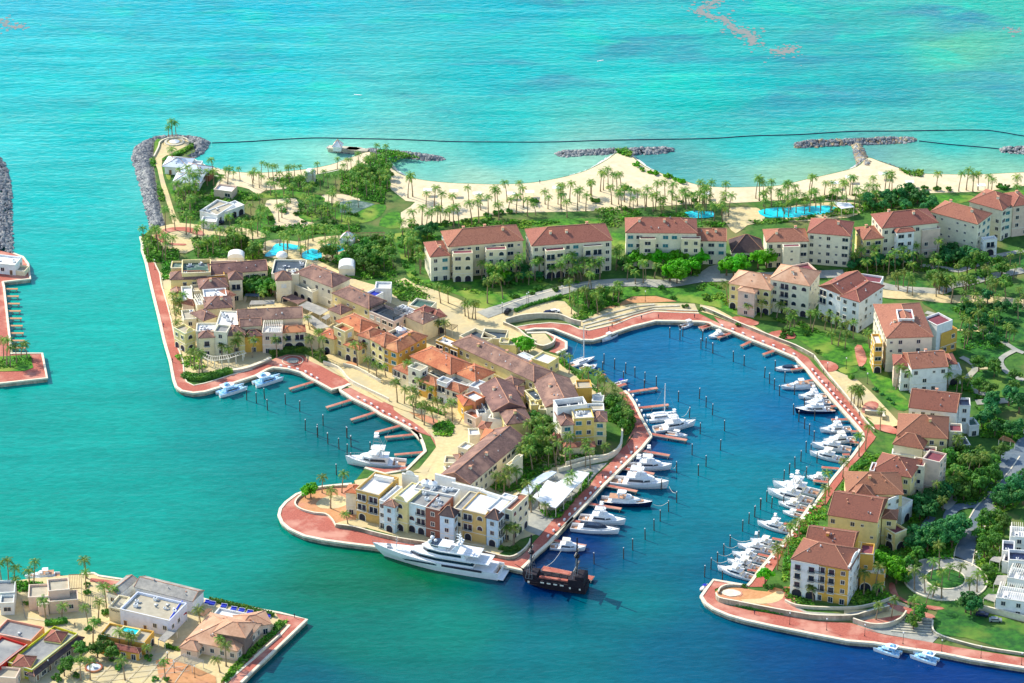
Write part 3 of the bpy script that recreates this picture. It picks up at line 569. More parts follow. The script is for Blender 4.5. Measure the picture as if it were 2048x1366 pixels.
FOOT = []   # building footprints (poly, height)
def clear_of(x, y, marg=0):
    for P, H, bb in FOOT:
        if bb[0]-marg <= x <= bb[1]+marg and bb[2]-marg <= y <= bb[3]+marg:
            if inside(x, y, P): return False
            if marg:
                for i in range(4):
                    a, b = P[i], P[(i+1) % 4]; dx, dy = b[0]-a[0], b[1]-a[1]; L = dx*dx+dy*dy
                    t = max(0, min(1, ((x-a[0])*dx+(y-a[1])*dy)/L))
                    if math.hypot(x-a[0]-t*dx, y-a[1]-t*dy) < marg: return False
    return True
NPALM = 0
PQ = []
def put_palm(p, sc, rz, v, lab, grp): PQ.append((grp, p, sc, rz, v, lab))
def palms_all(limit=296):
    Z = {}
    for q in PQ: Z.setdefault(q[0], []).append(q)
    k = 0; rest = []
    for g, L in sorted(Z.items(), key=lambda t: sum(q[1].y for q in t[1])/len(t[1])):
        if k+len(L) <= limit: k += len(L); [real_palm(q[1], q[2], q[3], q[4], q[5], g) for q in L]
        else: rest += L
    MV = [(np.array([v.co[:] for v in a.vertices]), [tuple(p.vertices) for p in a.polygons], np.array([v.co[:] for v in b.vertices]), [tuple(p.vertices) for p in b.polygons]) for a, b in PALM]
    m = MB([M_['trunk'], M_['frond']])
    for g, p, sc, rz, v, lab in rest:
        ca, sa = math.cos(rz)*sc, math.sin(rz)*sc
        for V, F, mi in ((MV[v][0], MV[v][1], 0), (MV[v][2], MV[v][3], 1)):
            m.add(np.stack([V[:, 0]*ca-V[:, 1]*sa+p.x, V[:, 0]*sa+V[:, 1]*ca+p.y, V[:, 2]*sc+p.z], 1).tolist(), F, mi)
    tag(m.build('palm_grove'), 'small distant coconut palms of the beach, the beach park and the pools', 'palm grove', kind='stuff')
def real_palm(p, sc, rz, v, lab, grp):
    e = empty('palm_tree', p, rz, lab, 'palm tree', grp); e.scale = (sc,)*3
    e.rotation_euler = (rnd.uniform(-.1, .1), rnd.uniform(-.1, .1), rz)
    ob('trunk', PALM[v][0], e); ob('fronds', PALM[v][1], e); return e
def put_tree(p, sc, rz, kind, v, lab, grp):
    e = empty('broadleaf_tree', p, rz, lab, 'tree', grp); e.scale = (sc, sc, sc*rnd.uniform(.85, 1.1))
    ob('trunk', TREE[kind][v][0], e); ob('crown', TREE[kind][v][1], e); return e
def palms(where, s, sc=1.0, group=None, adj='palm'):
    P = sorted(gp(s), key=lambda q: q.x)
    for i, p in enumerate(P):
        put_palm(p, sc*rnd.uniform(.82, 1.12), rnd.uniform(0, 6.28), rnd.randrange(5), ordlab(i, len(P), adj, where), group or 'palms '+where)
def scatter(s, n, dmin, seed, marg=1.5):
    R = random.Random(seed); P = gp(s); xy = [(p.x, p.y) for p in P]; x0, x1 = min(a for a, b in xy), max(a for a, b in xy); y0, y1 = min(b for a, b in xy), max(b for a, b in xy)
    out = []; g = 0
    while len(out) < n and g < n*80:
        g += 1; x, y = R.uniform(x0, x1), R.uniform(y0, y1)
        if inside(x, y, xy) and clear_of(x, y, marg) and all((x-a)**2+(y-b)**2 > dmin*dmin for a, b in out): out.append((x, y))
    out.sort(); return [Vector((a, b, LAND)) for a, b in out]
def palm_zone(where, s, n, seed, sc=1.0, dmin=2.6):
    P = scatter(s, n, dmin, seed)
    for i, p in enumerate(P):
        put_palm(p, sc*rnd.uniform(.75, 1.1), rnd.uniform(0, 6.28), rnd.randrange(5), ordlab(i, len(P), 'palm', where), 'palms '+where)
def tree_zone(where, s, n, seed, kind, sc=1.0, dmin=4, marg=2.5, adj=None):
    P = scatter(s, n, dmin, seed, marg); adj = adj or {'bright': 'bright green tree', 'mid': 'leafy tree', 'deep': 'dark green tree'}[kind]
    for i, p in enumerate(P):
        put_tree(p, sc*rnd.uniform(.75, 1.15), rnd.uniform(0, 6.28), kind, rnd.randrange(3), ordlab(i, len(P), adj, where), adj+'s '+where)
def trees(where, s, kind, sc=1.0, adj=None):
    P = sorted(gp(s), key=lambda q: q.x); adj = adj or {'bright': 'bright green tree', 'mid': 'leafy tree', 'deep': 'dark green tree'}[kind]
    for i, p in enumerate(P): put_tree(p, sc*rnd.uniform(.9, 1.1), rnd.uniform(0, 6.28), kind, rnd.randrange(3), ordlab(i, len(P), adj, where), adj+'s '+where)
def shrubs(where, s, kind='mid', sc=1.0, P=None, adj='rounded shrub'):
    P = sorted(P or gp(s), key=lambda q: q.x)
    for i, p in enumerate(P):
        o = ob('shrub', SHRUB[kind][rnd.randrange(2)], None, p, rnd.uniform(0, 6.28), sc*rnd.uniform(.8, 1.2)); tag(o, ordlab(i, len(P), adj, where), 'shrub', adj+'s '+where)
def carpet(s, n, seed, label, mt='under', h=.9, lf=.34, kind='stuff', name='undergrowth', cat='undergrowth', z=LAND, marg=.3):
    R = random.Random(seed); P = gp(s) if isinstance(s, str) else s; xy = [(p.x, p.y) for p in P]; x0, x1 = min(a for a, b in xy), max(a for a, b in xy); y0, y1 = min(b for a, b in xy), max(b for a, b in xy)
    m = MB([M_[mt], M_['leaf'], M_['leafb']]); k = g = 0; cl = [(R.uniform(x0, x1), R.uniform(y0, y1), R.uniform(1.2, 3)) for _ in range(int(n/9)+4)]
    while k < n and g < n*6:
        g += 1; cx, cy, cr = R.choice(cl); a = R.uniform(0, 6.28); rr = cr*math.sqrt(R.random()); x, y = cx+rr*math.cos(a), cy+rr*math.sin(a)
        if not inside(x, y, xy) or (marg and not clear_of(x, y, marg)): continue
        zz = z+h*R.uniform(.1, 1)*(1-.6*rr/cr); nn = Vector((R.gauss(0, .6), R.gauss(0, .6), 1)).normalized(); X = nn.orthogonal().normalized(); Y = nn.cross(X); th = R.uniform(0, 6.28); X, Y = X*math.cos(th)+Y*math.sin(th), Y*math.cos(th)-X*math.sin(th); q = Vector((x, y, zz)); q_ = lf*R.uniform(.6, 1.5)
        m.add([q-X*q_-Y*q_*.6, q+X*q_-Y*q_*.7, q+X*q_*.8+Y*q_*.7, q-X*q_*.8+Y*q_*.6], [(0, 1, 2, 3)], 0 if R.random() < .6 else (1 if R.random() < .7 else 2)); k += 1
    o = m.build(name); tag(o, label, cat, kind=kind); return o
def hedge(s, wd, h, label, mt='leaf', sm=3, dens=26):
    P = smooth(gp(s), sm) if sm else gp(s); R = random.Random(len(s)); m = MB(M_[mt]); L = 0
    m.ribbon(P, wd*.8, LAND-.1, LAND+h*.85)
    for i in range(len(P)-1):
        d = P[i+1]-P[i]; ln = d.length; t = d.normalized() if ln > 0 else Vector((1, 0, 0)); q = Vector((-t.y, t.x, 0))
        for k in range(int(ln*dens*(wd+2*h)/3)):
            u = R.uniform(-1, 1)*(wd/2+h); w_ = max(-wd/2, min(wd/2, u)); z = LAND+h-max(0, abs(u)-wd/2); p = P[i]+t*R.uniform(0, ln)+q*w_; p.z = z+R.uniform(-.1, .15)
            nn = Vector((R.gauss(0, .6), R.gauss(0, .6), .8))+q*(0 if abs(u) < wd/2 else math.copysign(1, u)); nn.normalize(); X = nn.orthogonal().normalized(); Y = nn.cross(X); s_ = R.uniform(.12, .28)
            m.add([p-X*s_-Y*s_, p+X*s_-Y*s_, p+X*s_+Y*s_, p-X*s_+Y*s_], [(0, 1, 2, 3)])
    return tag(m.build('hedge'), label, 'hedge')

# ------------------------------------------------------------------ windows
def wmesh():
    W = {}
    def bars(m, w_, h, t, d, z=0, sill=True):
        m.box((-(w_/2+t/2), -d/2, z), (t, d, h)); m.box(((w_/2+t/2), -d/2, z), (t, d, h)); m.box((0, -d/2-.002, z+h), (w_+2*t, d, t)); m.box((0, -d*.75-.002, z-t), (w_+2*t+.1, d*1.5, t))
    def arch(r, n=8): return [(r*math.cos(PI*i/n), r*math.sin(PI*i/n)) for i in range(n+1)]
    for key, w_, h, pm in (('win', 1.35, 1.5, 'glass'), ('wide', 2.3, 1.5, 'glass'), ('teal', 2.1, 1.5, 'teal'), ('slot', .9, .8, 'glass'), ('tall', 1.5, 2.0, 'glass'), ('shut', 1.9, 1.6, 'shut')):
        f = MB(M_['trim']); bars(f, w_, h, .13, .16); f.box((0, -.06, 0), (.07, .1, h))
        p = MB(M_[pm]); p.box((0, -.03, 0), (w_, .06, h)); W[key] = (f.mesh('window'), p.mesh('pane'), None, h)
        if key == 'teal':
            for i in range(6): p.box((0, -.1, .1+i*.22), (w_-.1, .08, .05))
            W[key] = (W[key][0], p.mesh('shutter'), None, h)
    for key, w_, h in (('loggia', 3.2, 2.3), ('balc', 1.9, 2.1)):
        f = MB(M_['trim']); bars(f, w_, h, .18, .25); f.box((0, -.5, -.22), (w_+.5, 1.0, .2))
        if key == 'loggia': f.box((0, -.12, 0), (.2, .22, h))
        p = MB(M_['glass']); p.box((0, -.03, 0), (w_, .06, h))  # flat dark pane; on the loggia its colour stands in for recess shade
        r = MB(M_['black']); r.box((0, -.95, .85), (w_+.4, .06, .08)); r.box((0, -.95, -.02), (w_+.4, .05, .06))
        for i in range(int(w_/.28)+2): r.box((-w_/2-.15+i*.28, -.95, 0), (.05, .04, .85))
        for sx in (-1, 1): r.box((sx*(w_/2+.18), -.5, .85), (.05, .9, .06)); r.box((sx*(w_/2+.18), -.5, .3), (.05, .9, .06))
        W[key] = (f.mesh('balcony'), p.mesh('pane'), r.mesh('railing'), h)
    for key, r_, hh, mt in (('arch', 1.2, 1.5, 'shade_fill'), ('archw', .95, .7, 'glass'), ('bigarch', 1.7, 1.3, 'shade_fill')):
        f = MB(M_['trim']); a = arch(r_); b = arch(r_+.22)
        for i in range(len(a)-1):
            P = [a[i], b[i], b[i+1], a[i+1]]; vs = [(x, -.14, z+hh) for x, z in P]+[(x, .02, z+hh) for x, z in P]
            f.add(vs, [(3, 2, 1, 0), (1, 2, 6, 5), (0, 4, 7, 3), (4, 5, 6, 7)])
        for sx in (-1, 1): f.box((sx*(r_+.11), -.06, 0), (.22, .16, hh))
        p = MB(M_[mt]); vs = [(x, -.05, z+hh) for x, z in a]+[(-r_, -.05, 0), (r_, -.05, 0)]; p.add(vs, [tuple(range(len(vs)-1, -1, -1))]);  # flat sheet on the wall; dark arch fills have the inner shade painted in
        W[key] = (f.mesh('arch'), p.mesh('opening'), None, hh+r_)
    f = MB(M_['trim']); bars(f, 1.1, 2.1, .15, .16); p = MB(M_['wood']); p.box((0, -.05, 0), (1.1, .1, 2.1)); W['door'] = (f.mesh('door_frame'), p.mesh('door'), None, 2.1)
    return W
WN = wmesh()
def put_window(key, root, rel, rz):
    f, p, r, h = WN[key]; nm = 'balcony' if r else ('archway' if 'arch' in key else ('doorway' if key == 'door' else 'window'))
    o = ob(nm, f, root, rel, rz); ob({'archway': 'opening', 'doorway': 'door'}.get(nm, 'shutter' if key in ('teal', 'shut') else 'pane'), p, o)
    if r: ob('railing', r, o)

# ------------------------------------------------------------------ buildings
BLOCKS = []
STY = dict(r=(('win',), ('win', 'win', 'wide', 'slot')), a=(('arch',), ('win', 'wide', 'archw', 'shut')), b=(('tall',), ('balc', 'win', 'loggia')), s=(('tall',), ('teal', 'win', 'wide')), l=(('bigarch',), ('loggia', 'balc', 'wide')),
           m=(('win',), ('slot', 'win')), k=(('arch',), ('loggia', 'win', 'archw')), o=(('bigarch',), ('balc',)), d=(('door', 'win', 'wide'), ('win',)), g=(('bigarch',), ()), n=((), ()))
def bld(label, cat, blocks, name='house', group=None):
    """blocks: list of (edge, H, depth, roof, wall, roofmat, style, opts)"""
    root = None; mine = []
    for bi, b in enumerate(blocks):
        edge, H, D, roof, wall, rm, sty = b[:7]; opt = b[7] if len(b) > 7 else {}
        z0 = opt.get('z0', LAND); a_, b_ = pp(edge); A = at(*a_, z0+H); B = at(*b_, z0+H); A.z = B.z = z0
        u = (B-A); Wd = u.length; u.normalize(); w_ = Vector((-u.y, u.x, 0))
        if opt.get('back'): A = A-w_*D; 
        if root is None:
            cc = A+u*Wd/2+w_*D/2; root = empty(name, (cc.x, cc.y, z0), 0, label, cat, group); root['_o'] = (cc.x, cc.y, z0); O = Vector((cc.x, cc.y, z0))
        foot = [A, A+u*Wd, A+u*Wd+w_*D, A+w_*D]; F = [(p.x, p.y) for p in foot]
        FOOT.append((F, z0+H, (min(p[0] for p in F), max(p[0] for p in F), min(p[1] for p in F), max(p[1] for p in F))))
        rise = opt.get('rise', {'h': min(Wd, D)*.27, 'g': min(Wd, D)*.25, 'p': min(Wd, D)*.3}.get(roof, 0)); rise = min(rise, 5)
        alongu = (Wd >= D) if 'ax' not in opt else opt['ax'] == 'u'
        def LP(x, y, z): return A+u*x+w_*y+Vector((0, 0, z))
        wm = wallmat(wall); m = MB([wm, M_['trim']])
        ph = opt.get('par', .8) if roof == 'f' else 0
        m.prism(F, z0-.4, z0+H-ph, 0)
        if roof == 'f':
            t = .3
            for x0, y0, x1, y1 in ((0, 0, Wd, t), (0, D-t, Wd, D), (0, t, t, D-t), (Wd-t, t, Wd, D-t)):
                vs = [LP(x, y, z) for z in (H-ph, H) for x, y in ((x0, y0), (x1, y0), (x1, y1), (x0, y1))]; m.add(vs, [(4, 5, 6, 7), (0, 1, 5, 4), (1, 2, 6, 5), (2, 3, 7, 6), (3, 0, 4, 7)])
            vs = [LP(x, y, z) for z in (H-.22, H+.03) for x, y in ((-.12, -.12), (Wd+.12, -.12), (Wd+.12, 0), (-.12, 0))]; m.add(vs, [(4, 5, 6, 7), (0, 1, 5, 4), (1, 2, 6, 5), (3, 0, 4, 7)], 1)
            vs = [LP(x, y, z) for z in (H-.22, H+.03) for x, y in ((-.12, 0), (0, 0), (0, D+.12), (-.12, D+.12))]; m.add(vs, [(4, 5, 6, 7), (0, 1, 5, 4), (2, 3, 7, 6), (3, 0, 4, 7)], 1)
        if opt.get('band', H > 8):      # string course above the ground floor
            for zz in (3.55,):
                e = .09; vs = [LP(x, y, z) for z in (zz, zz+.22) for x, y in ((-e, -e), (Wd+e, -e), (Wd+e, D+e), (-e, D+e))]; m.add(vs, [(4, 5, 6, 7), (0, 1, 5, 4), (1, 2, 6, 5), (2, 3, 7, 6), (3, 0, 4, 7), (3, 2, 1, 0)], 1)
        R = random.Random(bi*31+len(label)+int(H*7))
        gz = None
        if roof == 'g':
            if alongu: tri = [[LP(x, 0, H), LP(x, D, H), LP(x, D/2, H+rise)] for x in (0, Wd)]
            else: tri = [[LP(0, y, H), LP(Wd, y, H), LP(Wd/2, y, H+rise)] for y in (0, D)]
            m.add(tri[0], [(2, 1, 0) if alongu else (0, 1, 2)]); m.add(tri[1], [(0, 1, 2) if alongu else (2, 1, 0)])
        if roof == 'f' and opt.get('espa'):   # curved parapet gable
            n_ = 9; cx = Wd/2; pts = [(cx+Wd*.3*math.cos(PI*i/n_), H+1.6*math.sin(PI*i/n_)) for i in range(n_+1)]
            m.add([LP(x, 0, z) for x, z in pts]+[LP(x, .3, z) for x, z in pts], [tuple(range(n_, -1, -1)), tuple(range(n_+1, 2*n_+2))]+[(i, n_+1+i, n_+2+i, i+1)[::-1] for i in range(n_)])
        m.build('wall', root)
        rmt = M_[rm]
        if roof in 'hg':
            o = opt.get('ov', .45); th = .22; k = rise/(min(Wd, D)/2) if min(Wd, D) else 0
            r = MB([rmt, M_['cap']]); ze = H-.02
            x0, y0, x1, y1 = -o, -o, Wd+o, D+o
            if roof == 'g':
                if alongu: x0, x1 = -.15, Wd+.15
                else: y0, y1 = -.15, D+.15
            ww, dd = x1-x0, y1-y0; zr = H+rise+ (0.06)
            if roof == 'h':
                hw = min(ww, dd)/2
                if alongu or ww >= dd: r1, r2 = (x0+hw, (y0+y1)/2), (x1-hw, (y0+y1)/2)
                else: r1, r2 = ((x0+x1)/2, y0+hw), ((x0+x1)/2, y1-hw)
                if ww < dd: r1, r2 = ((x0+x1)/2, y0+hw), ((x0+x1)/2, y1-hw)
            else:
                if alongu: r1, r2 = (x0, (y0+y1)/2), (x1, (y0+y1)/2)
                else: r1, r2 = ((x0+x1)/2, y0), ((x0+x1)/2, y1)
            top = [LP(x0, y0, ze), LP(x1, y0, ze), LP(x1, y1, ze), LP(x0, y1, ze), LP(*r1, zr), LP(*r2, zr)]
            bot = [p-Vector((0, 0, th)) for p in top[:4]]
            horiz = abs(r1[1]-r2[1]) < 1e-6
            if horiz: fs = [(0, 1, 5, 4), (1, 2, 5), (2, 3, 4, 5), (3, 0, 4)]
            else: fs = [(0, 1, 4), (1, 2, 5, 4), (2, 3, 5), (3, 0, 4, 5)]
            r.add(top+bot, fs+[(0, 6, 7, 1), (1, 7, 8, 2), (2, 8, 9, 3), (3, 9, 6, 0), (9, 8, 7, 6)])
            ro = r.build('roof', root)
            cp_ = MB(M_['cap']); up = Vector((0, 0, .05))
            if (top[4]-top[5]).length > .4: cp_.cyl(top[4]+up, top[5]+up, .13, n=5)
            if roof == 'h':
                ends = ((0, 4), (3, 4), (1, 5), (2, 5)) if horiz else ((0, 4), (1, 4), (2, 5), (3, 5))
                for i, j in ends: cp_.cyl(top[i]+up, top[j]+up, .11, n=5)
            else:
                ends = ((0, 4), (3, 4), (1, 5), (2, 5)) if horiz else ((0, 4), (1, 4), (2, 5), (3, 5))
                for i, j in ends: cp_.cyl(top[i]+up, top[j]+up, .12, n=5)
            cp_.build('ridge_tiles', ro, loc=O)
            nch = opt.get('ch', 2 if Wd*D > 130 else (1 if Wd*D > 60 else 0))
            for q in range(nch):
                x = Wd*(q+.7+R.uniform(-.2, .2))/(nch+.4); y = D*R.choice((.3, .36, .64)); e = min(x, y, Wd-x, D-y) if roof == 'h' else (min(y, D-y) if alongu else min(x, Wd-x)); zz = H+k*e-.5
                c = MB([wm, M_['cap']]); pc = LP(x, y, zz); an = math.atan2(u.y, u.x); c.box(pc, (.9, .8, 1.5), an); c.box(pc+Vector((0, 0, 1.5)), (1.15, 1.05, .22), an, 1); c.build('chimney', ro, loc=O)
            if 'village' in name or 'row' not in label and Wd*D > 60:
                for q in range(min(5, int(Wd*D/32))):
                    x, y = R.uniform(.15, .85)*Wd, R.uniform(.12, .5)*D; e_ = min(x, y, Wd-x, D-y) if roof == 'h' else (min(y, D-y) if alongu else min(x, Wd-x)); pc = LP(x, y, H+k*e_-.15)
                    c = MB([M_[R.choice(('metal', 'dwhite', 'cap'))]]); c.cyl(pc, pc+Vector((0, 0, R.uniform(.5, .9))), R.uniform(.14, .28), n=6); c.build('roof_vent', ro, loc=O)
        elif roof == 'f':
            r = MB(rmt); zd = H-ph+.02; r.add([LP(.3, .3, zd), LP(Wd-.3, .3, zd), LP(Wd-.3, D-.3, zd), LP(.3, D-.3, zd)], [(0, 1, 2, 3)]); ro = r.build('roof_deck', root)
            an = math.atan2(u.y, u.x)
            for q in range(opt.get('ac', 0)):
                x, y = R.uniform(1.2, max(1.3, Wd-1.2)), R.uniform(1.2, max(1.3, D-1.2)); c = MB([M_['white'], M_['ddark'], M_['metal']]); s_ = R.uniform(.8, 1.5); pc = LP(x, y, zd)
                if R.random() < .7:
                    c.box(pc+Vector((0, 0, .1)), (s_, s_*.8, s_*.8), an); c.cyl(pc+Vector((0, 0, .1+s_*.8)), pc+Vector((0, 0, .16+s_*.8)), s_*.32, n=8, mi=1); c.box(pc+u*1.1+Vector((0, 0, .02)), (1.4, .3, .3), an+.8, 2); c.build('air_conditioner', ro, loc=O)
                else:
                    c.cyl(pc, pc+Vector((0, 0, .9)), .22, n=8, mi=2); c.box(pc+Vector((0, 0, .9)), (.6, .6, .12), an, 0); c.box(pc+w_*.9, (.3, 1.6, .25), an, 2); c.build('vent', ro, loc=O)
            for q in range(opt.get('tank', 0)):
                pc = LP(Wd*(.2+.16*q), D*.8, zd); c = MB([M_['white'], M_['rb']]); c.cyl(pc, pc+Vector((0, 0, 1.4)), 1.7, n=16); c.cyl(pc+Vector((0, 0, 1.4)), pc+Vector((0, 0, 2.2)), 1.7, .5, 16); c.cyl(pc+Vector((0, 0, 2.2)), pc+Vector((0, 0, 2.6)), .5, .3, 10, 1); c.build('water_tank', ro, loc=O)
            if opt.get('perg'):
                c = MB(M_['trim' if opt['perg'] == 1 else 'black'])
                for q in range(int(Wd/.7)): c.box(LP(.5+q*.7, D/2, H+1.6), (.14, D, .16), an)
                for x in (.3, Wd-.3):
                    c.box(LP(x, D/2, H+1.45), (.16, D, .16), an)
                    for y in (.3, D-.3): c.box(LP(x, y, zd), (.2, .2, H+1.45-zd+.8*0), an)
                c.build('roof_pergola', root)
        mine.append((A, u, w_, Wd, D, H, z0, sty, root, O, R, len(FOOT)-1, opt))
        BLOCKS.append(mine[-1])
    return root
def windows_all():
    for A, u, w_, Wd, D, H, z0, sty, root, O, R, fi, opt in BLOCKS:
        if not sty: continue
        faces = [(A, u, -w_, Wd, sty[0]), (A+w_*D, -w_, -u, D, sty[1] if len(sty) > 1 else 'm'), (A+u*Wd, w_, u, D, sty[1] if len(sty) > 1 else 'm')]
        fl = max(1, int((H-.3)/3.1)) if not opt.get('fl') else opt['fl']; fh = (H-.3)/fl; cnt = 0
        for S, t, nrm_, Ln, st in faces:
            if st == 'n' or nrm_.y > -.06: continue
            g0, g1 = STY[st]; sp_ = opt.get('sp', 3.1); nc = int((Ln-.8)/sp_)
            if nc < 1: nc = 1 if Ln > 2.2 else 0
            rz = math.atan2(t.y, t.x)
            colk = [R.choice(g1) if g1 else None for _ in range(nc)]
            for r_ in range(fl):
                for c in range(nc):
                    key = (R.choice(g0) if g0 else None) if r_ == 0 else colk[c]
                    if key is None: continue
                    if st == 'm' and R.random() < .35: continue
                    if R.random() < .05: continue
                    h = WN[key][3]; wd_ = {'loggia': 3.7, 'bigarch': 3.9, 'arch': 2.9, 'wide': 2.6, 'balc': 2.4}.get(key, 2)
                    if wd_ > Ln/nc+.1: key = 'win' if r_ else ('door' if Ln/nc < 2.6 else 'tall'); h = WN[key][3]
                    if h > fh-.25: key = 'win'; h = WN[key][3]
                    if h > fh-.1: continue
                    p = S+t*(Ln*(c+.5)/nc); z = r_*fh+(.05 if key in ('arch', 'bigarch', 'door', 'tall') and r_ == 0 else (.35 if WN[key][2] else max(.3, (fh-h)*.5)))
                    q = p+nrm_*.4
                    if any(i != fi and bb[0] <= q.x <= bb[1] and bb[2] <= q.y <= bb[3] and z0+z < Ht and inside(q.x, q.y, P) for i, (P, Ht, bb) in enumerate(FOOT)): continue
                    if cnt >= 70: break
                    cnt += 1; rel = p-O; rel.z = z+(z0-O.z); put_window(key, root, rel, rz)
CR, PA, WH, YE, OC, BR, PK, LM = 'efe0b8', 'efe6c8', 'f0f0ea', 'f0dc9a', 'e2b050', '9c6450', 'e8ccb4', 'ecdc96'
AP = 'apartment block'
# --- northern row of apartment blocks
bld('cream apartment block with stepped rose tiled roof, westernmost of the north row', AP, [('B 925,1078 1560,1022', 14, 14, 'h', CR, 'rr', 'rs', dict(ch=3)), ('B 775,1165 935,1150', 11, 13, 'h', PA, 'rr', 's', {}),
  ('B 960,1112 1128,1106', 12.6, 3, 'f', CR, 'dmar', 'ar', dict(back=1, par=.3)), ('B 1240,1082 1415,1075', 12.8, 3, 'f', CR, 'dmar', 'ks', dict(back=1, par=.3))], 'apartment_block')
bld('cream apartment block with teal shutters and two arched bays, second in the north row', AP, [('B 1640,1070 C 440,1022', 13.5, 15, 'h', PA, 'rr', 'ss', dict(ch=3)),
  ('B 1745,1092 1905,1078', 12.2, 3, 'f', CR, 'dmar', 'ls', dict(back=1, par=.3)), ('C 190,1052 350,1042', 12.2, 3, 'f', CR, 'dmar', 'ls', dict(back=1, par=.3))], 'apartment_block')
bld('long apartment block with salmon roof and low east wing behind bright green trees', AP, [('C 565,957 1165,962', 15, 13, 'h', PA, 'rr', 'ss', dict(ch=3)), ('C 1165,1027 1420,1030', 10.5, 11, 'g', PA, 'rr', 'sr', dict(ax='u')),
  ('C 680,992 815,992', 13.2, 2.5, 'f', CR, 'dmar', 'r', dict(back=1, par=.3)), ('C 1035,990 1200,992', 13.2, 2.5, 'f', CR, 'dmar', 'r', dict(back=1, par=.3))], 'apartment_block')
bld('steep brown hipped pavilion between two apartment blocks of the north row', 'pavilion', [('C 1478,1122 1722,1118', 4.6, 10.5, 'h', WH, 'rk', 'gd', dict(rise=5.0, ov=.9, ch=0, sp=3.4))], 'pavilion')
bld('cream block with taller hipped east end, east of the steep brown pavilion', AP, [('D 205,957 560,987', 14, 13, 'h', PA, 'rr', 'rs', {}), ('C 1765,1037 D 205,1030', 11.5, 11, 'h', PA, 'rr', 'ss', {}), ('C 1900,1060 D 130,1055', 11, 2.5, 'f', PA, 'dmar', 'r', dict(back=1, par=.3))], 'apartment_block')
bld('apartment block with low west wing and small hipped bay, fifth in north row', AP, [('D 840,920 1310,872', 15, 13, 'h', PA, 'rr', 'ks', {}), ('D 680,1017 845,1002', 11, 11, 'h', LM, 'rr', 'rm', {}), ('D 945,932 1090,917', 14, 3, 'h', WH, 'rr', 'rr', dict(back=1, ch=0)), ('D 1160,912 1312,895', 12.6, 3, 'f', PK, 'dmar', 'm', dict(back=1, par=.3))], 'apartment_block')
bld('pale block with long side wall and arched entrance bay, second from the row right end', AP, [('D 1255,780 1650,885', 14, 12, 'h', PA, 'rr', 'ms', {}), ('D 1680,1000 1795,985', 7.4, 3, 'f', WH, 'trim', 'l', dict(back=1))], 'apartment_block')
bld('dark rose roofed block at the right end of the north row', AP, [('D 1585,692 1862,768', 14, 14, 'h', PA, 'rr', 'ms', {}), ('D 1862,768 1960,745', 13, 8, 'f', PA, 'dmar', 's', {}), ('D 1960,732 2110,712', 14, 12, 'h', PK, 'rr', 'rs', {})], 'apartment_block')
# --- second row, around the basin
bld('cream block with loggias and orange lit hips at the north corner of the basin', AP, [('H 515,210 798,260', 14, 13.5, 'h', PA, 'rs', 'km', dict(ch=1)), ('H 215,240 515,292', 11, 12, 'h', LM, 'rs', 'ks', dict(ch=0)), ('H 300,268 420,292', 10.9, 3, 'h', PK, 'rs', 'rr', dict(back=1, ch=0)), ('H 700,180 860,150', 14.5, 8, 'f', PK, 'dmar', '', {})], 'apartment_block')
bld('white gabled block with twin rose roofs facing the basin', AP, [('H 1030,335 1165,377', 13.5, 17.5, 'h', WH, 'rr', 'km', dict(ch=0)), ('H 875,264 1045,330', 13.8, 16, 'g', WH, 'rr', 'kr', dict(ax='v', ch=0)), ('H 1130,215 1320,240', 14.5, 6, 'f', WH, 'dmar', '', {})], 'apartment_block')
bld('large block with a roof well and ochre side bays east of the basin', AP, [('R 490,1225 1005,1207', 14.5, 28, 'h', PA, 'rr', 'mk', dict(ch=2, rise=4)), ('R 620,1010 800,1010', 18.6, 8, 'f', WH, 'dmar', '', dict(par=1.0)), ('R 975,1105 1110,1180', 9.5, 8, 'f', OC, 'dmar', 'r', {}), ('R 900,1000 1060,1085', 13.5, 8, 'f', WH, 'dmar', '', {}), ('R 400,1180 440,1290', 12.5, 3, 'f', OC, 'trim', 'ra', dict(back=1))], 'apartment_block')
bld('low white block with gabled tile roof and stepped west terraces', AP, [('S 770,210 1182,182', 10.5, 12.6, 'g', WH, 'rr', 'm', dict(ax='u', ch=1)), ('S 570,167 750,172', 9.3, 8, 'h', PK, 'rr', 'rr', dict(ch=0)), ('S 650,232 770,227', 8.6, 3.5, 'f', WH, 'dmar', 'r', {}), ('S 1185,157 1280,152', 8.8, 8, 'h', WH, 'rr', '', dict(ch=0)), ('S 1190,232 1340,227', 6.4, 6, 'f', WH, 'trim', 'g', {})], 'apartment_block')
bld('white block with steep gabled tile roof and a navy roof court at its east end', AP, [('S 740,647 1280,707', 12, 14.6, 'g', WH, 'rq', 'm', dict(ax='u', ch=1)), ('S 1310,627 1440,632', 11.6, 6, 'f', WH, 'navy', 'mr', {}), ('S 1430,862 1540,850', 4.4, 6, 'f', WH, 'dgreen', 'g', {})], 'apartment_block')
bld('broad hipped block with a smaller hip in front, middle of the east quay row', AP, [('S 610,967 1172,1004', 11, 16, 'h', YE, 'rq', 'r', dict(rise=4.6, ch=1)), ('S 565,1064 895,1120', 9.4, 8, 'h', PA, 'rq', '', dict(rise=3, ch=0)), ('S 1200,922 1345,927', 10.4, 6, 'f', PA, 'dmar', 'rr', {}), ('S 905,1150 1050,1160', 8.6, 4, 'f', PA, 'dmar', '', {}), ('S 1325,1085 1440,1075', 5.0, 6, 'f', WH, 'ddark', 'g', {}), ('S 545,1180 880,1210', 6, 4, 'f', WH, 'dwhite', '', {})], 'apartment_block')
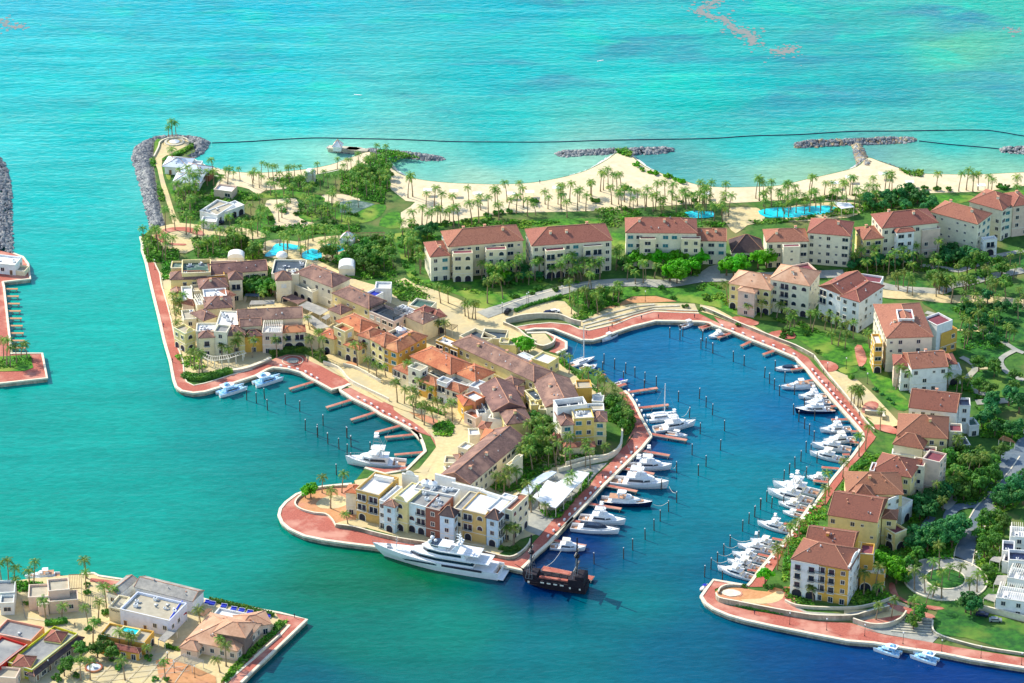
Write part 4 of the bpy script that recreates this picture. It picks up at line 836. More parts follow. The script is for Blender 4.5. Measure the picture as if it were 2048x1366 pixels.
bld('hipped block with two maroon roof terraces and a curved white parapet', AP, [('M 1045,1022 1372,1084', 12, 13, 'h', YE, 'rq', 'r', dict(ch=0)), ('M 1380,977 1485,992', 12.4, 6, 'f', PA, 'dmar', 'rr', {}), ('T 555,207 748,252', 14, 7, 'f', PK, 'dmar', 'nr', dict(espa=0)), ('M 1020,1025 1060,1030', 12.5, 6, 'f', WH, 'dmar', '', {})], 'apartment_block')
bld('hipped block with a triangular dormer roof behind the large gabled one', AP, [('M 830,1220 1300,1228', 12, 15, 'h', YE, 'rq', 'rr', dict(ch=1)), ('M 880,1260 1060,1262', 12.2, 7, 'h', YE, 'rq', '', dict(rise=3.4, ch=0)), ('T 130,690 320,612', 11.5, 5, 'f', WH, 'dmar', 'rr', {}), ('T 320,770 440,680', 7, 4, 'f', WH, 'trim', 'g', {})], 'apartment_block')
bld('yellow walled block with a wide plain gabled roof, second from the south point', AP, [('L 1180,207 1600,272', 12.5, 17, 'g', YE, 'rq', 'mm', dict(ax='u', ch=1)), ('L 1640,237 1760,247', 10.6, 6, 'h', YE, 'rq', 'rr', dict(ch=0)), ('L 1752,372 1850,332', 7.2, 5, 'f', YE, 'dmar', 'gl', {})], 'apartment_block')
bld('yellow four storey block with stacked balconies at the south point', AP, [('L 872,584 1358,677', 14, 14, 'h', OC, 'rq', 'br', dict(ch=0, sp=3.4, fl=4)), ('L 872,582 1108,626', 13.7, 1.2, 'f', WH, 'trim', 'll', dict(back=1, fl=4, par=.2, sp=3.8)), ('L 985,450 1385,505', 13.4, 12, 'g', OC, 'rq', '', dict(ax='u', ch=1)), ('L 1450,537 1562,547', 13, 7, 'f', OC, 'dmar', 'rr', {}), ('L 1455,692 1655,715', 7.4, 5, 'f', OC, 'trim', 'g', {}), ('L 1360,655 1452,505', 15, .5, 'f', WH, 'trim', 'rn', dict(par=.2, espa=1))], 'apartment_block')
# --- villas at the right edge
for k, (e, H, D, lab) in enumerate((('N 1312,207 1460,217', 6.5, 7, 'white cube villa with open roof frame, northernmost at the right edge'), ('N 1250,318 1345,325', 6, 7, 'white cube villa with an orange panel and blue roof court at the right edge'), ('N 1300,390 1460,400', 7, 7, 'tallest white cube villa with two navy roof courts'), ('N 1250,400 1380,420', 4.8, 7, 'white cube villa with bright blue roof court beside the brown canopy'),
   ('N 1290,530 1460,560', 6.4, 7, 'white villa with a slatted roof frame above the lawn'), ('N 1200,690 1440,725', 6.5, 8, 'white villa with three pale roof frames nearest the parked silver car'))):
    bld(lab, 'villa', [(e, H, D, 'f', WH, 'navy' if k in (1, 2, 3) else 'dwhite', 'rr', dict(par=1.2, perg=1 if k in (0, 4, 5) else 0, ac=1))], 'villa', 'white cube villas at the right edge')
# --- headland and hotel
bld('pale grey hipped pavilion nearest the rock headland', 'pavilion', [('A 380,388 570,402', 4, 9, 'h', WH, 'rp', 'd', dict(rise=2, ch=0, ov=1)), ('A 600,375 690,380', 3.4, 4, 'f', WH, 'dwhite', 'n', {})], 'beach_pavilion')
bld('pale grey hipped pavilion, middle of the three on the headland', 'pavilion', [('A 505,440 695,472', 4, 9, 'h', WH, 'rp', 'd', dict(rise=2.4, ch=0, ov=1)), ('A 695,460 760,470', 3, 5, 'f', BR, 'wood', 'n', {})], 'beach_pavilion')
bld('pale grey hipped pavilion, southernmost of the three on the headland', 'pavilion', [('A 470,520 672,530', 4, 8, 'h', WH, 'rp', 'd', dict(rise=2, ch=0, ov=1)), ('A 450,545 560,560', 3, 5, 'f', PK, 'dgrey', 'd', {})], 'beach_pavilion')
bld('low cream beach club with broad tan roof decks among palms', 'beach club', [('A 680,775 830,812', 4.6, 13, 'f', WH, 'dtan', 'd', dict(ac=2)), ('A 822,810 1060,722', 4.2, 6, 'f', WH, 'dwhite', 'a', {}), ('A 690,862 820,868', 3.4, 5, 'f', WH, 'dwhite', 'd', {})], 'beach_club')
bld('small peach villa half hidden by palms on the lawn', 'villa', [('A 800,590 955,610', 3.6, 6, 'f', PK, 'dwhite', 'd', {})], 'villa')
bld('white gazebo with steep pyramid roof at the end of the stone jetty', 'gazebo', [('A 1818,226 1884,230', 1.8, 3.4, 'h', WH, 'white', 'g', dict(rise=2.6, ch=0, ov=.4, z0=1.9))], 'gazebo')
bld('white pyramid gazebo beside the hotel pool', 'gazebo', [('A 1880,1022 1985,1030', 2.6, 5, 'h', WH, 'white', 'g', dict(rise=3, ch=0))], 'gazebo')
# --- the village, north part
bld('yellow house with green walled roof yard at the north west corner of the village', 'house', [('E 305,250 622,242', 8, 6, 'h', YE, 'rb', 'rm', dict(rise=2, ch=0)), ('E 400,195 645,187', 10.4, 12, 'f', YE, 'dgreen', '', dict(ac=6, par=1.6)), ('E 305,150 400,150', 9.6, 6, 'f', YE, 'dgreen', '', {}), ('E 325,375 410,365', 5, 4, 'g', YE, 'rb', 'd', {})], 'village_house')
bld('long brown roofed wing with pink north wall at the top of the village', 'house', [('E 640,208 1130,168', 8.4, 9, 'g', CR, 'rb', 'r', dict(ax='u', ch=0)), ('E 640,120 870,115', 7.6, 3, 'f', PK, 'dgrey', 'n', {}), ('E 620,220 765,210', 8.8, 4, 'f', OC, 'dtan', 'm', {})], 'village_house')
bld('brown hipped house beside the left turret', 'house', [('E 555,330 790,310', 8, 8, 'h', CR, 'rb', 'rr', dict(ch=1))], 'village_house')
bld('cream turret with pyramid roof on the left of the leafy courtyard', 'turret', [('E 805,252 915,246', 9.4, 5, 'h', PA, 'rb', 'bb', dict(rise=2.4, ch=0))], 'turret')
bld('cream turret with arched openings on the right of the leafy courtyard', 'turret', [('E 1205,258 1332,252', 9.6, 5.6, 'h', PA, 'rb', 'aa', dict(rise=2.6, ch=0)), ('E 1300,210 1400,205', 9.8, 5, 'f', PA, 'dwhite', '', dict(ac=1))], 'turret')
bld('white flat roofed house with sunken blue roof deck, left village', 'house', [('E 592,412 787,398', 8, 8, 'f', WH, 'dwhite', 'r', dict(ac=3)), ('E 790,400 850,380', 7, 6, 'h', PK, 'rr', 'r', dict(ch=0))], 'village_house')
bld('white roof slab house on the west side of the village', 'house', [('E 405,425 495,420', 7, 12, 'f', PA, 'dwhite', 'm', {}), ('E 500,350 580,340', 6.4, 6, 'f', PA, 'dtan', 'm', {}), ('E 405,450 500,470', 6, 4, 'h', PK, 'rr', '', dict(ch=0))], 'village_house')
bld('brown roofed house between two white roof decks', 'house', [('E 600,500 826,485', 8, 9.5, 'h', CR, 'rb', '', dict(ch=1)), ('E 585,600 690,565', 8.4, 8, 'h', CR, 'rb', '', dict(ch=0))], 'village_house')
bld('cream flat roofed house at the village west edge', 'house', [('E 415,590 525,580', 8, 8, 'f', CR, 'dtan', 'sr', dict(ac=1)), ('E 530,470 600,460', 7.5, 6, 'f', PA, 'dwhite', '', dict(perg=1))], 'village_house')
bld('yellow house with arched gable facing the west quay', 'house', [('E 425,712 512,680', 8.4, 7, 'f', LM, 'dtan', 'ak', dict(espa=1)), ('E 400,690 430,700', 7, 4, 'h', PK, 'rb', '', dict(ch=0))], 'village_house')
bld('dark slate roof deck crowded with machinery at the top of the village', 'service block', [('E 1165,200 1440,205', 9.2, 13, 'f', PA, 'ddark', 'm', dict(ac=9))], 'service_block')
bld('long cream wing with brown roof east of the right turret', 'house', [('E 1370,192 1682,314', 9.5, 10, 'h', PA, 'rb', 'm', dict(ch=1)), ('E 1345,285 1515,360', 5.6, 6, 'f', PA, 'dtan', 'k', {}), ('E 1500,345 1570,330', 5.8, 4, 'f', PA, 'dtan', 'rr', {})], 'village_house')
bld('white rooftop yard full of tanks and ducts behind the bay facades', 'service block', [('E 690,645 912,652', 9.3, 13, 'f', PA, 'dwhite', '', dict(ac=8, par=.6)), ('E 520,692 690,690', 8.8, 7, 'f', PA, 'dwhite', '', dict(ac=5))], 'service_block')
bld('bay front terrace of pale yellow facades with a square centre tower', 'house', [('E 672,692 782,702', 10.2, 6, 'f', PA, 'dgrey', 'rm', {}), ('E 548,747 674,740', 8, 5, 'h', CR, 'rb', 'b', dict(ch=0)), ('E 778,730 935,722', 8.2, 8, 'h', LM, 'rb', 'm', dict(ch=0)), ('E 935,737 1085,727', 7, 5, 'h', OC, 'rb', 's', dict(ch=0)), ('E 1085,702 1255,702', 9, 7, 'f', PK, 'dwhite', 'bb', dict(perg=1)), ('E 1260,702 1450,692', 7.6, 5, 'h', CR, 'ro', 'l', dict(ch=0)), ('E 900,650 1080,640', 9.6, 6, 'g', CR, 'rb', '', dict(ax='u', ch=0)), ('E 880,600 1430,574', 10.6, 9, 'g', CR, 'rb', 'n', dict(ax='u', ch=0)), ('E 1255,620 1425,612', 8.6, 3, 'f', 'c8d8b0', 'dgreen', 'r', {})], 'village_house')
bld('yellow and cream wing with long brown roof in the middle of the village', 'house', [('F 283,110 590,242', 8.4, 9, 'h', YE, 'rb', 'm', dict(ch=1))], 'village_house')
bld('small square house with dark pyramid roof beside the carports', 'house', [('F 250,247 347,290', 5.6, 6, 'h', CR, 'rb', 'r', dict(ch=0))], 'village_house')
bld('orange roofed wing behind the yellow watchtower', 'house', [('F 312,347 512,447', 9, 9, 'h', CR, 'ro', '', dict(ch=0))], 'village_house')
bld('arcaded yellow terrace with a square watchtower with orange arches', 'house', [('F 287,397 385,440', 11.4, 4.6, 'f', YE, 'ro', 'ba', dict(par=1.1)), ('F 172,467 290,502', 7.2, 6, 'h', YE, 'ro', 'k', dict(ch=0)), ('F 380,548 502,592', 6.6, 5, 'h', YE, 'ro', 'k', dict(ch=0)), ('F 497,467 597,502', 10, 8, 'h', CR, 'rt', 'kr', dict(ch=0)), ('F 600,497 715,562', 10.6, 8, 'h', LM, 'rt', 'k', dict(ch=0)), ('F 705,567 832,614', 10, 17, 'h', OC, 'rt', 's', dict(ch=1)),
   ('F 690,470 800,520', 10.5, 11, 'f', CR, 'ddark', '', dict(ac=6, tank=2, par=1.2))], 'village_house')
bld('pale pink house with dark slatted roof terrace', 'house', [('F 590,262 800,352', 7.6, 8, 'f', 'eed2c2', 'ddark', 'am', dict(perg=2, par=1)), ('F 585,225 700,190', 7.8, 8, 'h', CR, 'rb', '', dict(ch=0))], 'village_house')
bld('white box roof pavilion with machinery near the plunge pool', 'service block', [('F 800,242 920,295', 8.6, 5, 'f', WH, 'dgrey', 'n', dict(ac=5)), ('F 640,70 775,72', 6.6, 6, 'f', WH, 'dwhite', 'n', {}), ('F 560,110 640,140', 5.6, 5, 'f', WH, 'blue', '', {})], 'service_block')
bld('cream corner house with mixed brown hips below the roundabout road', 'house', [('F 1050,332 1142,312', 8.6, 8, 'f', CR, 'dwhite', 'rr', {}), ('F 900,305 1050,372', 8, 8, 'h', CR, 'rb', '', dict(ch=0)), ('F 1145,325 1242,303', 7.4, 6, 'h', CR, 'rr', 'lr', dict(ch=0)), ('F 980,262 1060,292', 8.8, 6, 'h', CR, 'rr', '', dict(ch=0))], 'village_house')
bld('flat garden court building with turquoise plunge pool', 'house', [('F 930,215 1100,250', 4.6, 7, 'f', PA, 'dgreen', '', dict(perg=0)), ], 'village_house')
bld('pair of dark sunken roof courts near the fountain terrace', 'house', [('F 1360,475 1540,550', 5.2, 9, 'f', CR, 'ddark', 'm', dict(par=1.4)), ('F 1545,490 1750,505', 5.2, 8, 'f', CR, 'ddark', 'm', dict(par=1.4))], 'village_house')  # dark deck colour puts the shade of these courts into the surface
bld('small lemon yellow box house beside a round green tree', 'house', [('F 1705,545 1845,555', 5, 5, 'f', LM, 'dtan', 'n', {}), ('F 1700,530 1780,535', 5.6, 4, 'f', LM, 'dtan', '', {})], 'village_house')
bld('very long brown roofed range running down the village spine', 'house', [('G 232,197 930,520', 8.6, 10, 'h', LM, 'rb', 'm', dict(ch=3, rise=2.6))], 'village_house')
bld('ochre loft house with tall dark arches in front of the long brown range', 'house', [('F 1160,512 1345,587', 8, 5, 'f', OC, 'dwhite', 'k', dict(ac=1)), ('F 1385,592 1520,612', 6.6, 4.5, 'h', CR, 'rb', 'b', dict(ch=0))], 'village_house')
bld('orange roof range with a bright red hipped east end', 'house', [('F 945,647 1285,802', 8, 11, 'h', CR, 'ro', '', dict(ch=1)), ('F 1330,792 1497,864', 7.5, 10, 'h', PA, 'ro', 'r', dict(ch=1))], 'village_house')
bld('cream arcaded terrace with two square lookout towers by the cream promenade', 'house', [('F 922,737 1025,775', 10.4, 4.6, 'f', PA, 'dtan', 'ka', dict(par=1)), ('F 800,747 922,802', 6.6, 5, 'h', CR, 'rt', 'k', dict(ch=0)), ('F 1012,852 1152,902', 6.6, 5, 'h', OC, 'rt', 'k', dict(ch=0)), ('F 1165,852 1252,882', 8.6, 4, 'f', WH, 'dgrey', 'ba', dict(par=.8)), ('F 1215,907 1360,957', 6.6, 5, 'h', PA, 'rt', 'lb', dict(ch=0)),
   ('F 1345,985 1400,1070', 6.4, 5, 'h', OC, 'ro', 'r', dict(ch=0)), ('F 1090,790 1215,850', 6, 6, 'f', PA, 'ddark', '', dict(perg=2)), ('F 1270,850 1420,900', 6.2, 6, 'f', WH, 'dgrey', '', {})], 'village_house')
bld('brick orange tower house with white roof decks', 'house', [('F 1397,982 1497,1032', 8.4, 5, 'f', 'c8805a', 'dwhite', 'm', {}), ('F 1500,985 1590,1110', 6.4, 6, 'f', WH, 'ddark', '', dict(ac=3)), ('F 1440,900 1560,940', 7.6, 6, 'f', WH, 'dwhite', '', dict(ac=4)), ('F 1400,1130 1500,1180', 4.5, 4, 'f', PK, 'rt', 'd', {})], 'village_house')
bld('broad brown gabled house with pale ridge, centre of the south village', 'house', [('G 467,567 582,782', 8, 12, 'g', PA, 'rb', 'm', dict(ax='u', ch=2)), ('G 650,530 760,570', 7, 6, 'h', PA, 'rb', '', dict(ch=0))], 'village_house')
bld('brown hipped house with ochre wall above the shrub court', 'house', [('G 700,887 905,862', 7.6, 10, 'h', LM, 'rb', 'm', dict(ch=1)), ('G 540,835 660,850', 5.4, 6, 'f', WH, 'dwhite', 'm', {}), ('G 455,800 535,790', 5.4, 3.4, 'f', WH, 'ddark', '', dict(perg=2))], 'village_house')
bld('cream patio house with small hip and narrow dark roof slot', 'house', [('G 735,642 832,645', 6.4, 7, 'h', LM, 'rb', 'a', dict(ch=0)), ('G 850,600 945,690', 6.8, 4, 'f', LM, 'ddark', 'a', dict(ac=1)), ('G 905,725 970,720', 6.4, 4, 'f', LM, 'dgrey', 'r', {})], 'village_house')
bld('brown gabled house behind the white roofed corner building', 'house', [('G 935,530 1037,742', 8, 13, 'g', PA, 'rb', 'm', dict(ax='u', ch=1)), ('G 970,760 1110,770', 6.4, 3, 'f', LM, 'dgrey', 'a', {})], 'village_house')
bld('plain yellow box tower beside the service yard', 'house', [('G 1297,577 1425,572', 8, 6, 'f', OC, 'dtan', 'n', {}), ('G 1240,560 1300,580', 6, 5, 'f', PA, 'dgrey', 'm', dict(ac=2)), ('G 1425,690 1520,695', 4.6, 5, 'f', WH, 'dwhite', '', {})], 'village_house')
bld('low yellow box with white deck at the inner end of the basin', 'house', [('G 912,325 1052,372', 5.8, 7, 'f', LM, 'dwhite', 'n', {}), ('G 780,300 870,340', 3.6, 4, 'f', WH, 'dwhite', '', {})], 'village_house')
bld('yellow and white corner building with tall white roof screen', 'house', [('G 1270,837 1442,827', 11.8, 7, 'f', 'eccc70', 'dwhite', 'sr', dict(ac=3)), ('G 1165,897 1267,887', 9.8, 10, 'h', PA, 'rb', 's', dict(ch=0)), ('G 1440,862 1548,862', 9.8, 7, 'h', LM, 'rb', 's', dict(ch=0)), ('G 1130,745 1385,715', 13.4, 6, 'f', WH, 'ddark', 'nm', dict(par=2.2, ac=2)), ('G 1392,767 1530,765', 11, 5, 'f', WH, 'dtan', '', {}), ('G 1180,1050 1440,1040', 3.4, 3, 'h', CR, 'rr', '', dict(back=1, ch=0)), ('G 1060,1020 1160,1040', 4, 5, 'h', PA, 'rr', 'g', dict(ch=0))], 'village_house')
bld('long diagonal brown roofed range above the restaurant terrace', 'house', [('I 1512,410 1928,56', 8, 12, 'g', PA, 'rb', 'rr', dict(ax='u', ch=3)), ('I 1790,260 1890,180', 8.6, 1.5, 'f', CR, 'dwhite', 'n', dict(back=1, espa=1))], 'village_house')
bld('house with flat scarlet orange roof slope and white tower', 'house', [('G 480,1020 640,1035', 6.6, 8, 'h', PK, 'ro', 'm', dict(ch=0)), ('G 380,980 470,975', 7, 5, 'f', CR, 'dwhite', 'n', {}), ('G 455,920 530,930', 6, 5, 'h', PK, 'rr', '', dict(ch=0))], 'village_house')
bld('small cream tower house with white roof box and blue wall', 'house', [('G 282,1080 362,1105', 8, 4.6, 'f', CR, 'dwhite', 'm', {}), ('G 362,1125 445,1110', 6.4, 4, 'f', '2a50c0', 'dwhite', '', {}), ('G 450,1110 560,1090', 5.8, 3, 'f', WH, 'dwhite', '', {})], 'village_house')
bld('low cream box house with terracotta cabin on the cream promenade', 'house', [('G 162,1215 275,1220', 5, 5, 'f', CR, 'dtan', 'd', {}), ('G 280,1195 340,1185', 5, 4, 'h', PK, 'rb', 'd', dict(ch=0)), ('G 190,1290 300,1270', 4, 4, 'f', PA, 'dgrey', '', dict(ac=1))], 'village_house')
# --- peninsula front building
bld('long white roofed quay building with yellow, white and brick facades and two water tanks', AP, [
  ('I 1040,545 1180,582', 11.6, 13, 'f', 'd8ecec', 'dgrey', 'k', dict(fl=3, par=.5, ac=3)), ('I 652,447 828,492', 12, 14, 'f', 'dcb468', 'dwhite', 'k', dict(fl=3, par=1.0)), ('I 575,467 652,476', 9, 5, 'h', PA, 'ro', 'l', dict(ch=0)),
  ('I 828,530 870,542', 11, 12, 'f', WH, 'dwhite', 'b', dict(fl=3)), ('I 862,562 945,584', 10.6, 4, 'h', 'cfe8ea', 'rb', 'k', dict(fl=3, ch=0, back=0)), ('I 932,518 1040,548', 12.2, 13, 'f', LM, 'dwhite', 'k', dict(fl=3, espa=1, par=.5)),
  ('I 1180,582 1288,608', 12, 13, 'f', BR, 'dgrey', 'rr', dict(fl=3, par=.5, ac=3)), ('I 1288,640 1392,660', 11, 4, 'h', 'cfe4ee', 'rk', 'rr', dict(fl=3, rise=2.8, ch=0)), ('I 1390,590 1458,606', 11.6, 13, 'f', CR, 'dgrey', 'l', dict(fl=3, par=.5)),
  ('I 1456,597 1637,640', 12, 13, 'f', 'e0bc74', 'dwhite', 'k', dict(fl=3, par=.6)), ('I 1642,660 1728,680', 11.2, 4, 'h', 'cfe4ee', 'rk', 'kb', dict(fl=3, rise=2.8, ch=0)), ('I 1640,600 1740,628', 12.6, 13, 'f', WH, 'dwhite', 'bb', dict(fl=3, par=.6)),
  ('I 1760,590 1835,610', 12.2, 12, 'f', CR, 'rr', 'bk', dict(fl=3, par=.5)), ('I 1090,440 1400,500', 12.4, 5, 'f', WH, 'dgrey', '', dict(par=.3, tank=2, ac=10)), ('I 790,345 930,372', 12.8, 1.2, 'f', WH, 'trim', '', dict(par=.2)), ('I 1000,330 1120,355', 13.2, .8, 'f', WH, 'trim', '', dict(par=.2, espa=1)), ('I 1250,335 1400,372', 13.4, .8, 'f', WH, 'trim', '', dict(par=.2)), ('I 1380,400 1620,455', 12.8, .8, 'f', WH, 'trim', '', dict(par=.2)), ('I 1590,455 1830,530', 12.8, .8, 'f', WH, 'trim', '', dict(par=.2))], 'quay_building')
# --- bottom left quay
bld('sandy shop building with round tower and roof pergola at the bottom left quay', 'shop building', [('O 495,417 712,398', 7.4, 7.5, 'f', PK, 'dtan', '', {}), ('O 290,480 495,470', 5.4, 8, 'f', PK, 'dtan', 'm', {}), ('O 500,527 800,502', 4.8, 6, 'f', PK, 'dtan', 'm', {}), ('O 395,505 495,500', 4.6, 3, 'f', PK, 'dtan', 'n', dict(back=1))], 'shop_building')
bld('cream cube house cut by the left edge of the picture above the salmon shops', 'shop building', [('O -80,440 150,430', 5.4, 8, 'f', 'e0e4dc', 'dgrey', 'm', {}), ('O 0,540 140,535', 4.8, 5, 'f', 'e0e4dc', 'dgrey', 'd', {})], 'shop_building')
bld('salmon shop with grey roof deck and two roof hatches at the left edge', 'shop building', [('O -60,845 320,925', 4.6, 9, 'f', 'e8a080', 'dgrey', 'n', dict(ac=1))], 'shop_building')
bld('scarlet walled shop with wide grey roof at the left edge', 'shop building', [('O -60,1225 275,965', 5, 10, 'f', 'cc3024', 'dgrey', 'n', {}), ('O -80,1290 160,1310', 4, 6, 'f', PK, 'dtan', 'n', {})], 'shop_building')
bld('lime yellow shop with two framed tile pyramids on its roof', 'shop building', [('O 325,1222 795,852', 4.4, 9.4, 'f', 'c8c832', 'dgrey', 'n', {}), ('O 120,1180 310,1200', 4.5, 6.6, 'h', LM, 'rr', '', dict(rise=1.8, ch=0, ov=.1)), ('O 450,920 620,945', 4.5, 6.4, 'h', LM, 'rr', '', dict(rise=1.8, ch=0, ov=.1)), ('O 350,1285 850,895', 2.8, 2.4, 'h', 'a8a090', 'rk', 'd', dict(rise=.7, ch=0))], 'shop_building')
bld('large tan roofed restaurant with blue end wall and weathered timber roof behind', 'restaurant', [('O 1228,602 1735,722', 6.2, 12, 'f', 'dfe4f0', 'dtan', 'd', dict(ac=8, par=.9)), ('O 1112,580 1228,602', 5.4, 8, 'f', CR, 'dtan', 'n', {}), ('O 1590,710 1725,735', 5.0, 4, 'f', CR, 'dtan', 'n', {}), ('P 608,700 622,702', 5.6, 11.6, 'f', '3050d0', 'blue', 'n', {}), ('O 1200,460 1400,300', 4.4, 4, 'g', WH, 'rw', 'n', dict(ch=0)), ('P 255,372 850,520', 4.6, 7, 'g', WH, 'rw', 'n', dict(ax='u', ch=0))], 'restaurant')
bld('ochre cafe with rooftop plunge pool and tiled lean-to', 'cafe', [('O 1022,862 1480,947', 4.8, 7.5, 'f', OC, 'dtan', 'nk', {}), ('O 1040,930 1450,1010', 3.2, 2.5, 'h', OC, 'rr', 'g', dict(back=1, ch=0, rise=.8)), ('O 1215,835 1390,870', 5.5, 3.8, 'f', LM, 'pool', '', dict(par=.4))], 'cafe')
bld('sandy roofed hip house with raised lantern at the bottom left point', 'restaurant', [('P 790,915 1300,1027', 4.2, 17.5, 'h', PK, 'rs', 'rr', dict(rise=3.6, ch=1)), ('P 1095,835 1372,880', 7.6, 8, 'h', '8a7468', 'rs', '', dict(rise=2, ch=0, ov=1)), ('P 720,995 890,1030', 3.2, 5, 'h', PK, 'rs', 'g', dict(rise=1.8, ch=0)), ('P 1330,800 1640,750', 3.8, 8, 'h', PK, 'rs', 'g', dict(rise=1.6, ch=0)), ('P 1040,680 1340,740', 3.4, 6, 'f', WH, 'dwhite', '', {})], 'restaurant')
bld('white quay house at the far left edge with pink paving around', 'house', [('U -60,640 85,655', 4.6, 8, 'f', WH, 'dwhite', 'd', dict(ac=2)), ('U 60,680 140,690', 2.2, 5, 'f', CR, 'dtan', '', {})], 'quay_house')
windows_all()
# ------------------------------------------------------------------ boats
def hull(mb, L, B, h0, h1, mi=0, mdeck=1, cock=.26, draft=.5, flare=.82, stripe=None, n=14, pw=2.3, knee=.42, nose=.04):
    st = []
    for i in range(n+1):
        t = i/n; k = max(0, (t-knee)/(1-knee)); b = B/2*(1-k**pw)*(.9+.1*min(1, t/.2)); b = max(b, .02); z = h0+(h1-h0)*t*t
        xs = -L/2+L*t; rake = L*nose*k
        st.append([(xs-rake*1.6, 0, -draft*(1-k*.8)), (xs-rake, b*flare*(1-.35*k), .05), (xs-rake*.3, b*(flare+(1-flare)*.7), z*.55), (xs, b, z)])
    V = []; F = []; S = len(st[0])
    for s_ in (1, -1):
        o = len(V)
        for r in st: V += [(x, y*s_, z) for x, y, z in r]
        for i in range(n):
            for j in range(S-1):
                a = o+i*S+j; q = (a, a+S, a+S+1, a+1); F.append(q if s_ < 0 else q[::-1])
    mb.add(V, F, mi)
    r = st[0]; mb.add([r[0], r[1], r[2], r[3], (r[3][0], -r[3][1], r[3][2]), (r[2][0], -r[2][1], r[2][2]), (r[1][0], -r[1][1], r[1][2])], [(0, 1, 2, 3, 4, 5, 6)[::-1]], mi)
    # sheer cap, deck
    D = []; i0 = max(0, int(cock*n))
    for i in range(n+1):
        x, y, z = st[i][3]; D += [(x, y-.01, z+.02), (x, -y+.01, z+.02)]
    mb.add(D, [(2*i, 2*i+1, 2*i+3, 2*i+2)[::-1] for i in range(i0, n)], mdeck)
    if i0:
        m2 = []
        for i in range(i0+1):
            x, y, z = st[i][3]; m2 += [(x, y, z+.02), (x, y-.28, z+.02), (x, y-.28, .45), (x, -y+.28, .45), (x, -y+.28, z+.02), (x, -y, z+.02)]
        mb.add(m2, [tuple(q) for i in range(i0) for q in ((6*i+0, 6*i+1, 6*i+7, 6*i+6), (6*i+1, 6*i+2, 6*i+8, 6*i+7), (6*i+3, 6*i+4, 6*i+10, 6*i+9), (6*i+4, 6*i+5, 6*i+11, 6*i+10))], mdeck)
        mb.add([m2[2], m2[3], m2[6*i0+3], m2[6*i0+2]], [(0, 1, 2, 3)[::-1]], len(mb.mats)-1)
        b = m2[6*i0:6*i0+6]; mb.add([b[1], b[2], b[3], b[4]], [(0, 1, 2, 3)], mdeck)
    return st
def slab(mb, pts, z0, z1, mi=0, sh=0, top=None):
    """closed plan outline (half, mirrored) lofted from z0 to z1, shrunk and swept aft by sh"""
    P = pts+[(x, -y) for x, y in reversed(pts)]; n = len(P); sc = 1-sh; cx = sum(p[0] for p in P)/n
    V = [(x, y, z0) for x, y in P]+[((x-cx)*sc+cx-(sh*.6 if x > cx else 0), y*sc, z1) for x, y in P]
    mb.add(V, [(i, (i+1) % n, n+(i+1) % n, n+i)[::-1] for i in range(n)], mi)
    m2 = [Vector((v[0], v[1], 0)) for v in V[n:]]
    for t in tessellate_polygon([m2]):
        a, b, c = [m2[i] for i in t]; cr = (b.x-a.x)*(c.y-a.y)-(b.y-a.y)*(c.x-a.x)
        q = tuple(n+i for i in t); mb.f.append(tuple(i+len(mb.v)-2*n for i in (q if cr > 0 else q[::-1]))); mb.m.append(mi if top is None else top)
def rail(mb, st, i0, h=.75, r=.035):
    for s_ in (1, -1):
        prev = None
        for i in range(i0, len(st)):
            x, y, z = st[i][3]; p = Vector((x, (y-.08)*s_, z)); q = p+Vector((0, 0, h)); mb.cyl(p, q, r, n=4, cap=False)
            if prev: mb.cyl(prev, q, r, n=4, cap=False)
            prev = q
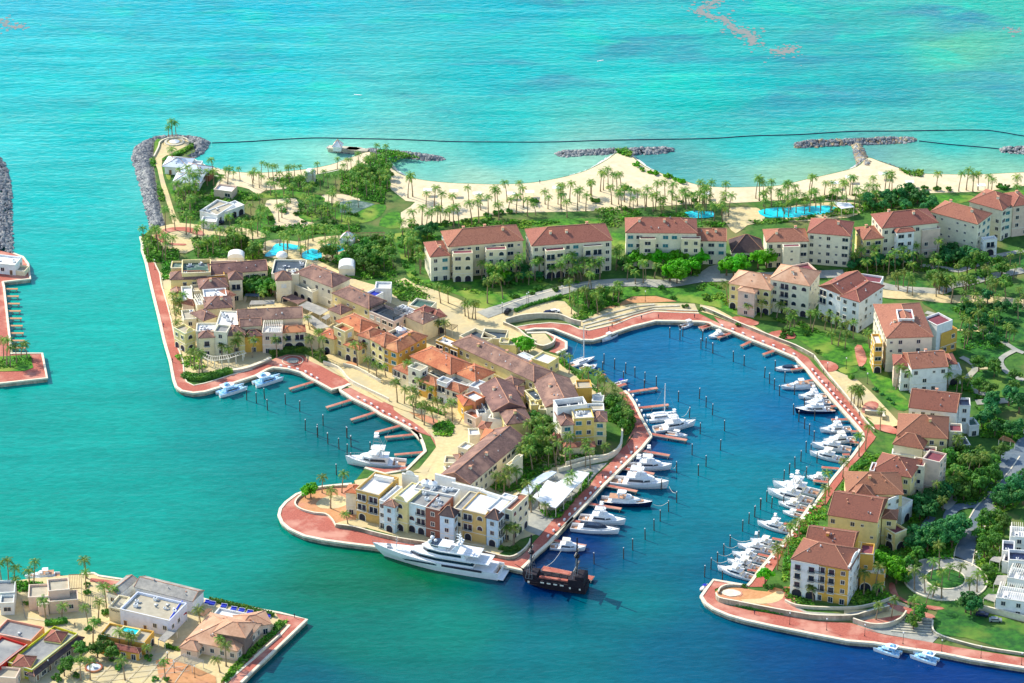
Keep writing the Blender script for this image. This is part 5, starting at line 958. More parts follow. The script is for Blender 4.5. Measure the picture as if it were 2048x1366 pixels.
def sport(name, L=16, tower=1, hc='white', navy=False, cream=False):
    """sport fishing boat, bow towards +x"""
    e = empty(name, (0, 0, -500)); B = L*.29; s = L/16
    m = MB([M_[hc], M_['white'], M_['rs']]); st = hull(m, L, B, 1.25*s, 2.5*s, 0, 1); m.build('hull', e, Vector((0, 0, 0)))
    c = MB([M_['white']]); slab(c, [(-3.4*s, 2.0*s), (1.5*s, 1.9*s), (3.6*s, 1.1*s), (4.6*s, .1)], 1.5*s, 3.1*s, sh=.16); slab(c, [(2.6*s, 1.5*s), (4.6*s, 1.0*s), (6.2*s, .1)], 1.7*s, 2.25*s, sh=.2); cb = c.build('cabin', e, Vector((0, 0, 0)))
    g = MB([M_['glass']])
    for sy in (1, -1):
        P = [(-2.9*s, 1.97*s), (1.3*s, 1.87*s), (3.1*s, 1.2*s)]
        for (xa, ya), (xb, yb), z0, z1 in ((P[0], P[1], 2.1*s, 2.75*s), (P[1], P[2], 2.1*s, 2.65*s)):
            q = [(xa, ya*sy*1.0, z0), (xb, yb*sy*1.0, z0), (xb-.25*s, yb*sy*.93, z1), (xa+.25*s, ya*sy*.93, z1)]
            q = [(x, y+.03*sy, z) for x, y, z in q]; g.add(q, [(0, 1, 2, 3) if sy < 0 else (3, 2, 1, 0)])
    g.build('window', cb, Vector((0, 0, 0)))
    f = MB([M_['white'], M_['rs']]); slab(f, [(-3.6*s, 1.75*s), (.8*s, 1.7*s), (1.9*s, .9*s), (2.2*s, .1)], 3.05*s, 3.25*s); slab(f, [(-1.2*s, 1.6*s), (.7*s, 1.55*s), (1.8*s, .8*s), (2.0*s, .1)], 3.2*s, 3.9*s, sh=.08); f.build('flybridge', e, Vector((0, 0, 0)))
    h = MB([M_['white' if not cream else 'trim'], M_['metal']]); slab(h, [(-2.6*s, 1.5*s), (.6*s, 1.4*s), (1.1*s, .8*s)], 5.3*s, 5.45*s)
    for x in (-2.3, .4):
        for y in (-1.3, 1.3): h.cyl((x*s, y*s, 3.2*s), (x*s, y*s, 5.3*s), .06, n=5, mi=1)
    h.build('hard_top', e, Vector((0, 0, 0)))
    if tower:
        t = MB([M_['metal'], M_['white']]); z1 = 5.4*s; z2 = (8.6 if tower == 1 else 7)*s
        for x in (-1, .9):
            for y in (-1.1, 1.1): t.cyl((x*s*1.5-.5, y*s, z1), (x*.5*s-.4, y*.5*s, z2), .055, n=4)
        for k in (.35, .7): 
            zz = z1+(z2-z1)*k; w_ = 1.1*(1-.5*k)*s
            for y in (-w_, w_): t.cyl((-1.6*s*(1-.55*k)-.3, y, zz), (1.3*s*(1-.55*k)-.3, y, zz), .045, n=4)
        t.box((-.4, 0, z2), (1.3*s, 1.2*s, .12), 0, 1); t.box((-.4, 0, z2+.9*s), (1.2*s, 1.2*s, .08), 0, 1)
        for y in (-.5, .5): t.cyl((-.4, y*s, z2), (-.4, y*s, z2+.9*s), .04, n=4)
        t.build('tower', e, Vector((0, 0, 0)))
        for y in (-1, 1): o = MB([M_['metal']]); o.cyl((-1*s, y*1.6*s, 3.6*s), (-4.2*s, y*3.6*s, 10.6*s), .06, .025, 4); o.build('outrigger', e, Vector((0, 0, 0)))
    r = MB(M_['metal']); rail(r, st, 8); r.build('bow_rail', e, Vector((0, 0, 0)))
    k = MB([M_['rs'], M_['white']]); k.box((-5.6*s, 0, .45), (.7, .8, .9), 0, 1); k.box((-4.1*s, 1.1*s, .45), (.9, .8, .7), 0, 1); k.build('fighting_chair', e, Vector((0, 0, 0)))
    return e
def motor(name, L=18, hc='white', open_=0):
    e = empty(name, (0, 0, -500)); B = L*.26; s = L/18; Z = Vector((0, 0, 0))
    m = MB([M_[hc], M_['white'], M_['rs']]); st = hull(m, L, B, 1.5*s, 2.3*s, 0, 1, cock=.15, knee=.38); m.build('hull', e, Z)
    c = MB([M_['white']]); slab(c, [(-5.5*s, 1.9*s), (1*s, 1.85*s), (4*s, 1.0*s), (5.6*s, .1)], 1.7*s, 2.9*s if not open_ else 2.3*s, sh=.2); cb = c.build('cabin', e, Z)
    g = MB([M_['glass']]); slab(g, [(-4.4*s, 1.72*s), (.9*s, 1.7*s), (3.4*s, .9*s), (4.6*s, .1)], 2.15*s if not open_ else 2.3*s, 2.7*s if not open_ else 3.3*s, sh=.12 if not open_ else .3); g.build('window', cb, Z)
    if not open_:
        f = MB([M_['white'], M_['rs']]); slab(f, [(-6*s, 1.75*s), (.6*s, 1.7*s), (2.2*s, .8*s), (2.5*s, .1)], 2.9*s, 3.15*s, top=1); slab(f, [(-.4*s, 1.5*s), (1.4*s, 1.2*s), (2.1*s, .1)], 3.1*s, 3.8*s, sh=.2); f.box((-2.6*s, .9*s, 3.15*s), (2, .7, .5)); f.build('flybridge', e, Z)
        h = MB([M_['white']]); slab(h, [(-3.2*s, 1.3*s), (-.6*s, 1.3*s), (-.1*s, .8*s)], 5*s, 5.15*s)
        for y in (-1, 1): h.box((-2.6*s, y*1.1*s, 3.1*s), (.5, .15, 1.95*s)); h.box((-.7*s, y*1.1*s, 3.1*s), (.12, .12, 1.95*s))
        h.build('hard_top', e, Z)
    sp_ = MB([M_['rs' if not open_ else 'white']]); slab(sp_, [(3.5*s, 1.1*s), (5.6*s, .8*s), (6*s, .1)], 2.05*s, 2.3*s); sp_.build('sun_pad', e, Z)
    r = MB(M_['metal']); rail(r, st, 8, .6); r.build('bow_rail', e, Z)
    return e
def small(name, L=8, cover=None):
    e = empty(name, (0, 0, -500)); s = L/8; Z = Vector((0, 0, 0))
    m = MB([M_['white'], M_['white'], M_['rs']]); st = hull(m, L, L*.32, .9*s, 1.4*s, 0, 1, cock=.45); m.build('hull', e, Z)
    c = MB([M_['white'], M_['glass']]); slab(c, [(-.6*s, .5*s), (.7*s, .45*s), (1*s, .1)], .5, 1.6*s, sh=.1); slab(c, [(1.0*s, .8*s), (2.2*s, .5*s), (2.6*s, .1)], 1.1*s, 1.5*s, sh=.1); c.build('console', e, Z)
    t = MB([M_[cover or 'white'], M_['metal']]); slab(t, [(-1.2*s, .85*s), (.9*s, .85*s), (1.1*s, .5*s)], 2.5*s, 2.6*s)
    for x in (-.9, .7):
        for y in (-.75, .75): t.cyl((x*s, y*s, .6), (x*s, y*s, 2.5*s), .04, n=4, mi=1)
    t.build('canopy_top', e, Z)
    o = MB([M_['black']]); o.box((-4.1*s, .35, .3), (.5, .35, 1.0)); o.box((-4.1*s, -.35, .3), (.5, .35, 1.0)); o.build('outboard_engine', e, Z)
    return e
def sail(name, L=13, cat=0):
    e = empty(name, (0, 0, -500)); Z = Vector((0, 0, 0)); s = L/13; mastz = 17*s
    m = MB([M_['white'], M_['white'], M_['rs']])
    if cat:
        for y in (-2.4, 2.4):
            h = MB([M_['white'], M_['white'], M_['white']]); hull(h, L, 1.6, 1.3, 1.7, cock=0); m.add([(a, b+y, c) for a, b, c in h.v], h.f, 0)
        m.box((-1.2, 0, 1.1), (8, 5.2, .4)); m.build('hull', e, Z)
        c = MB([M_['white']]); slab(c, [(-4.5, 2.1), (1, 2.0), (2.4, 1), (2.8, .1)], 1.5, 2.6, sh=.12); cb = c.build('cabin', e, Z); g = MB(M_['glass']); slab(g, [(-4.3, 2.12), (.9, 2.02), (2.3, 1), (2.75, .1)], 1.8, 2.2, sh=.05); g.build('window', cb, Z)
    else:
        st = hull(m, L, L*.27, 1.0, 1.4, cock=.25, knee=.35, pw=1.8); m.build('hull', e, Z)
        c = MB([M_['white']]); slab(c, [(-2.5, 1.1), (1.6, .95), (3, .1)], 1.1, 1.75, sh=.15); cb = c.build('cabin', e, Z); g = MB(M_['glass']); slab(g, [(-2.2, 1.1), (1.5, .96), (2.4, .4)], 1.35, 1.55, sh=.04); g.build('window', cb, Z)
    k = MB([M_['metal'], M_['white']]); k.cyl((.8, 0, 1.3), (.8, 0, mastz), .24, .16, 6, 1)
    for z in (.45, .72): k.cyl((.8, -1, mastz*z), (.8, 1, mastz*z), .04, n=4)
    for a in ((L/2-.2, 0, 1.5), (-L/2+.2, 0, 1.2), (.4, 1.6, 1.3), (.4, -1.6, 1.3)): k.cyl((.8, 0, mastz-.1), a, .035, n=4, cap=False)
    k.build('mast', e, Z)
    b = MB([M_['white'], M_['metal']]); b.cyl((.7, 0, 2.5), (-4.6*s, 0, 2.6), .1, n=6, mi=1); b.cyl((.6, 0, 2.75), (-4.3*s, 0, 2.8), .24, .16, 8); b.build('furled_sail', e, Z)
    return e
def party(name, L=13):
    """blue and white painted catamaran with a curved roof"""
    e = empty(name, (0, 0, -500)); Z = Vector((0, 0, 0)); m = MB([M_['white'], M_['sky']])
    for y in (-1.6, 1.6):
        h = MB([M_['white'], M_['sky'], M_['white']]); hull(h, L, 1.7, 1.3, 1.9, cock=0); m.add([(a, b+y, c) for a, b, c in h.v], h.f, 0); m.m[-len(h.f):] = h.m
    m.box((-.6, 0, 1.0), (L*.82, 3.6, .45), 0, 1); m.build('hull', e, Z)
    c = MB([M_['sky'], M_['white']]); slab(c, [(-3.5, 1.7), (1.6, 1.6), (3, .8), (3.2, .1)], 1.45, 2.5, sh=.15); cb = c.build('cabin', e, Z); g = MB(M_['glass']); slab(g, [(-3, 1.68), (1.5, 1.6), (2.8, .8), (3, .1)], 1.75, 2.2, sh=.06); g.build('window', cb, Z)
    h = MB([M_['white'], M_['metal'], M_['sky']]); slab(h, [(-4.8, 1.8), (-.2, 1.7), (.8, .9), (1, .1)], 3.9, 4.1); slab(h, [(-3.6, 1.0), (-1, .9)], 4.1, 4.9, 2, sh=.3)
    for x in (-4.4, .2):
        for y in (-1.5, 1.5): h.cyl((x, y, 1.4), (x, y, 3.9), .07, n=5, mi=1)
    h.build('hard_top', e, Z); r = MB(M_['metal'])
    for s_ in (-1, 1):
        for i in range(6): r.cyl((1+i*.8, s_*2.3*(1-i*.03), 1.8), (1+i*.8, s_*2.3*(1-i*.03), 2.6), .03, n=4)
        r.cyl((1, s_*2.3, 2.6), (5, s_*1.96, 2.6), .03, n=4)
    r.build('bow_rail', e, Z); return e
PROTO = {}
def boat(kind, bow, stern, label, group='boats moored in the marina', name=None, flip=0):
    spec = dict(sport=(sport, dict(L=16), 16, 'sport_fishing_boat', 'sport fishing boat'), sportb=(sport, dict(L=16, tower=0, cream=True), 16, 'sport_fishing_boat', 'sport fishing boat'), sportn=(sport, dict(L=16, tower=2, hc='navy'), 16, 'sport_fishing_boat', 'sport fishing boat'), sportl=(sport, dict(L=16, tower=2), 16, 'sport_fishing_boat', 'sport fishing boat'),
        motor=(motor, dict(L=18), 18, 'motor_yacht', 'motor yacht'), motorn=(motor, dict(L=18, hc='navy'), 18, 'motor_yacht', 'motor yacht'), open=(motor, dict(L=18, open_=1), 18, 'motor_cruiser', 'motor cruiser'), small=(small, dict(L=8), 8, 'small_motorboat', 'motorboat'), smallb=(small, dict(L=8, cover='blue'), 8, 'small_motorboat', 'motorboat'),
        sail=(sail, dict(L=13), 13, 'sailing_yacht', 'sailing yacht'), scat=(sail, dict(L=13, cat=1), 13, 'sailing_catamaran', 'sailing catamaran'), party=(party, dict(L=13), 13, 'catamaran', 'catamaran'))[kind]
    a = at(*pp(bow)[0], .9); b = at(*pp(stern)[0], .9); d = a-b; L = d.length
    if kind not in PROTO: PROTO[kind] = spec[0](name or spec[3], **spec[1]); e = PROTO[kind]
    else: e = copy_tree(PROTO[kind]); e.name = name or spec[3]
    c = (a+b)/2; k = L/spec[2]; e.location = (c.x, c.y, 0); e.rotation_euler = (0, 0, math.atan2(d.y, d.x)); e.scale = (k, max(k, .8) if k < .8 else k, k); tag(e, label, spec[4], group); return e
bl = [('sport', 'J 1775,560', 'J 1340,545', 'white sport fishing boat with tall tower beside the shorter empty finger pier'), ('sport', 'J 1745,745', 'J 1180,690', 'largest white sport fishing boat with tower on the restaurant quay'),
 ('motorn', 'J 1585,925', 'J 1080,880', 'motor yacht with navy hull, cream top and beige sun pad'), ('sportl', 'J 1325,1102', 'J 870,1050', 'white boat with enclosed bridge next to the open cruiser'), ('open', 'J 1265,1190', 'J 790,1140', 'long low white cruiser with dark domed windscreen'),
 ('sportb', 'J 935,1352', 'J 590,1325', 'white flybridge boat nearest the wooden pirate ship'), ('sportl', 'J 2005,130', 'J 1600,190', 'white boat with long foredeck beside the sailing catamaran'), ('small', 'J 1925,255', 'J 1720,222', 'small white open boat lying along the red finger pier'),
 ('scat', 'V 660,555', 'V 410,580', 'sailing catamaran with tall mast and white canvas in the basin'), ('sport', 'I 572,240', 'I 1030,262', 'large white sport fishing boat alone on the west side of the village'),
 ('party', 'E 947,1162', 'E 707,1228', 'blue and white painted catamaran nearest the west quay corner'), ('party', 'E 1254,1080', 'E 1017,1144', 'blue and white painted catamaran under the round red plaza'),
 ('sail', 'Q 980,915', 'Q 760,985', 'white sailing yacht with one mast at the inner end of the basin'), ('motor', 'Q 1000,978', 'Q 840,1040', 'white motor cruiser moored beside the sailing yacht'), ('small', 'Q 752,878', 'Q 640,905', 'white speedboat partly behind the yellow box house'), ('smallb', 'Q 1262,1108', 'Q 1148,1142', 'small white boat with dark blue side on a short red pier'),
 ('small', 'Q 1040,772', 'Q 1158,712', 'small white boat at the corner of the north basin quay'), ('small', 'Q 1848,608', 'Q 1710,652', 'white speedboat moored against the north east basin quay'), ('sportb', 'H 62,634', 'H 195,605', 'white cruiser nearest the north end of the east quay'),
 ('open', 'M 210,160', 'M 440,145', 'low grey white cruiser, first along the east quay'), ('motor', 'M 262,318', 'M 552,298', 'sleek white motor yacht, second along the east quay'), ('sportl', 'M 410,398', 'M 650,385', 'white fishing boat next after the sleek motor yacht on the east quay'), ('sportb', 'M 460,455', 'M 685,435', 'white boat with pale top squeezed above the navy hulled boat'),
 ('sportn', 'M 382,520', 'M 722,505', 'sport fishing boat with a dark navy hull on the east quay'), ('sportl', 'M 593,685', 'M 862,668', 'white fishing boat alone above the bend of the east quay'), ('sportb', 'M 622,782', 'M 900,755', 'white boat with blue cockpit tarpaulin at the bend of the east quay'), ('sport', 'M 525,812', 'M 862,850', 'white fishing boat second of four at the quay bend'),
 ('sportb', 'M 508,880', 'M 802,935', 'white fishing boat with folded canopy, lowest of four at the quay bend'), ('sportb', 'M 482,1078', 'M 672,1102', 'single white boat beside a short red pier with orange lifebuoy'), ('sportl', 'M 192,1150', 'M 585,1225', 'white boat behind the long pale fishing boat mid quay'), ('sport', 'M 148,1212', 'M 532,1298', 'long pale fishing boat with pointed bowsprit mid quay'),
 ('sportb', 'M 240,1303', 'M 478,1348', 'short white boat below the long pale fishing boat'), ('small', 'L 790,182', 'L 965,222', 'small white launch against the quay under the gabled yellow block'), ('sportl', 'L 572,280', 'L 862,350', 'white sport fisher with aerials opposite the palms, alone in its berth'),
 ('sportb', 'L 513,425', 'L 755,480', 'uppermost white boat of the lowest five on the east quay'), ('sport', 'L 403,475', 'L 705,525', 'second boat down of the lowest five on the east quay'), ('sportl', 'L 358,540', 'L 635,608', 'middle boat of the lowest five on the east quay'), ('sportb', 'L 317,605', 'L 592,668', 'fourth boat down of the lowest five on the east quay'), ('sportl', 'L 232,665', 'L 537,748', 'lowest boat of the east quay, bow pointing to the channel'),
 ('smallb', 'L 82,850', 'L 165,800', 'tiny boat with bright blue cover at the south point'), ('party', 'N 240,1078', 'N 448,1132', 'blue topped catamaran moored on the lower right promenade, left one'), ('party', 'N 530,1134', 'N 740,1192', 'blue topped catamaran moored on the lower right promenade, right one'), ('motor', 'O 250,275', 'O 615,250', 'white motor yacht behind the sandy shop building at the lower left'),
 ('small', 'U -10,690', 'U 10,700', 'x')]
for b in bl[:-1]: boat(*b)
# super yacht
def superyacht():
    a = at(*pp("I 778,855")[0], 4.5); b = at(*pp("I 1752,1062")[0], 2.2); a.z = b.z = 0; d = a-b; L = d.length; Z = Vector((0, 0, 0)); B = 8.6
    e = empty('super_yacht', (a+b)/2, math.atan2(d.y, d.x), 'huge three deck white motor yacht moored along the peninsula quay', 'super yacht'); h = L/2
    m = MB([M_['white'], M_['white'], M_['rs']]); st = hull(m, L, B, 2.9, 4.7, 0, 1, cock=.07, draft=1, flare=.9, n=26, pw=2.0, knee=.45, nose=.09); m.build('hull', e, Z)
    g = MB(M_['glass'])
    def band(x0, x1, ya, z0, z1, par, taper=.6):
        for s_ in (1, -1):
            q = [(x0, s_*ya, z0), (x1, s_*(ya), z0+(z1-z0)*.2), (x1+1.2, s_*ya, z1), (x0+taper, s_*ya, z1)]; par.add(q, [(0, 1, 2, 3) if s_ < 0 else (3, 2, 1, 0)])
    band(-h*.05, h*.42, B/2*.985, 2.3, 2.95, g, -1.4); g.build('window', e, Z)
    g2 = MB(M_['shade_fill']); 
    for s_ in (1, -1): g2.box((-h*.45, s_*B/2*.99, 2.35), (h*.62, .12, .85))  # solid dark boxes, painted as the shade of the side deck
    g2.build('side_deck_shade_panel', e, Z)
    def deck(nm, x0, x1, w_, z0, z1, gl, over):
        c = MB([M_['white']]); slab(c, [(x0, w_/2*.95), (x0+(x1-x0)*.55, w_/2), (x0+(x1-x0)*.82, w_/2*.75), (x1-1, w_/2*.35), (x1, .05)], z0, z1, sh=.06); o = c.build(nm, e, Z)
        r = MB(M_['glass']); xx = x0+(x1-x0)*gl[0]; slab(r, [(xx, w_/2*.97), (x0+(x1-x0)*.55, w_/2*1.005), (x0+(x1-x0)*.82, w_/2*.77), (x1-1.2, w_/2*.36), (x1-.4, .05)], z0+.75, z0+1.65, sh=.012); r.build('window', o, Z)
        t = MB([M_['white'], M_['rs']]); slab(t, [(x0-over, w_/2*.98), (x0+(x1-x0)*.5, w_/2*1.06), (x0+(x1-x0)*.78, w_/2*.85), (x1-1.6, w_/2*.4), (x1-.8, .05)], z1, z1+.25); t.build('deck', o, Z); return o
    deck('main_deck', -h*.62, h*.42, 7.2, 3.1, 5.2, (0, 1), 5.5); deck('upper_deck', -h*.5, h*.24, 6.4, 5.4, 7.4, (0.1, 1), 4.5); deck('bridge_deck', -h*.18, h*.12, 4.8, 7.6, 8.9, (.4, 1), 1.5)
    r = MB(M_['metal']); rail(r, st, 16, .9)
    for z, x0, x1, w_ in ((5.5, -h*.86, -h*.62, 3.5), (7.7, -h*.7, -h*.2, 3.1)):
        for s_ in (1, -1):
            r.cyl((x0, s_*w_, z+.9), (x1, s_*w_, z+.9), .04, n=4)
            for i in range(9): x = x0+(x1-x0)*i/8; r.cyl((x, s_*w_, z), (x, s_*w_, z+.9), .03, n=4)
        r.cyl((x0, -w_, z+.9), (x0, w_, z+.9), .04, n=4)
    r.build('railing', e, Z)
    k = MB([M_['white'], M_['metal']])
    for s_ in (1, -1): k.add([(-h*.36, s_*3.2, 7.6), (-h*.24, s_*3.2, 7.6), (-h*.34, s_*2.2, 10), (-h*.40, s_*2.2, 10), (-h*.36, s_*2.9, 7.6), (-h*.24, s_*2.9, 7.6), (-h*.34, s_*1.9, 10), (-h*.40, s_*1.9, 10)], [(0, 1, 2, 3), (7, 6, 5, 4), (0, 4, 5, 1), (1, 5, 6, 2), (2, 6, 7, 3), (3, 7, 4, 0)])
    k.box((-h*.37, 0, 10), (1.6, 5.0, .35)); k.cyl((-h*.37, 0, 10.3), (-h*.37, 0, 14.6), .35, .1, 6)
    for z, wd in ((11.2, 3.2), (12.4, 2.2), (13.3, 1.2)): k.box((-h*.37, 0, z), (.4, wd, .16)); k.box((-h*.37+.5, 0, z), (1.4, .25, .2))
    k.build('radar_mast', e, Z)
    q = MB([M_['white']])
    for x, y, rr in ((h*.08, 1.3, .75), (h*.08, -1.3, .75), (h*.01, 0, .6), (-h*.37, 1.7, .5), (-h*.37, -1.7, .5)):
        z = 8.95 if x > -h*.2 else 10.3
        for i in range(5):
            t0, t1 = PI/2*i/5*1.0, PI/2*(i+1)/5; q.cyl((x, y, z+rr+rr*math.sin(t0)), (x, y, z+rr+rr*math.sin(t1)), rr*math.cos(t0), max(.02, rr*math.cos(t1)), 10, cap=False)
        q.cyl((x, y, z), (x, y, z+rr), rr*.7, rr, 10)
    q.build('radar_dome', e, Z)
    f = MB([M_['white'], M_['metal'], M_['rs']]); f.cyl((h*.62, 0, 4.2), (h*.62, 0, 9.5), .13, .05, 6, 1)
    for z in (6.5, 7.6): f.cyl((h*.62, -.8, z), (h*.62, .8, z), .05, n=4)
    f.build('foremast', e, Z)
    c = MB([M_['white'], M_['rs'], M_['metal']]); c.box((h*.72, .9, 3.95), (1.6, .9, .7), .2, 2); c.box((h*.76, -.8, 4.0), (1.2, .8, .6), 0, 2); c.box((h*.5, 0, 3.6), (5.5, 3.2, .9), 0, 0, .95)
    for x in (-.02, -.06, -.1, -.14): c.box((h*x-.6, 1.4, 7.7), (1.9, .7, .4), 0, 0); c.box((h*x-.6, -1.4, 7.7), (1.9, .7, .4), 0, 1)
    c.build('deck_furniture', e, Z)
    s_ = MB([M_['white'], M_['navy']]); s_.box((-h-.8, 0, .5), (2.4, 7.6, .35)); s_.build('swim_platform', e, Z)
superyacht()
def pirate():
    a = at(*pp("K 320,1040")[0], 2.0); b = at(*pp("K 1170,1165")[0], 2.0); a.z = b.z = 0; d = a-b; L = d.length+1; Z = Vector((0, 0, 0))
    e = empty('pirate_ship', (a+b)/2, math.atan2(d.y, d.x), 'dark wooden pirate ship with red deck awning and two masts', 'pirate ship'); h = L/2
    m = MB([M_['brown'], M_['brown'], M_['brown']]); st = hull(m, L, 6.4, 2.9, 3.4, 0, 1, cock=0, n=14, pw=2.6, knee=.55, nose=.05, flare=.9)
    for z in (1.2, 2.1): m.box((-h*.05, 3.2, z), (L*.8, .12, .12)); m.box((-h*.05, -3.2, z), (L*.8, .12, .12))
    m.build('hull', e, Z)
    c = MB([M_['brown'], M_['black'], M_['glass']]); c.box((-h*.72, 0, 2.9), (L*.24, 6.2, 2.2)); c.box((-h*.82, 0, 5.1), (L*.14, 5.4, 1.2)); c.build('stern_castle', e, Z)
    f = MB([M_['brown']]); slab(f, [(h*.5, 2.5), (h*.72, 2.0), (h*.97, .2)], 3.0, 4.6); f.build('forecastle', e, Z)
    g = MB([M_['red'], M_['brown']]); g.box((-h*.02, -1.1, 5.0), (L*.42, 1.7, .14)); g.box((-h*.02, 1.6, 3.5), (L*.44, 1.2, .5))
    for x in (-.4, -.15, .1, .35): g.box((h*x, -2.2, 3), (.15, .15, 2), 0, 1); g.box((h*x, 0, 3), (.15, .15, 2), 0, 1)
    g.build('awning', e, Z)
    r = MB(M_['brown'])
    for s_ in (1, -1):
        r.cyl((-h*.5, s_*3, 3.9), (h*.5, s_*3, 3.9), .07, n=4)
        for i in range(22): x = -h*.5+h*i/21; r.cyl((x, s_*3, 2.9), (x, s_*3, 3.9), .05, n=4)
        r.cyl((-h*.95, s_*2.7, 7), (-h*.7, s_*2.7, 7), .06, n=4)
        for i in range(8): x = -h*.95+h*.25*i/7; r.cyl((x, s_*2.7, 6.3), (x, s_*2.7, 7), .04, n=4)
    r.build('railing', e, Z)
    for mx, mh, furl in ((-h*.68, 20, 1), (h*.72, 18.5, 0)):
        k = MB([M_['brown'], M_['rw'], M_['metal']]); k.cyl((mx, 0, 3), (mx, 0, mh), .42, .22, 7); k.cyl((mx, 0, mh*.62), (mx, 0, mh*.66), .9, 1.0, 10)
        for z, w_ in ((mh*.45, 4.2), (mh*.72, 3.0)):
            k.cyl((mx, -w_, z), (mx, w_, z), .12, n=5)
            k.cyl((mx+.1, -w_*.85, z-.25), (mx+.1, w_*.85, z-.25), .3, n=7, mi=1)
        if furl: k.add([(mx+.2, -2.6, mh*.72), (mx+.2, 1.0, mh*.72), (mx+.5, .2, mh*.5), (mx+.5, -1.8, mh*.48)], [(0, 1, 2, 3), (3, 2, 1, 0)], 1)
        k.build('mast', e, Z); q = MB(M_['metal'])
        for s_ in (1, -1):
            for o in (-1.2, 0, 1.2): q.cyl((mx+o, s_*3, 3.2), (mx, s_*.3, mh*.64), .05, n=3, cap=False)
            for i in range(5): t = i/6; q.cyl((mx-1.2*(1-t), s_*(3-2.7*t), 3.2+(mh*.64-3.2)*t), (mx+1.2*(1-t), s_*(3-2.7*t), 3.2+(mh*.64-3.2)*t), .04, n=3, cap=False)
        q.build('shroud', e, Z)
    q = MB(M_['brown']); q.cyl((h*.85, 0, 4.2), (h*1.22, 0, 6.2), .2, .08, 6); q.build('bowsprit', e, Z)
    w_ = MB([M_['trim'], M_['redp']]); 
    for x, s in ((h*.72, .7), (-h*.55, .6), (-h*.85, .6)): w_.box((x, 3.25, 1.7), (s, .1, s))
    for x in (-.3, -.1, .1, .3): w_.box((h*x, 3.26, 2.3), (1.3, .08, .5))
    w_.build('gun_port', e, Z)
pirate()
# ------------------------------------------------------------------ finger piers
def pier(s, label, grp, wd=1.5, posts=2, z=1.25, mt='red'):
    a, b = gp(s, z); a.z = b.z = 0; d = b-a; L = d.length; e = empty('finger_pier', a, math.atan2(d.y, d.x), label, 'pier', grp)
    m = MB([M_[mt], M_['conc']]); m.box((L/2, 0, z-.06), (L, wd-.3, .08), 0, 0); m.box((L/2, 0, z-.35), (L+.1, wd, .3), 0, 1); m.build('deck', e, Vector((0, 0, 0)))
    for k in range(posts):
        x = L*(k+1)/posts-.5
        for y in (-wd*.35, wd*.35):
            p = MB(M_['conc']); p.cyl((x, y, -2), (x, y, z-.3), .2, n=8); p.build('post', e, Vector((0, 0, 0)))
W1 = ['E 1560,1112 1318,1183', 'F 470,1010 225,1085', 'F 680,1115 435,1190', 'F 905,1228 645,1297', 'F 1012,1312 725,1340', 'I 1175,165 945,185']
for i, s in enumerate(W1): pier(s, ordlab(i, 6, 'finger pier', 'on the west side of the village'), 'finger piers on the west side of the village')
E1 = ['V 215,362 490,322', 'V 310,495 585,465', 'J 1575,232 1920,292', 'J 1480,395 1750,442', 'J 1290,565 1600,622', 'J 1080,720 1435,792', 'J 930,905 1280,962', 'J 740,1070 880,1090', 'J 570,1260 935,1322', 'K 580,925 1270,1068']
for i, s in enumerate(E1): pier(s, f'{ordn(i)} finger pier from the north on the restaurant side of the basin', 'finger piers on the restaurant side of the basin', 1.7 if i < 9 else 3)
E2 = ['Q 1965,640 1870,660', 'H 100,540 10,575', 'H 240,600 130,640', 'H 400,655 302,700', 'H 560,728 462,762', 'H 780,858 665,872', 'H 850,945 775,958', 'M 780,470 690,480', 'M 830,590 695,592', 'M 930,695 860,690', 'M 930,790 850,780', 'M 850,890 790,890', 'M 760,1010 612,998', 'M 690,1130 540,1112', 'L 1000,180 900,165', 'L 905,300 800,285', 'L 810,432 700,410', 'L 690,570 580,545', 'L 600,692 490,680']
for i, s in enumerate(E2): pier(s, f'{ordn(i)} finger pier from the north along the east quay', 'finger piers along the east quay', 1.5)
for i in range(9): pier(f'U {20+i*5.2},{790+i*42} {101+i*5.6},{790+i*42}', f'{ordn(i)} finger pier from the top at the far left quay', 'finger piers at the far left quay', 1.3, z=1.2, mt='ochre')
pier('Q 1070,1060 990,1080', 'very short red pier among shrubs near the sailing yacht', 'finger piers on the restaurant side of the basin', 1.6); pier('Q 1245,1140 1140,1175', 'short red pier beside the small blue sided boat', 'finger piers on the restaurant side of the basin', 1.6)
# ------------------------------------------------------------------ mooring piles
pm = MB([M_['pile']]); pm.cyl((0, 0, -3), (0, 0, 4.4), .2, .17, 8); pm = pm.mesh('mooring_pile'); cm = MB([M_['white']]); cm.cyl((0, 0, 4.4), (0, 0, 4.7), .24, .05, 8); cm = cm.mesh('cap')
def piles(where, s):
    P = sorted([at(a, b, 4.5) for a, b in pp(s)], key=lambda p: p.x)
    for i, p in enumerate(P):
        o = ob('mooring_pile', pm, None, (p.x, p.y, 0), rnd.uniform(0, 6), 1); o.rotation_euler = (rnd.uniform(-.03, .03), rnd.uniform(-.03, .03), 0); ob('cap', cm, o); tag(o, ordlab(i, len(P), 'mooring pile', where), 'mooring pile', 'mooring piles '+where)
piles('in the water by the west finger piers', "E 1033,1215 1128,1275 1282,1225 1403,1285 950,1190 1102,1180 F 195,1150 147,1250 397,1250 235,1305 42,1190 435,1330 I 360,-40 437,22 521,62 583,107 612,40 758,92 502,258 582,-20 612,172")
piles('in the inner basin by the sailing yacht', "V 35,30 125,75 220,110 200,180 300,145 385,190 378,255 482,225 24,100")
piles('down the middle of the basin', "V 670,350 850,325 907,397 962,462 765,487 857,622 1066,600 1030,762 788,802 907,902 842,978")
piles('off the restaurant quay', "V 657,953 657,1207 588,1285 524,1097 J 1662,975 1602,1065 1515,1155 K 1815,530 1690,650 1287,720")
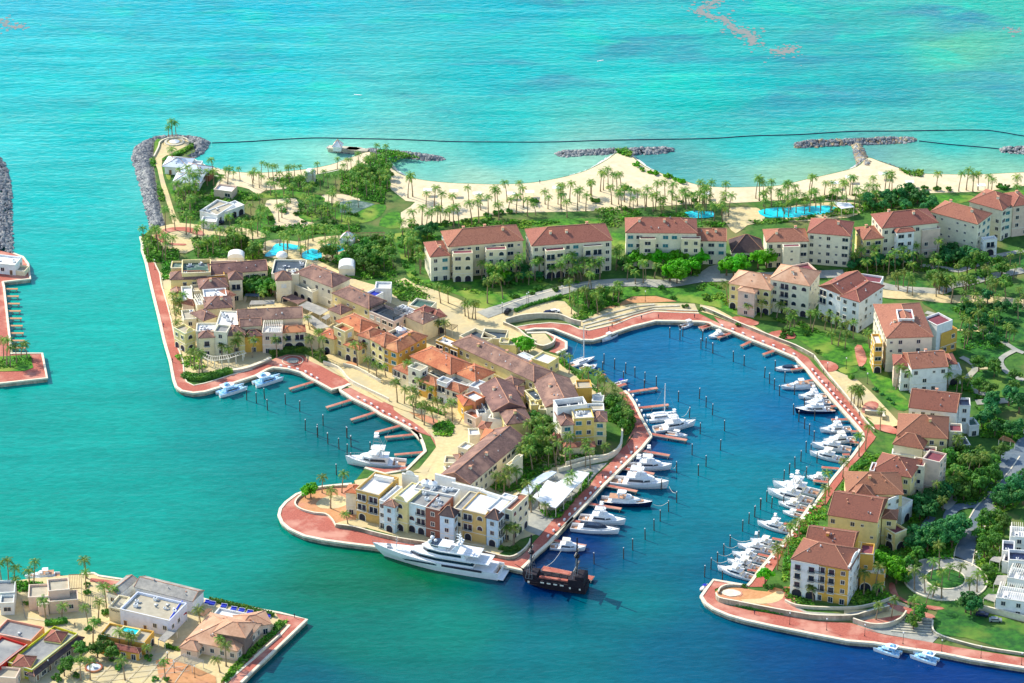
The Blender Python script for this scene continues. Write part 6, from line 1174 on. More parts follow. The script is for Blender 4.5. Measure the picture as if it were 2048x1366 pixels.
piles('at the north end of the basin', "V 1140,10 1232,45 Q 1622,660 1708,680 1732,650 1888,755 1902,680 1988,790 H 45,640 97,680 20,590")
piles('off the upper east quay', "V 1407,145 1450,197 1490,245 1535,300 1578,185 1497,88 1662,290 1655,460 1748,400 1700,520")
piles('off the middle east quay', "V 1748,578 1790,632 1762,780 1830,690 1718,858 1667,913 1618,970 1572,1025 1762,995 1668,1110 1855,870 1835,510 1805,800")
piles('off the lower east quay', "V 1425,1200 1373,1267 1323,1330 1570,1235 L 605,72 555,132 505,192 452,257 344,385 291,460 236,530 181,578 127,645 590,350 280,680 385,545 470,600 700,60")

def mline(s, label):
    a_, b_ = pp(s); a = at(*a_, 2.4); b = at(*b_, 3.2); m = MB(M_['trim']); prev = a
    for k in range(1, 9): t = k/8; q = a.lerp(b, t)-Vector((0, 0, 1.1*math.sin(PI*t))); m.cyl(prev, q, .06, n=4, cap=False); prev = q
    tag(m.build('mooring_line'), label, 'mooring line')
mline("J 1775,560 1822,520", 'pale mooring line from the large sport fisher beside the empty pier'); mline("J 1745,745 1822,805", 'pale mooring line from the largest sport fisher to a pile'); mline("J 1590,920 1742,895", 'pale mooring line from the bow of the navy hulled yacht'); mline("V 690,570 762,500", 'pale mooring line from the sailing catamaran to a pile')
mline("L 515,430 345,400", 'pale mooring line, highest of the lowest five boats'); mline("L 403,475 290,470", 'pale mooring line from the second of the lowest five boats'); mline("L 358,540 232,540", 'pale mooring line from the middle of the lowest five boats'); mline("L 317,605 182,590", 'pale mooring line from the fourth of the lowest five boats'); mline("K 620,910 835,690", 'long rope from the pirate ship to the small flybridge boat')
# ------------------------------------------------------------------ walls, pergolas, canopies
def wall(s, h, label, mt='conc', wd=.35, sm=3, z=LAND, cap=True, name='low_wall'):
    P = gp(s); P = smooth(P, sm) if sm else P; m = MB([M_[mt], M_['coping']]); m.ribbon(P, wd, z-.2, z+h)
    if cap: m.ribbon(P, wd+.2, z+h, z+h+.1, 1)
    return tag(m.build(name), label, 'wall')
wall("I 500,742 470,690 420,650 330,640 230,610 190,570 220,520 300,470 400,445 500,436 600,432", .9, 'low curved cream wall ringing the red tip plaza')
wall("I 500,742 640,762 800,805 1000,850 1200,880", 1.6, 'tall rough wall below the colourful quay building', 'stain')
wall("I 1560,925 1700,965 1820,985 1900,950 1960,890 1975,850", 1.4, 'cream retaining wall around the palm bed at the quay corner', 'stain')
wall("E 830,1045 950,1025 1100,970 1155,940", 1.2, 'stepped stone wall beneath the curved pergola', 'conc', 1.2)
wall("Q 220,632 330,600 450,585 560,582 680,590 780,630 860,650", 2.2, 'cream retaining wall along the inner canal', 'conc')
wall("Q 200,640 260,665 330,700 400,760 480,800", 1.4, 'wall beside the lane down to the round terrace')
wall("Q 455,800 470,830 540,850 620,820 640,780", 1.8, 'curved wall holding up the round terrace', 'conc', .5)
wall("H 20,440 120,480 300,560 520,650 700,720 830,790", 1.5, 'long rough wall above the upper east promenade', 'stain')
wall("M 1060,700 1000,640 900,510 780,360 660,220 540,60", 1.2, 'long pale wall along the middle east promenade', 'stain')
wall("M 980,545 1140,560 1140,600", 1.6, 'short thick terrace wall beside the palm plaza', 'stain', 1.0, 0)
wall("L 220,920 250,960 400,990 600,1030 900,1085 1100,1110 1380,1110 1500,1080 1700,1030", 2.0, 'rough retaining wall under the yellow block at the south point', 'stain')
wall("L 240,890 260,850 330,825 440,830", 1.0, 'curved white wall around the square sun terrace')
wall("L 810,960 900,1000 1100,1020 1400,1020 1600,980 1750,925", 1.1, 'smooth cream garden wall of the yellow block at the south point', 'coping')
wall("N 70,890 200,930 330,930 440,890 490,830", 1.8, 'curved wall below the shaded red terrace', 'conc')
wall("N 700,890 700,960 760,1005 880,1045 1100,1100 1421,1150 1600,1180", 1.0, 'long pale wall between the lawn and the lower right promenade', 'stain')
wall("N 1060,790 1200,825 1421,880 1600,920", 2.2, 'cream boundary wall behind the parked silver car', 'coping')
wall("J 1150,490 1050,510 900,545 780,580 660,610", 1.6, 'curved cream wall above the restaurant terrace', 'coping', .6)
wall("G 1680,915 1670,1100 1560,1190 1400,1210 1200,1260", 2.2, 'bent cream wall around the grove behind the restaurant', 'coping', .5)
wall("F 200,720 330,770 420,870 550,940 700,1010 760,1040", 1.4, 'cream parapet on the water side of the curving promenade', 'coping', .4)
wall("F 370,740 470,760 600,830 690,880", 1.3, 'cream parapet on the house side of the curving promenade', 'coping', .4)
wall("A 290,320 330,240 345,195 420,165 540,162 595,195", .8, 'white kerb wall around the headland lookout', 'coping')
wall("A 410,1000 300,420 420,870", .6, 'x') if 0 else None
wall("P 1480,1110 1740,880", .7, 'low wall along the hedge of the bottom left point', 'coping')
def canopy(s, h, label, deck='rw', t=.2, posts=6, name='canopy', slats=False, z=LAND, sl=0, cat='canopy'):
    P = gp(s, z+h); c = sum(P, Vector())/len(P); c.z = z; e = empty(name, c, 0, label, cat); e['_o'] = tuple(c)
    m = MB(M_[deck]); n = len(P)
    if slats:
        a, b, c2, d = P[:4]; k = max(4, int((b-a).length/.55))
        for i in range(k+1):
            u = i/k; p, q = a.lerp(b, u), d.lerp(c2, u); p.z = q.z = z+h; m.cyl(p, q, .09, n=4)
        for p, q in ((a, b), (d, c2)): m.cyl(p-Vector((0, 0, .15)), q-Vector((0, 0, .15)), .12, n=4)
        m.build('slat_roof', e)
    else: m.prism([(p.x, p.y) for p in P], z+h, z+h+t); m.build('roof_panel', e)
    q = MB(M_['trim'])
    for i in range(n):
        a, b = P[i], P[(i+1) % n]; k = max(1, int((b-a).length/4.5))
        for j in range(k): p = a.lerp(b, j/k)+(c-a.lerp(b, j/k))*.04; q.box((p.x, p.y, z), (.2, .2, h-(.2 if slats else 0)))
    q.build('posts', e); return e
canopy("E 1395,480 1470,440 1660,515 1580,560", 3.2, 'long weathered carport roof in the middle of the village'); canopy("E 1255,410 1340,380 1465,430 1390,465", 3.2, 'dark carport roof beside the right turret', 'rb'); canopy("E 975,470 990,435 1190,430 1190,465", 3, 'weathered carport roof under two palms in the courtyard', 'rw'); canopy("E 985,530 985,490 1240,470 1270,505", 3, 'wide cream carport roof behind the bay front terrace', 'cream')
canopy("E 1590,580 1650,545 1670,570 1630,600", 3, 'small weathered carport roof beside the dark pyramid house', 'rw'); canopy("E 1430,570 1500,555 1660,660 1560,680", 3, 'lower carport roof above the arcaded terrace', 'rw'); canopy("E 935,395 945,375 1060,375 1060,400", 2.8, 'dark carport roof in the shade of the courtyard trees', 'ddark')
canopy("J 415,850 480,790 560,690 640,720 790,640 850,600 970,622 900,700 800,790 720,880 640,962 520,925", 4.2, 'white angular tent roof of the quayside restaurant', 'white', .35, name='restaurant_canopy')
canopy("J 290,878 310,800 400,700 520,625 600,600 650,615 560,680 460,740 380,840 340,880", 3.0, 'long curved pale blue annex roof behind the restaurant tent', 'rp', .4, name='restaurant_annex')
canopy("O 705,250 830,245 835,385 715,395", 5.6, 'timber roof pergola beside the sandy shop building', 'wood', slats=True, name='pergola', cat='pergola'); canopy("P 640,1130 760,1060 960,1130 840,1180", 3, 'grey timber slat pergola in front of the sandy roofed house', 'rw', slats=True, name='pergola', cat='pergola')
canopy("P 490,920 600,815 690,830 560,945", 2.6, 'pale awning between the cafe and the deck', 'rw'); canopy("P 680,650 770,615 790,650 700,690", 3, 'red sunshade beside the blue restaurant wall', 'redp'); canopy("P 900,670 1000,600 1050,610 960,680", 2.4, 'brown timber shade near the blue daybeds', 'wood'); canopy("F 1240,400 1290,375 1345,385 1300,425", 3, 'dark timber pergola beside the palm grove', 'wood', slats=True, name='pergola', cat='pergola')
canopy("O 1255,665 1270,640 1480,680 1465,700", 2.8, 'blue grey awning on the front of the tan roofed restaurant', 'ddark'); canopy("N 1150,260 1190,215 1260,235 1230,290", 3, 'brown shade roof beside the white cube villas', 'wood'); canopy("N 1150,400 1180,365 1250,375 1230,420", 3, 'pale timber roof beside the white cube villas', 'rw'); canopy("N 1180,590 1210,520 1290,520 1270,600", 2.8, 'grey timber terrace roof beside the slatted white villa', 'rw'); canopy("N 1100,700 1140,665 1210,670 1190,730", 2.6, 'pale timber terrace roof beside the lowest white villa', 'rw')
canopy("S 1760,1020 1810,975 1900,1010 1950,1055", 3, 'striped tan pergola among the dark trees', 'wood', slats=True, name='pergola', cat='pergola'); canopy("G 1425,640 1500,620 1520,690 1430,700", 3, 'white slab canopy beside the plain yellow tower', 'dwhite')
canopy("G 790,300 850,285 910,340 880,350", 3.4, 'pale sheet roof between the long brown range and the box house', 'rp')
canopy("D 410,700 490,760 600,745 560,710", 4, 'large folded white sail roof beside the lagoon pool', 'white', .2); canopy("A 640,1040 760,1035 770,1060 650,1070", 2.4, 'x') if 0 else None
canopy("B 30,965 380,955 385,985 30,990", 2.8, 'long timber pergola north of the hotel pool', 'wood', slats=True, name='pergola', cat='pergola')
# curved pergola on the west bay
P = smooth(gp("E 570,905 640,940 720,938 800,925 880,900 950,880", LAND+3), 4); P2 = smooth(gp("E 590,880 650,905 720,905 790,895 860,875 930,858", LAND+3), 4)
c = P[8].copy(); c.z = LAND; e = empty('pergola', c, 0, 'long curved white pergola below the bay front terrace', 'pergola'); e['_o'] = tuple(c)
m = MB(M_['trim'])
for a, b in zip(P, P2): m.cyl(a, b, .08, n=4)
for Q_ in (P, P2):
    for a, b in zip(Q_, Q_[1:]): m.cyl(a, b, .14, n=4)
m.build('beams', e); m = MB(M_['trim'])
for a in P[::3]+P2[::4]: m.box((a.x, a.y, LAND), (.32, .32, 3))
m.build('posts', e)
def tent(s, W_, D_, label, dome=False):
    p = gp(s)[0]; e = empty('event_tent', p, 0, label, 'tent'); m = MB([M_['white']]); n = 10
    if dome:
        for i in range(5):
            t0, t1 = PI/2*i/5, PI/2*(i+1)/5; m.cyl((0, 0, 1.6+2*math.sin(t0)), (0, 0, 1.6+2*math.sin(t1)), W_/2*math.cos(t0), max(.05, W_/2*math.cos(t1)), 16, cap=False)
    else:
        V = []
        for y in (-D_/2, D_/2): V += [(W_/2*math.cos(PI*i/n), y, 3+1.8*math.sin(PI*i/n)) for i in range(n+1)]
        m.add(V, [(i, i+1, n+2+i, n+1+i) for i in range(n)]+[tuple(range(n, -1, -1)), tuple(range(n+1, 2*n+2))])
    m.build('roof', e, Vector((0, 0, 0))); m = MB(M_['trim']); m.box((0, 0, 0), (W_*.97, D_*.97, 3) if not dome else (W_*.7, W_*.7, 1.7)); m.build('wall', e, Vector((0, 0, 0))); return e
tent("E 1810,190", 6.6, 6.4, 'white barrel roofed tent east of the long cream wing'); tent("E 865,104", 6.6, 4.4, 'white vaulted tent at the top of the village beside the hotel palms'); tent("E 1255,82", 4.8, 4.8, 'white domed tent above the dark machinery roof', True); tent("A 1625,515", 4.5, 4, 'small white tent on the beach park lawn')
# shade frames on the beach
def shade(p):
    e = empty('shade_canopy', p, 0, None, 'beach shade', 'white beach shades on four posts'); m = MB(M_['white']); m.box((0, 0, 2.4), (3.6, 2.6, .1)); m.build('cloth', e, Vector((0, 0, 0)))
    m = MB(M_['trim']); [m.box((x, y, 0), (.1, .1, 2.4)) for x in (-1.7, 1.7) for y in (-1.2, 1.2)]; m.build('posts', e, Vector((0, 0, 0))); return e
Ps = sorted(gp("B 750,640 972,650 1170,670 1460,670 1620,655 1850,620 C 1245,670 D 430,580 1070,570 1680,600 560,530 840,500"), key=lambda q: q.x)
for i, p in enumerate(Ps): tag(shade(p), ordlab(i, len(Ps), 'beach shade', 'standing on the open sand'))
# floating boom lines
def boom(s, label):
    P = smooth(gp(s, .1), 6); m = MB(M_['navy']); [m.cyl(P[i], P[i+1], .27, n=6, cap=False) for i in range(len(P)-1)]; tag(m.build('floating_boom'), label, 'floating boom')
boom("Z 424,286 500,283 560,279 630,276 700,277 800,279 900,283 1000,284 1100,284 1200,281 1300,279 1420,277 1500,272 1600,269 1700,263 1800,262 1950,260 2000,264 2048,272 2120,280", 'long dark floating boom stretched across the sea off the beach')
boom("Z 1838,282 1900,289 1960,294 2000,298", 'thin boom linking the T groyne to the rocks at the right edge')
m = MB(M_['conc']); m.ribbon(smooth(gp("A 1780,232 1900,240 2048,250 B 60,245 240,262"), 3), 3.2, -.5, 1.9); tag(m.build('stone_jetty'), 'pale stone jetty leading to the white gazebo', 'jetty')
# seaweed drifts
def weed(s, label, n=70):
    P = smooth(gp(s, .03), 5); R = random.Random(n); m = MB(M_['weed'])
    for k in range(n*5):
        p = P[R.randrange(len(P))]; a = R.uniform(0, 6.28); rr = R.expovariate(1/1.5); x, y = p.x+rr*1.6*math.cos(a), p.y+rr*1.8*math.sin(a); r_ = R.uniform(.3, 1.1); k_ = R.uniform(0, 3)
        m.add([(x+r_*R.uniform(.5, 1.3)*math.cos(k_+i*1.05), y+r_*R.uniform(.5, 1.3)*math.sin(k_+i*1.05), .03+R.uniform(0, .02)) for i in range(6)], [(0, 1, 2, 3, 4, 5)])
    tag(m.build('seaweed_drift'), label, 'seaweed', kind='stuff')
weed("X 820,0 790,20 745,42 790,62 840,75 870,90 890,115 930,130 960,150 965,175", 'reddish seaweed drift trailing in from the top edge', 130); weed("X 1055,200 1080,210 1100,205 1130,190", 'reddish seaweed patch below the long drift', 28); weed("W 0,75 30,100 60,110 95,105", 'reddish seaweed patch at the top left edge', 20); weed("X 1980,110 2010,120 2020,130", 'small reddish seaweed patch near the right edge', 8)
# whitecaps
def cap(s, label):
    P = gp(s, .12); m = MB(M_['dwhite']); R = random.Random(3)
    for k in range(13):
        u = R.random(); p = P[0].lerp(P[1], u); w_ = R.uniform(.15, .6); m.add([(p.x-w_, p.y+R.uniform(-.5, .5), .12), (p.x, p.y-.25, .12), (p.x+w_, p.y+R.uniform(-.4, .4), .13), (p.x, p.y+.3, .13)], [(0, 1, 2, 3)])
    tag(m.build('breaking_wave'), label, 'breaking wave')
cap("W 1410,377 1445,380", 'small white breaking crest left of centre in the open sea'); cap("X 335,246 365,240", 'small white breaking crest right of centre in the open sea')
# ------------------------------------------------------------------ street furniture
def lamp_mesh():
    a = MB(M_['black']); a.cyl((0, 0, 0), (0, 0, 4.2), .08, .06, 6); a.box((0, 0, 0), (.3, .3, .4)); b = MB(M_['white']); b.cyl((0, 0, 4.2), (0, 0, 4.6), .14, .22, 8); b.cyl((0, 0, 4.6), (0, 0, 4.8), .26, .04, 8); return a.mesh('pole'), b.mesh('lantern')
LM_ = lamp_mesh()
def lamps(where, s):
    P = sorted(gp(s), key=lambda q: q.x)
    for i, p in enumerate(P):
        e = empty('street_lamp', p, 0, ordlab(i, len(P), 'lamp post', where), 'street lamp', 'street lamps '+where); ob('pole', LM_[0], e); ob('lantern', LM_[1], e)
lamps('along the cream lane north of the basin', "Q 190,540 415,450 700,395 400,460 1410,440 1650,130"); lamps('on the west quay promenade', "E 170,170 240,330 300,560 350,760 400,940"); lamps('on the lower right promenade', "L 850,1150 1165,1200 1490,1250 N 465,1060 770,1120 1080,1170 1400,1225"); lamps('on the middle east terrace', "M 820,160 1000,290 660,200 880,500"); lamps('in the bottom left square', "P 590,1170 660,1260 870,1310 O 500,1250 1720,1170")
db = MB(M_['white']); db.box((0, 0, 0), (.95, .5, .6)); db.box((0, 0, .6), (1.05, .6, .1)); db = db.mesh('dock_box')
def along(s, n, where, off=0):
    P = gp(s); L = [0]
    for a, b in zip(P, P[1:]): L.append(L[-1]+(b-a).length)
    for i in range(n):
        t = L[-1]*(i+.5)/n; k = max(j for j in range(len(P)-1) if L[j] <= t); d = (P[k+1]-P[k]).normalized(); p = P[k]+d*(t-L[k])+Vector((-d.y, d.x, 0))*off
        o = ob('dock_box', db, None, (p.x, p.y, LAND+.2), math.atan2(d.y, d.x)); tag(o, ordlab(i, n, 'white dock box', where) if P[-1].x > P[0].x else ordlab(n-1-i, n, 'white dock box', where), 'dock box', 'white dock boxes '+where)
along("V 700,420 620,322 560,240 M 0,0", 1, 'x') if 0 else None
along("H 795,872 865,962 915,1012 975,1082 1075,1192 1165,1292", 14, 'along the middle east quay', .9); along("H 110,555 250,602 390,662 570,732 710,792", 8, 'along the upper east quay', 1); along("L 1030,140 960,240 840,410 700,570 590,700", 12, 'along the lower east quay', 1)
along("J 570,1275 800,1045 950,895 1110,725 1480,362", 18, 'along the restaurant quay', 1.2); along("E 1200,1000 1420,1045 1560,1125", 6, 'under the round red plaza', 1); along("F 450,1005 600,1080 700,1145 860,1220 1000,1300", 10, 'along the west finger piers', 1); along("V 210,340 290,440 340,550 390,640", 7, 'north of the restaurant quay', 1)
# daybeds of the bottom left terrace
def daybed(s, label):
    p = gp(s)[0]; e = empty('daybed', p, -.25, label, 'daybed', 'blue daybeds along the bottom left terrace'); m = MB(M_['white']); m.box((0, 0, 0), (2.2, 2.0, .4)); m.box((0, .95, .4), (2.2, .12, .5)); m.build('frame', e, Vector((0, 0, 0))); m = MB(M_['blue']); m.box((0, -.05, .4), (1.9, 1.7, .22), 0, 0, .97); m.box((0, .7, .62), (1.8, .3, .25)); m.build('cushion', e, Vector((0, 0, 0)))
Pd = "P 850,590 890,560 1000,545 1045,560 1165,585 1265,615 1345,630 1430,650 1530,670 1615,685".split()[1:]
for i, q in enumerate(Pd): daybed('P '+q, ordlab(i, len(Pd), 'blue daybed', 'beside the bottom left sea wall'))
# cars
def car(s, rz, label, col='metal'):
    p = gp(s)[0]; e = empty('parked_car', p+Vector((0, 0, .3)), rz, label, 'car', 'parked cars'); Z = Vector((0, 0, 0)); m = MB(M_[col]); m.box((0, 0, .3), (4.3, 1.75, .65), 0, 0, .96); slab(m, [(-1.7, .8), (.9, .8), (1.0, .7)], .95, 1.45, sh=.16); b = m.build('body', e, Z)
    g = MB(M_['glass']); slab(g, [(-1.6, .82), (.85, .82), (.97, .7)], 1.02, 1.34, sh=.1); g.build('window', b, Z)
    for x in (-1.35, 1.35):
        for y in (-.8, .8): w_ = MB(M_['black']); w_.cyl((x, y-.1, .3), (x, y+.1, .3), .32, n=10); w_.build('wheel', e, Z)
car("N 1195,885", -.1, 'silver car parked on the grass by the villa wall'); car("Q 590,550", .3, 'dark blue car parked in the lot above the canal', 'navy'); car("Q 635,540", .3, 'white car parked in the lot above the canal', 'white'); car("A 845,885", -.2, 'dark blue pickup beside the beach club', 'navy'); car("Q 235,540", 1.2, 'black golf cart under a tree at the lane corner', 'black'); car("N 1090,840", -.3, 'dark car in the shade left of the silver car', 'navy')
# people on the beach and promenades
def person_mesh():
    m = bpy.data.meshes.new('person'); V = []; F = []
    prof = [(0, .09, .13), (.45, .08, .12), (.85, .13, .17), (1.0, .11, .15), (1.35, .12, .21), (1.45, .07, .12), (1.5, .05, .05), (1.56, .08, .08), (1.68, .1, .09), (1.76, .04, .04)]
    n = 8
    for z, a, b in prof: V += [(a*math.cos(2*PI*i/n), b*math.sin(2*PI*i/n), z) for i in range(n)]
    for r in range(len(prof)-1): F += [(r*n+i, r*n+(i+1) % n, (r+1)*n+(i+1) % n, (r+1)*n+i) for i in range(n)]
    F.append(tuple(range((len(prof)-1)*n, len(prof)*n)))
    for s_ in (1, -1):
        o = len(V); ring = [(.0, .22*s_, 1.36), (.02, .27*s_, 1.05), (.1, .28*s_, .8)]
        for k, (x, y, z) in enumerate(ring): V += [(x+(.05-.01*k)*math.cos(2*PI*i/6), y+(.05-.01*k)*math.sin(2*PI*i/6), z) for i in range(6)]
        for r in range(2): F += [(o+(r+1)*6+i, o+(r+1)*6+(i+1) % 6, o+r*6+(i+1) % 6, o+r*6+i) for i in range(6)]
    m.from_pydata(V, [], F); m.materials.append(M_['navy']); m.update(); return m
pmh = person_mesh()
for s, lab in (("B 1705,545", 'person standing alone on the wet sand of the middle beach'), ("A 370,215", 'person standing on the headland lookout'), ("E 245,660", 'person walking on the west quay promenade, upper'), ("E 320,960", 'person walking on the west quay promenade, lower'), ("A 445,800", 'person walking on the headland path'), ("L 550,1065", 'person on the red promenade below the yellow block'), ("P 1890,700", 'person standing near the bottom left point')):
    tag(ob('person', pmh, None, gp(s)[0]+Vector((0, 0, .25)), 1.0), lab, 'person', 'people on the promenades and beach')
# fountain, sign lettering, circular planters
p = gp("O 960,1210")[0]; e = empty('fountain', p, 0, 'round terracotta rimmed fountain in the bottom left square', 'fountain'); Z = Vector((0, 0, 0))
m = MB(M_['rt']); m.ribbon([Vector((2.6*math.cos(2*PI*i/28), 2.6*math.sin(2*PI*i/28), 0)) for i in range(29)], .5, 0, .6); m.build('rim', e, Z); m = MB(M_['rp']); m.sheet([(2.35*math.cos(2*PI*i/24), 2.35*math.sin(2*PI*i/24)) for i in range(24)], .35); m.build('basin_water', e, Z); m = MB(M_['white']); m.cyl((0, 0, .3), (0, 0, 1.1), .3, n=10); m.cyl((0, 0, 1.1), (0, 0, 1.3), .6, .8, 12); m.build('bowl', e, Z)

# lettering on the restaurant wall
A_, B_ = at(*pp("O 1112,580")[0], LAND+5.4), at(*pp("O 1228,602")[0], LAND+5.4); u_ = (B_-A_).normalized()
tc_ = bpy.data.curves.new('sign_lettering', 'FONT'); tc_.body = 'Tatuya'; tc_.size = 1.25; tc_.extrude = .03; tc_.shear = .3; tc_.materials.append(M_['black'])
t2_ = bpy.data.objects.new('tmp', tc_); C.objects.link(t2_); me_ = bpy.data.meshes.new_from_object(t2_); bpy.data.objects.remove(t2_); to = bpy.data.objects.new('sign_lettering', me_); C.objects.link(to); q_ = A_+u_*.45+Vector((u_.y, -u_.x, 0))*.06; to.location = (q_.x, q_.y, LAND+4.0); to.rotation_euler = (PI/2, 0, math.atan2(u_.y, u_.x)); tag(to, 'dark script lettering on the cream wall of the tan roofed restaurant', 'sign')

def crowd(where, s, off=3):
    P = gp(s); Q = []
    for a, b in zip(P, P[1:]):
        t = rnd.random(); d = (b-a).normalized(); Q.append(a.lerp(b, t)+Vector((-d.y, d.x, 0))*rnd.uniform(1.5, off))
    Q.sort(key=lambda q: q.x)
    for i, p in enumerate(Q): tag(ob('person', pmh, None, p+Vector((0, 0, .22)), rnd.uniform(0, 6.28)), ordlab(i, len(Q), 'person', where), 'person', 'people '+where)
crowd('walking on the middle east quay', "H 795,872 865,962 915,1012 975,1082 1075,1192 1165,1292", 4); crowd('walking on the restaurant quay', "J 570,1275 800,1045 950,895 1110,725 1480,362", 4); crowd('walking on the north basin quay', "Q 870,765 960,765 1160,700 1300,650 1500,600 1740,605 1870,608", 4); crowd('standing in the bottom left square', "O 560,1000 700,900 960,700 1050,560 1000,430", 3)
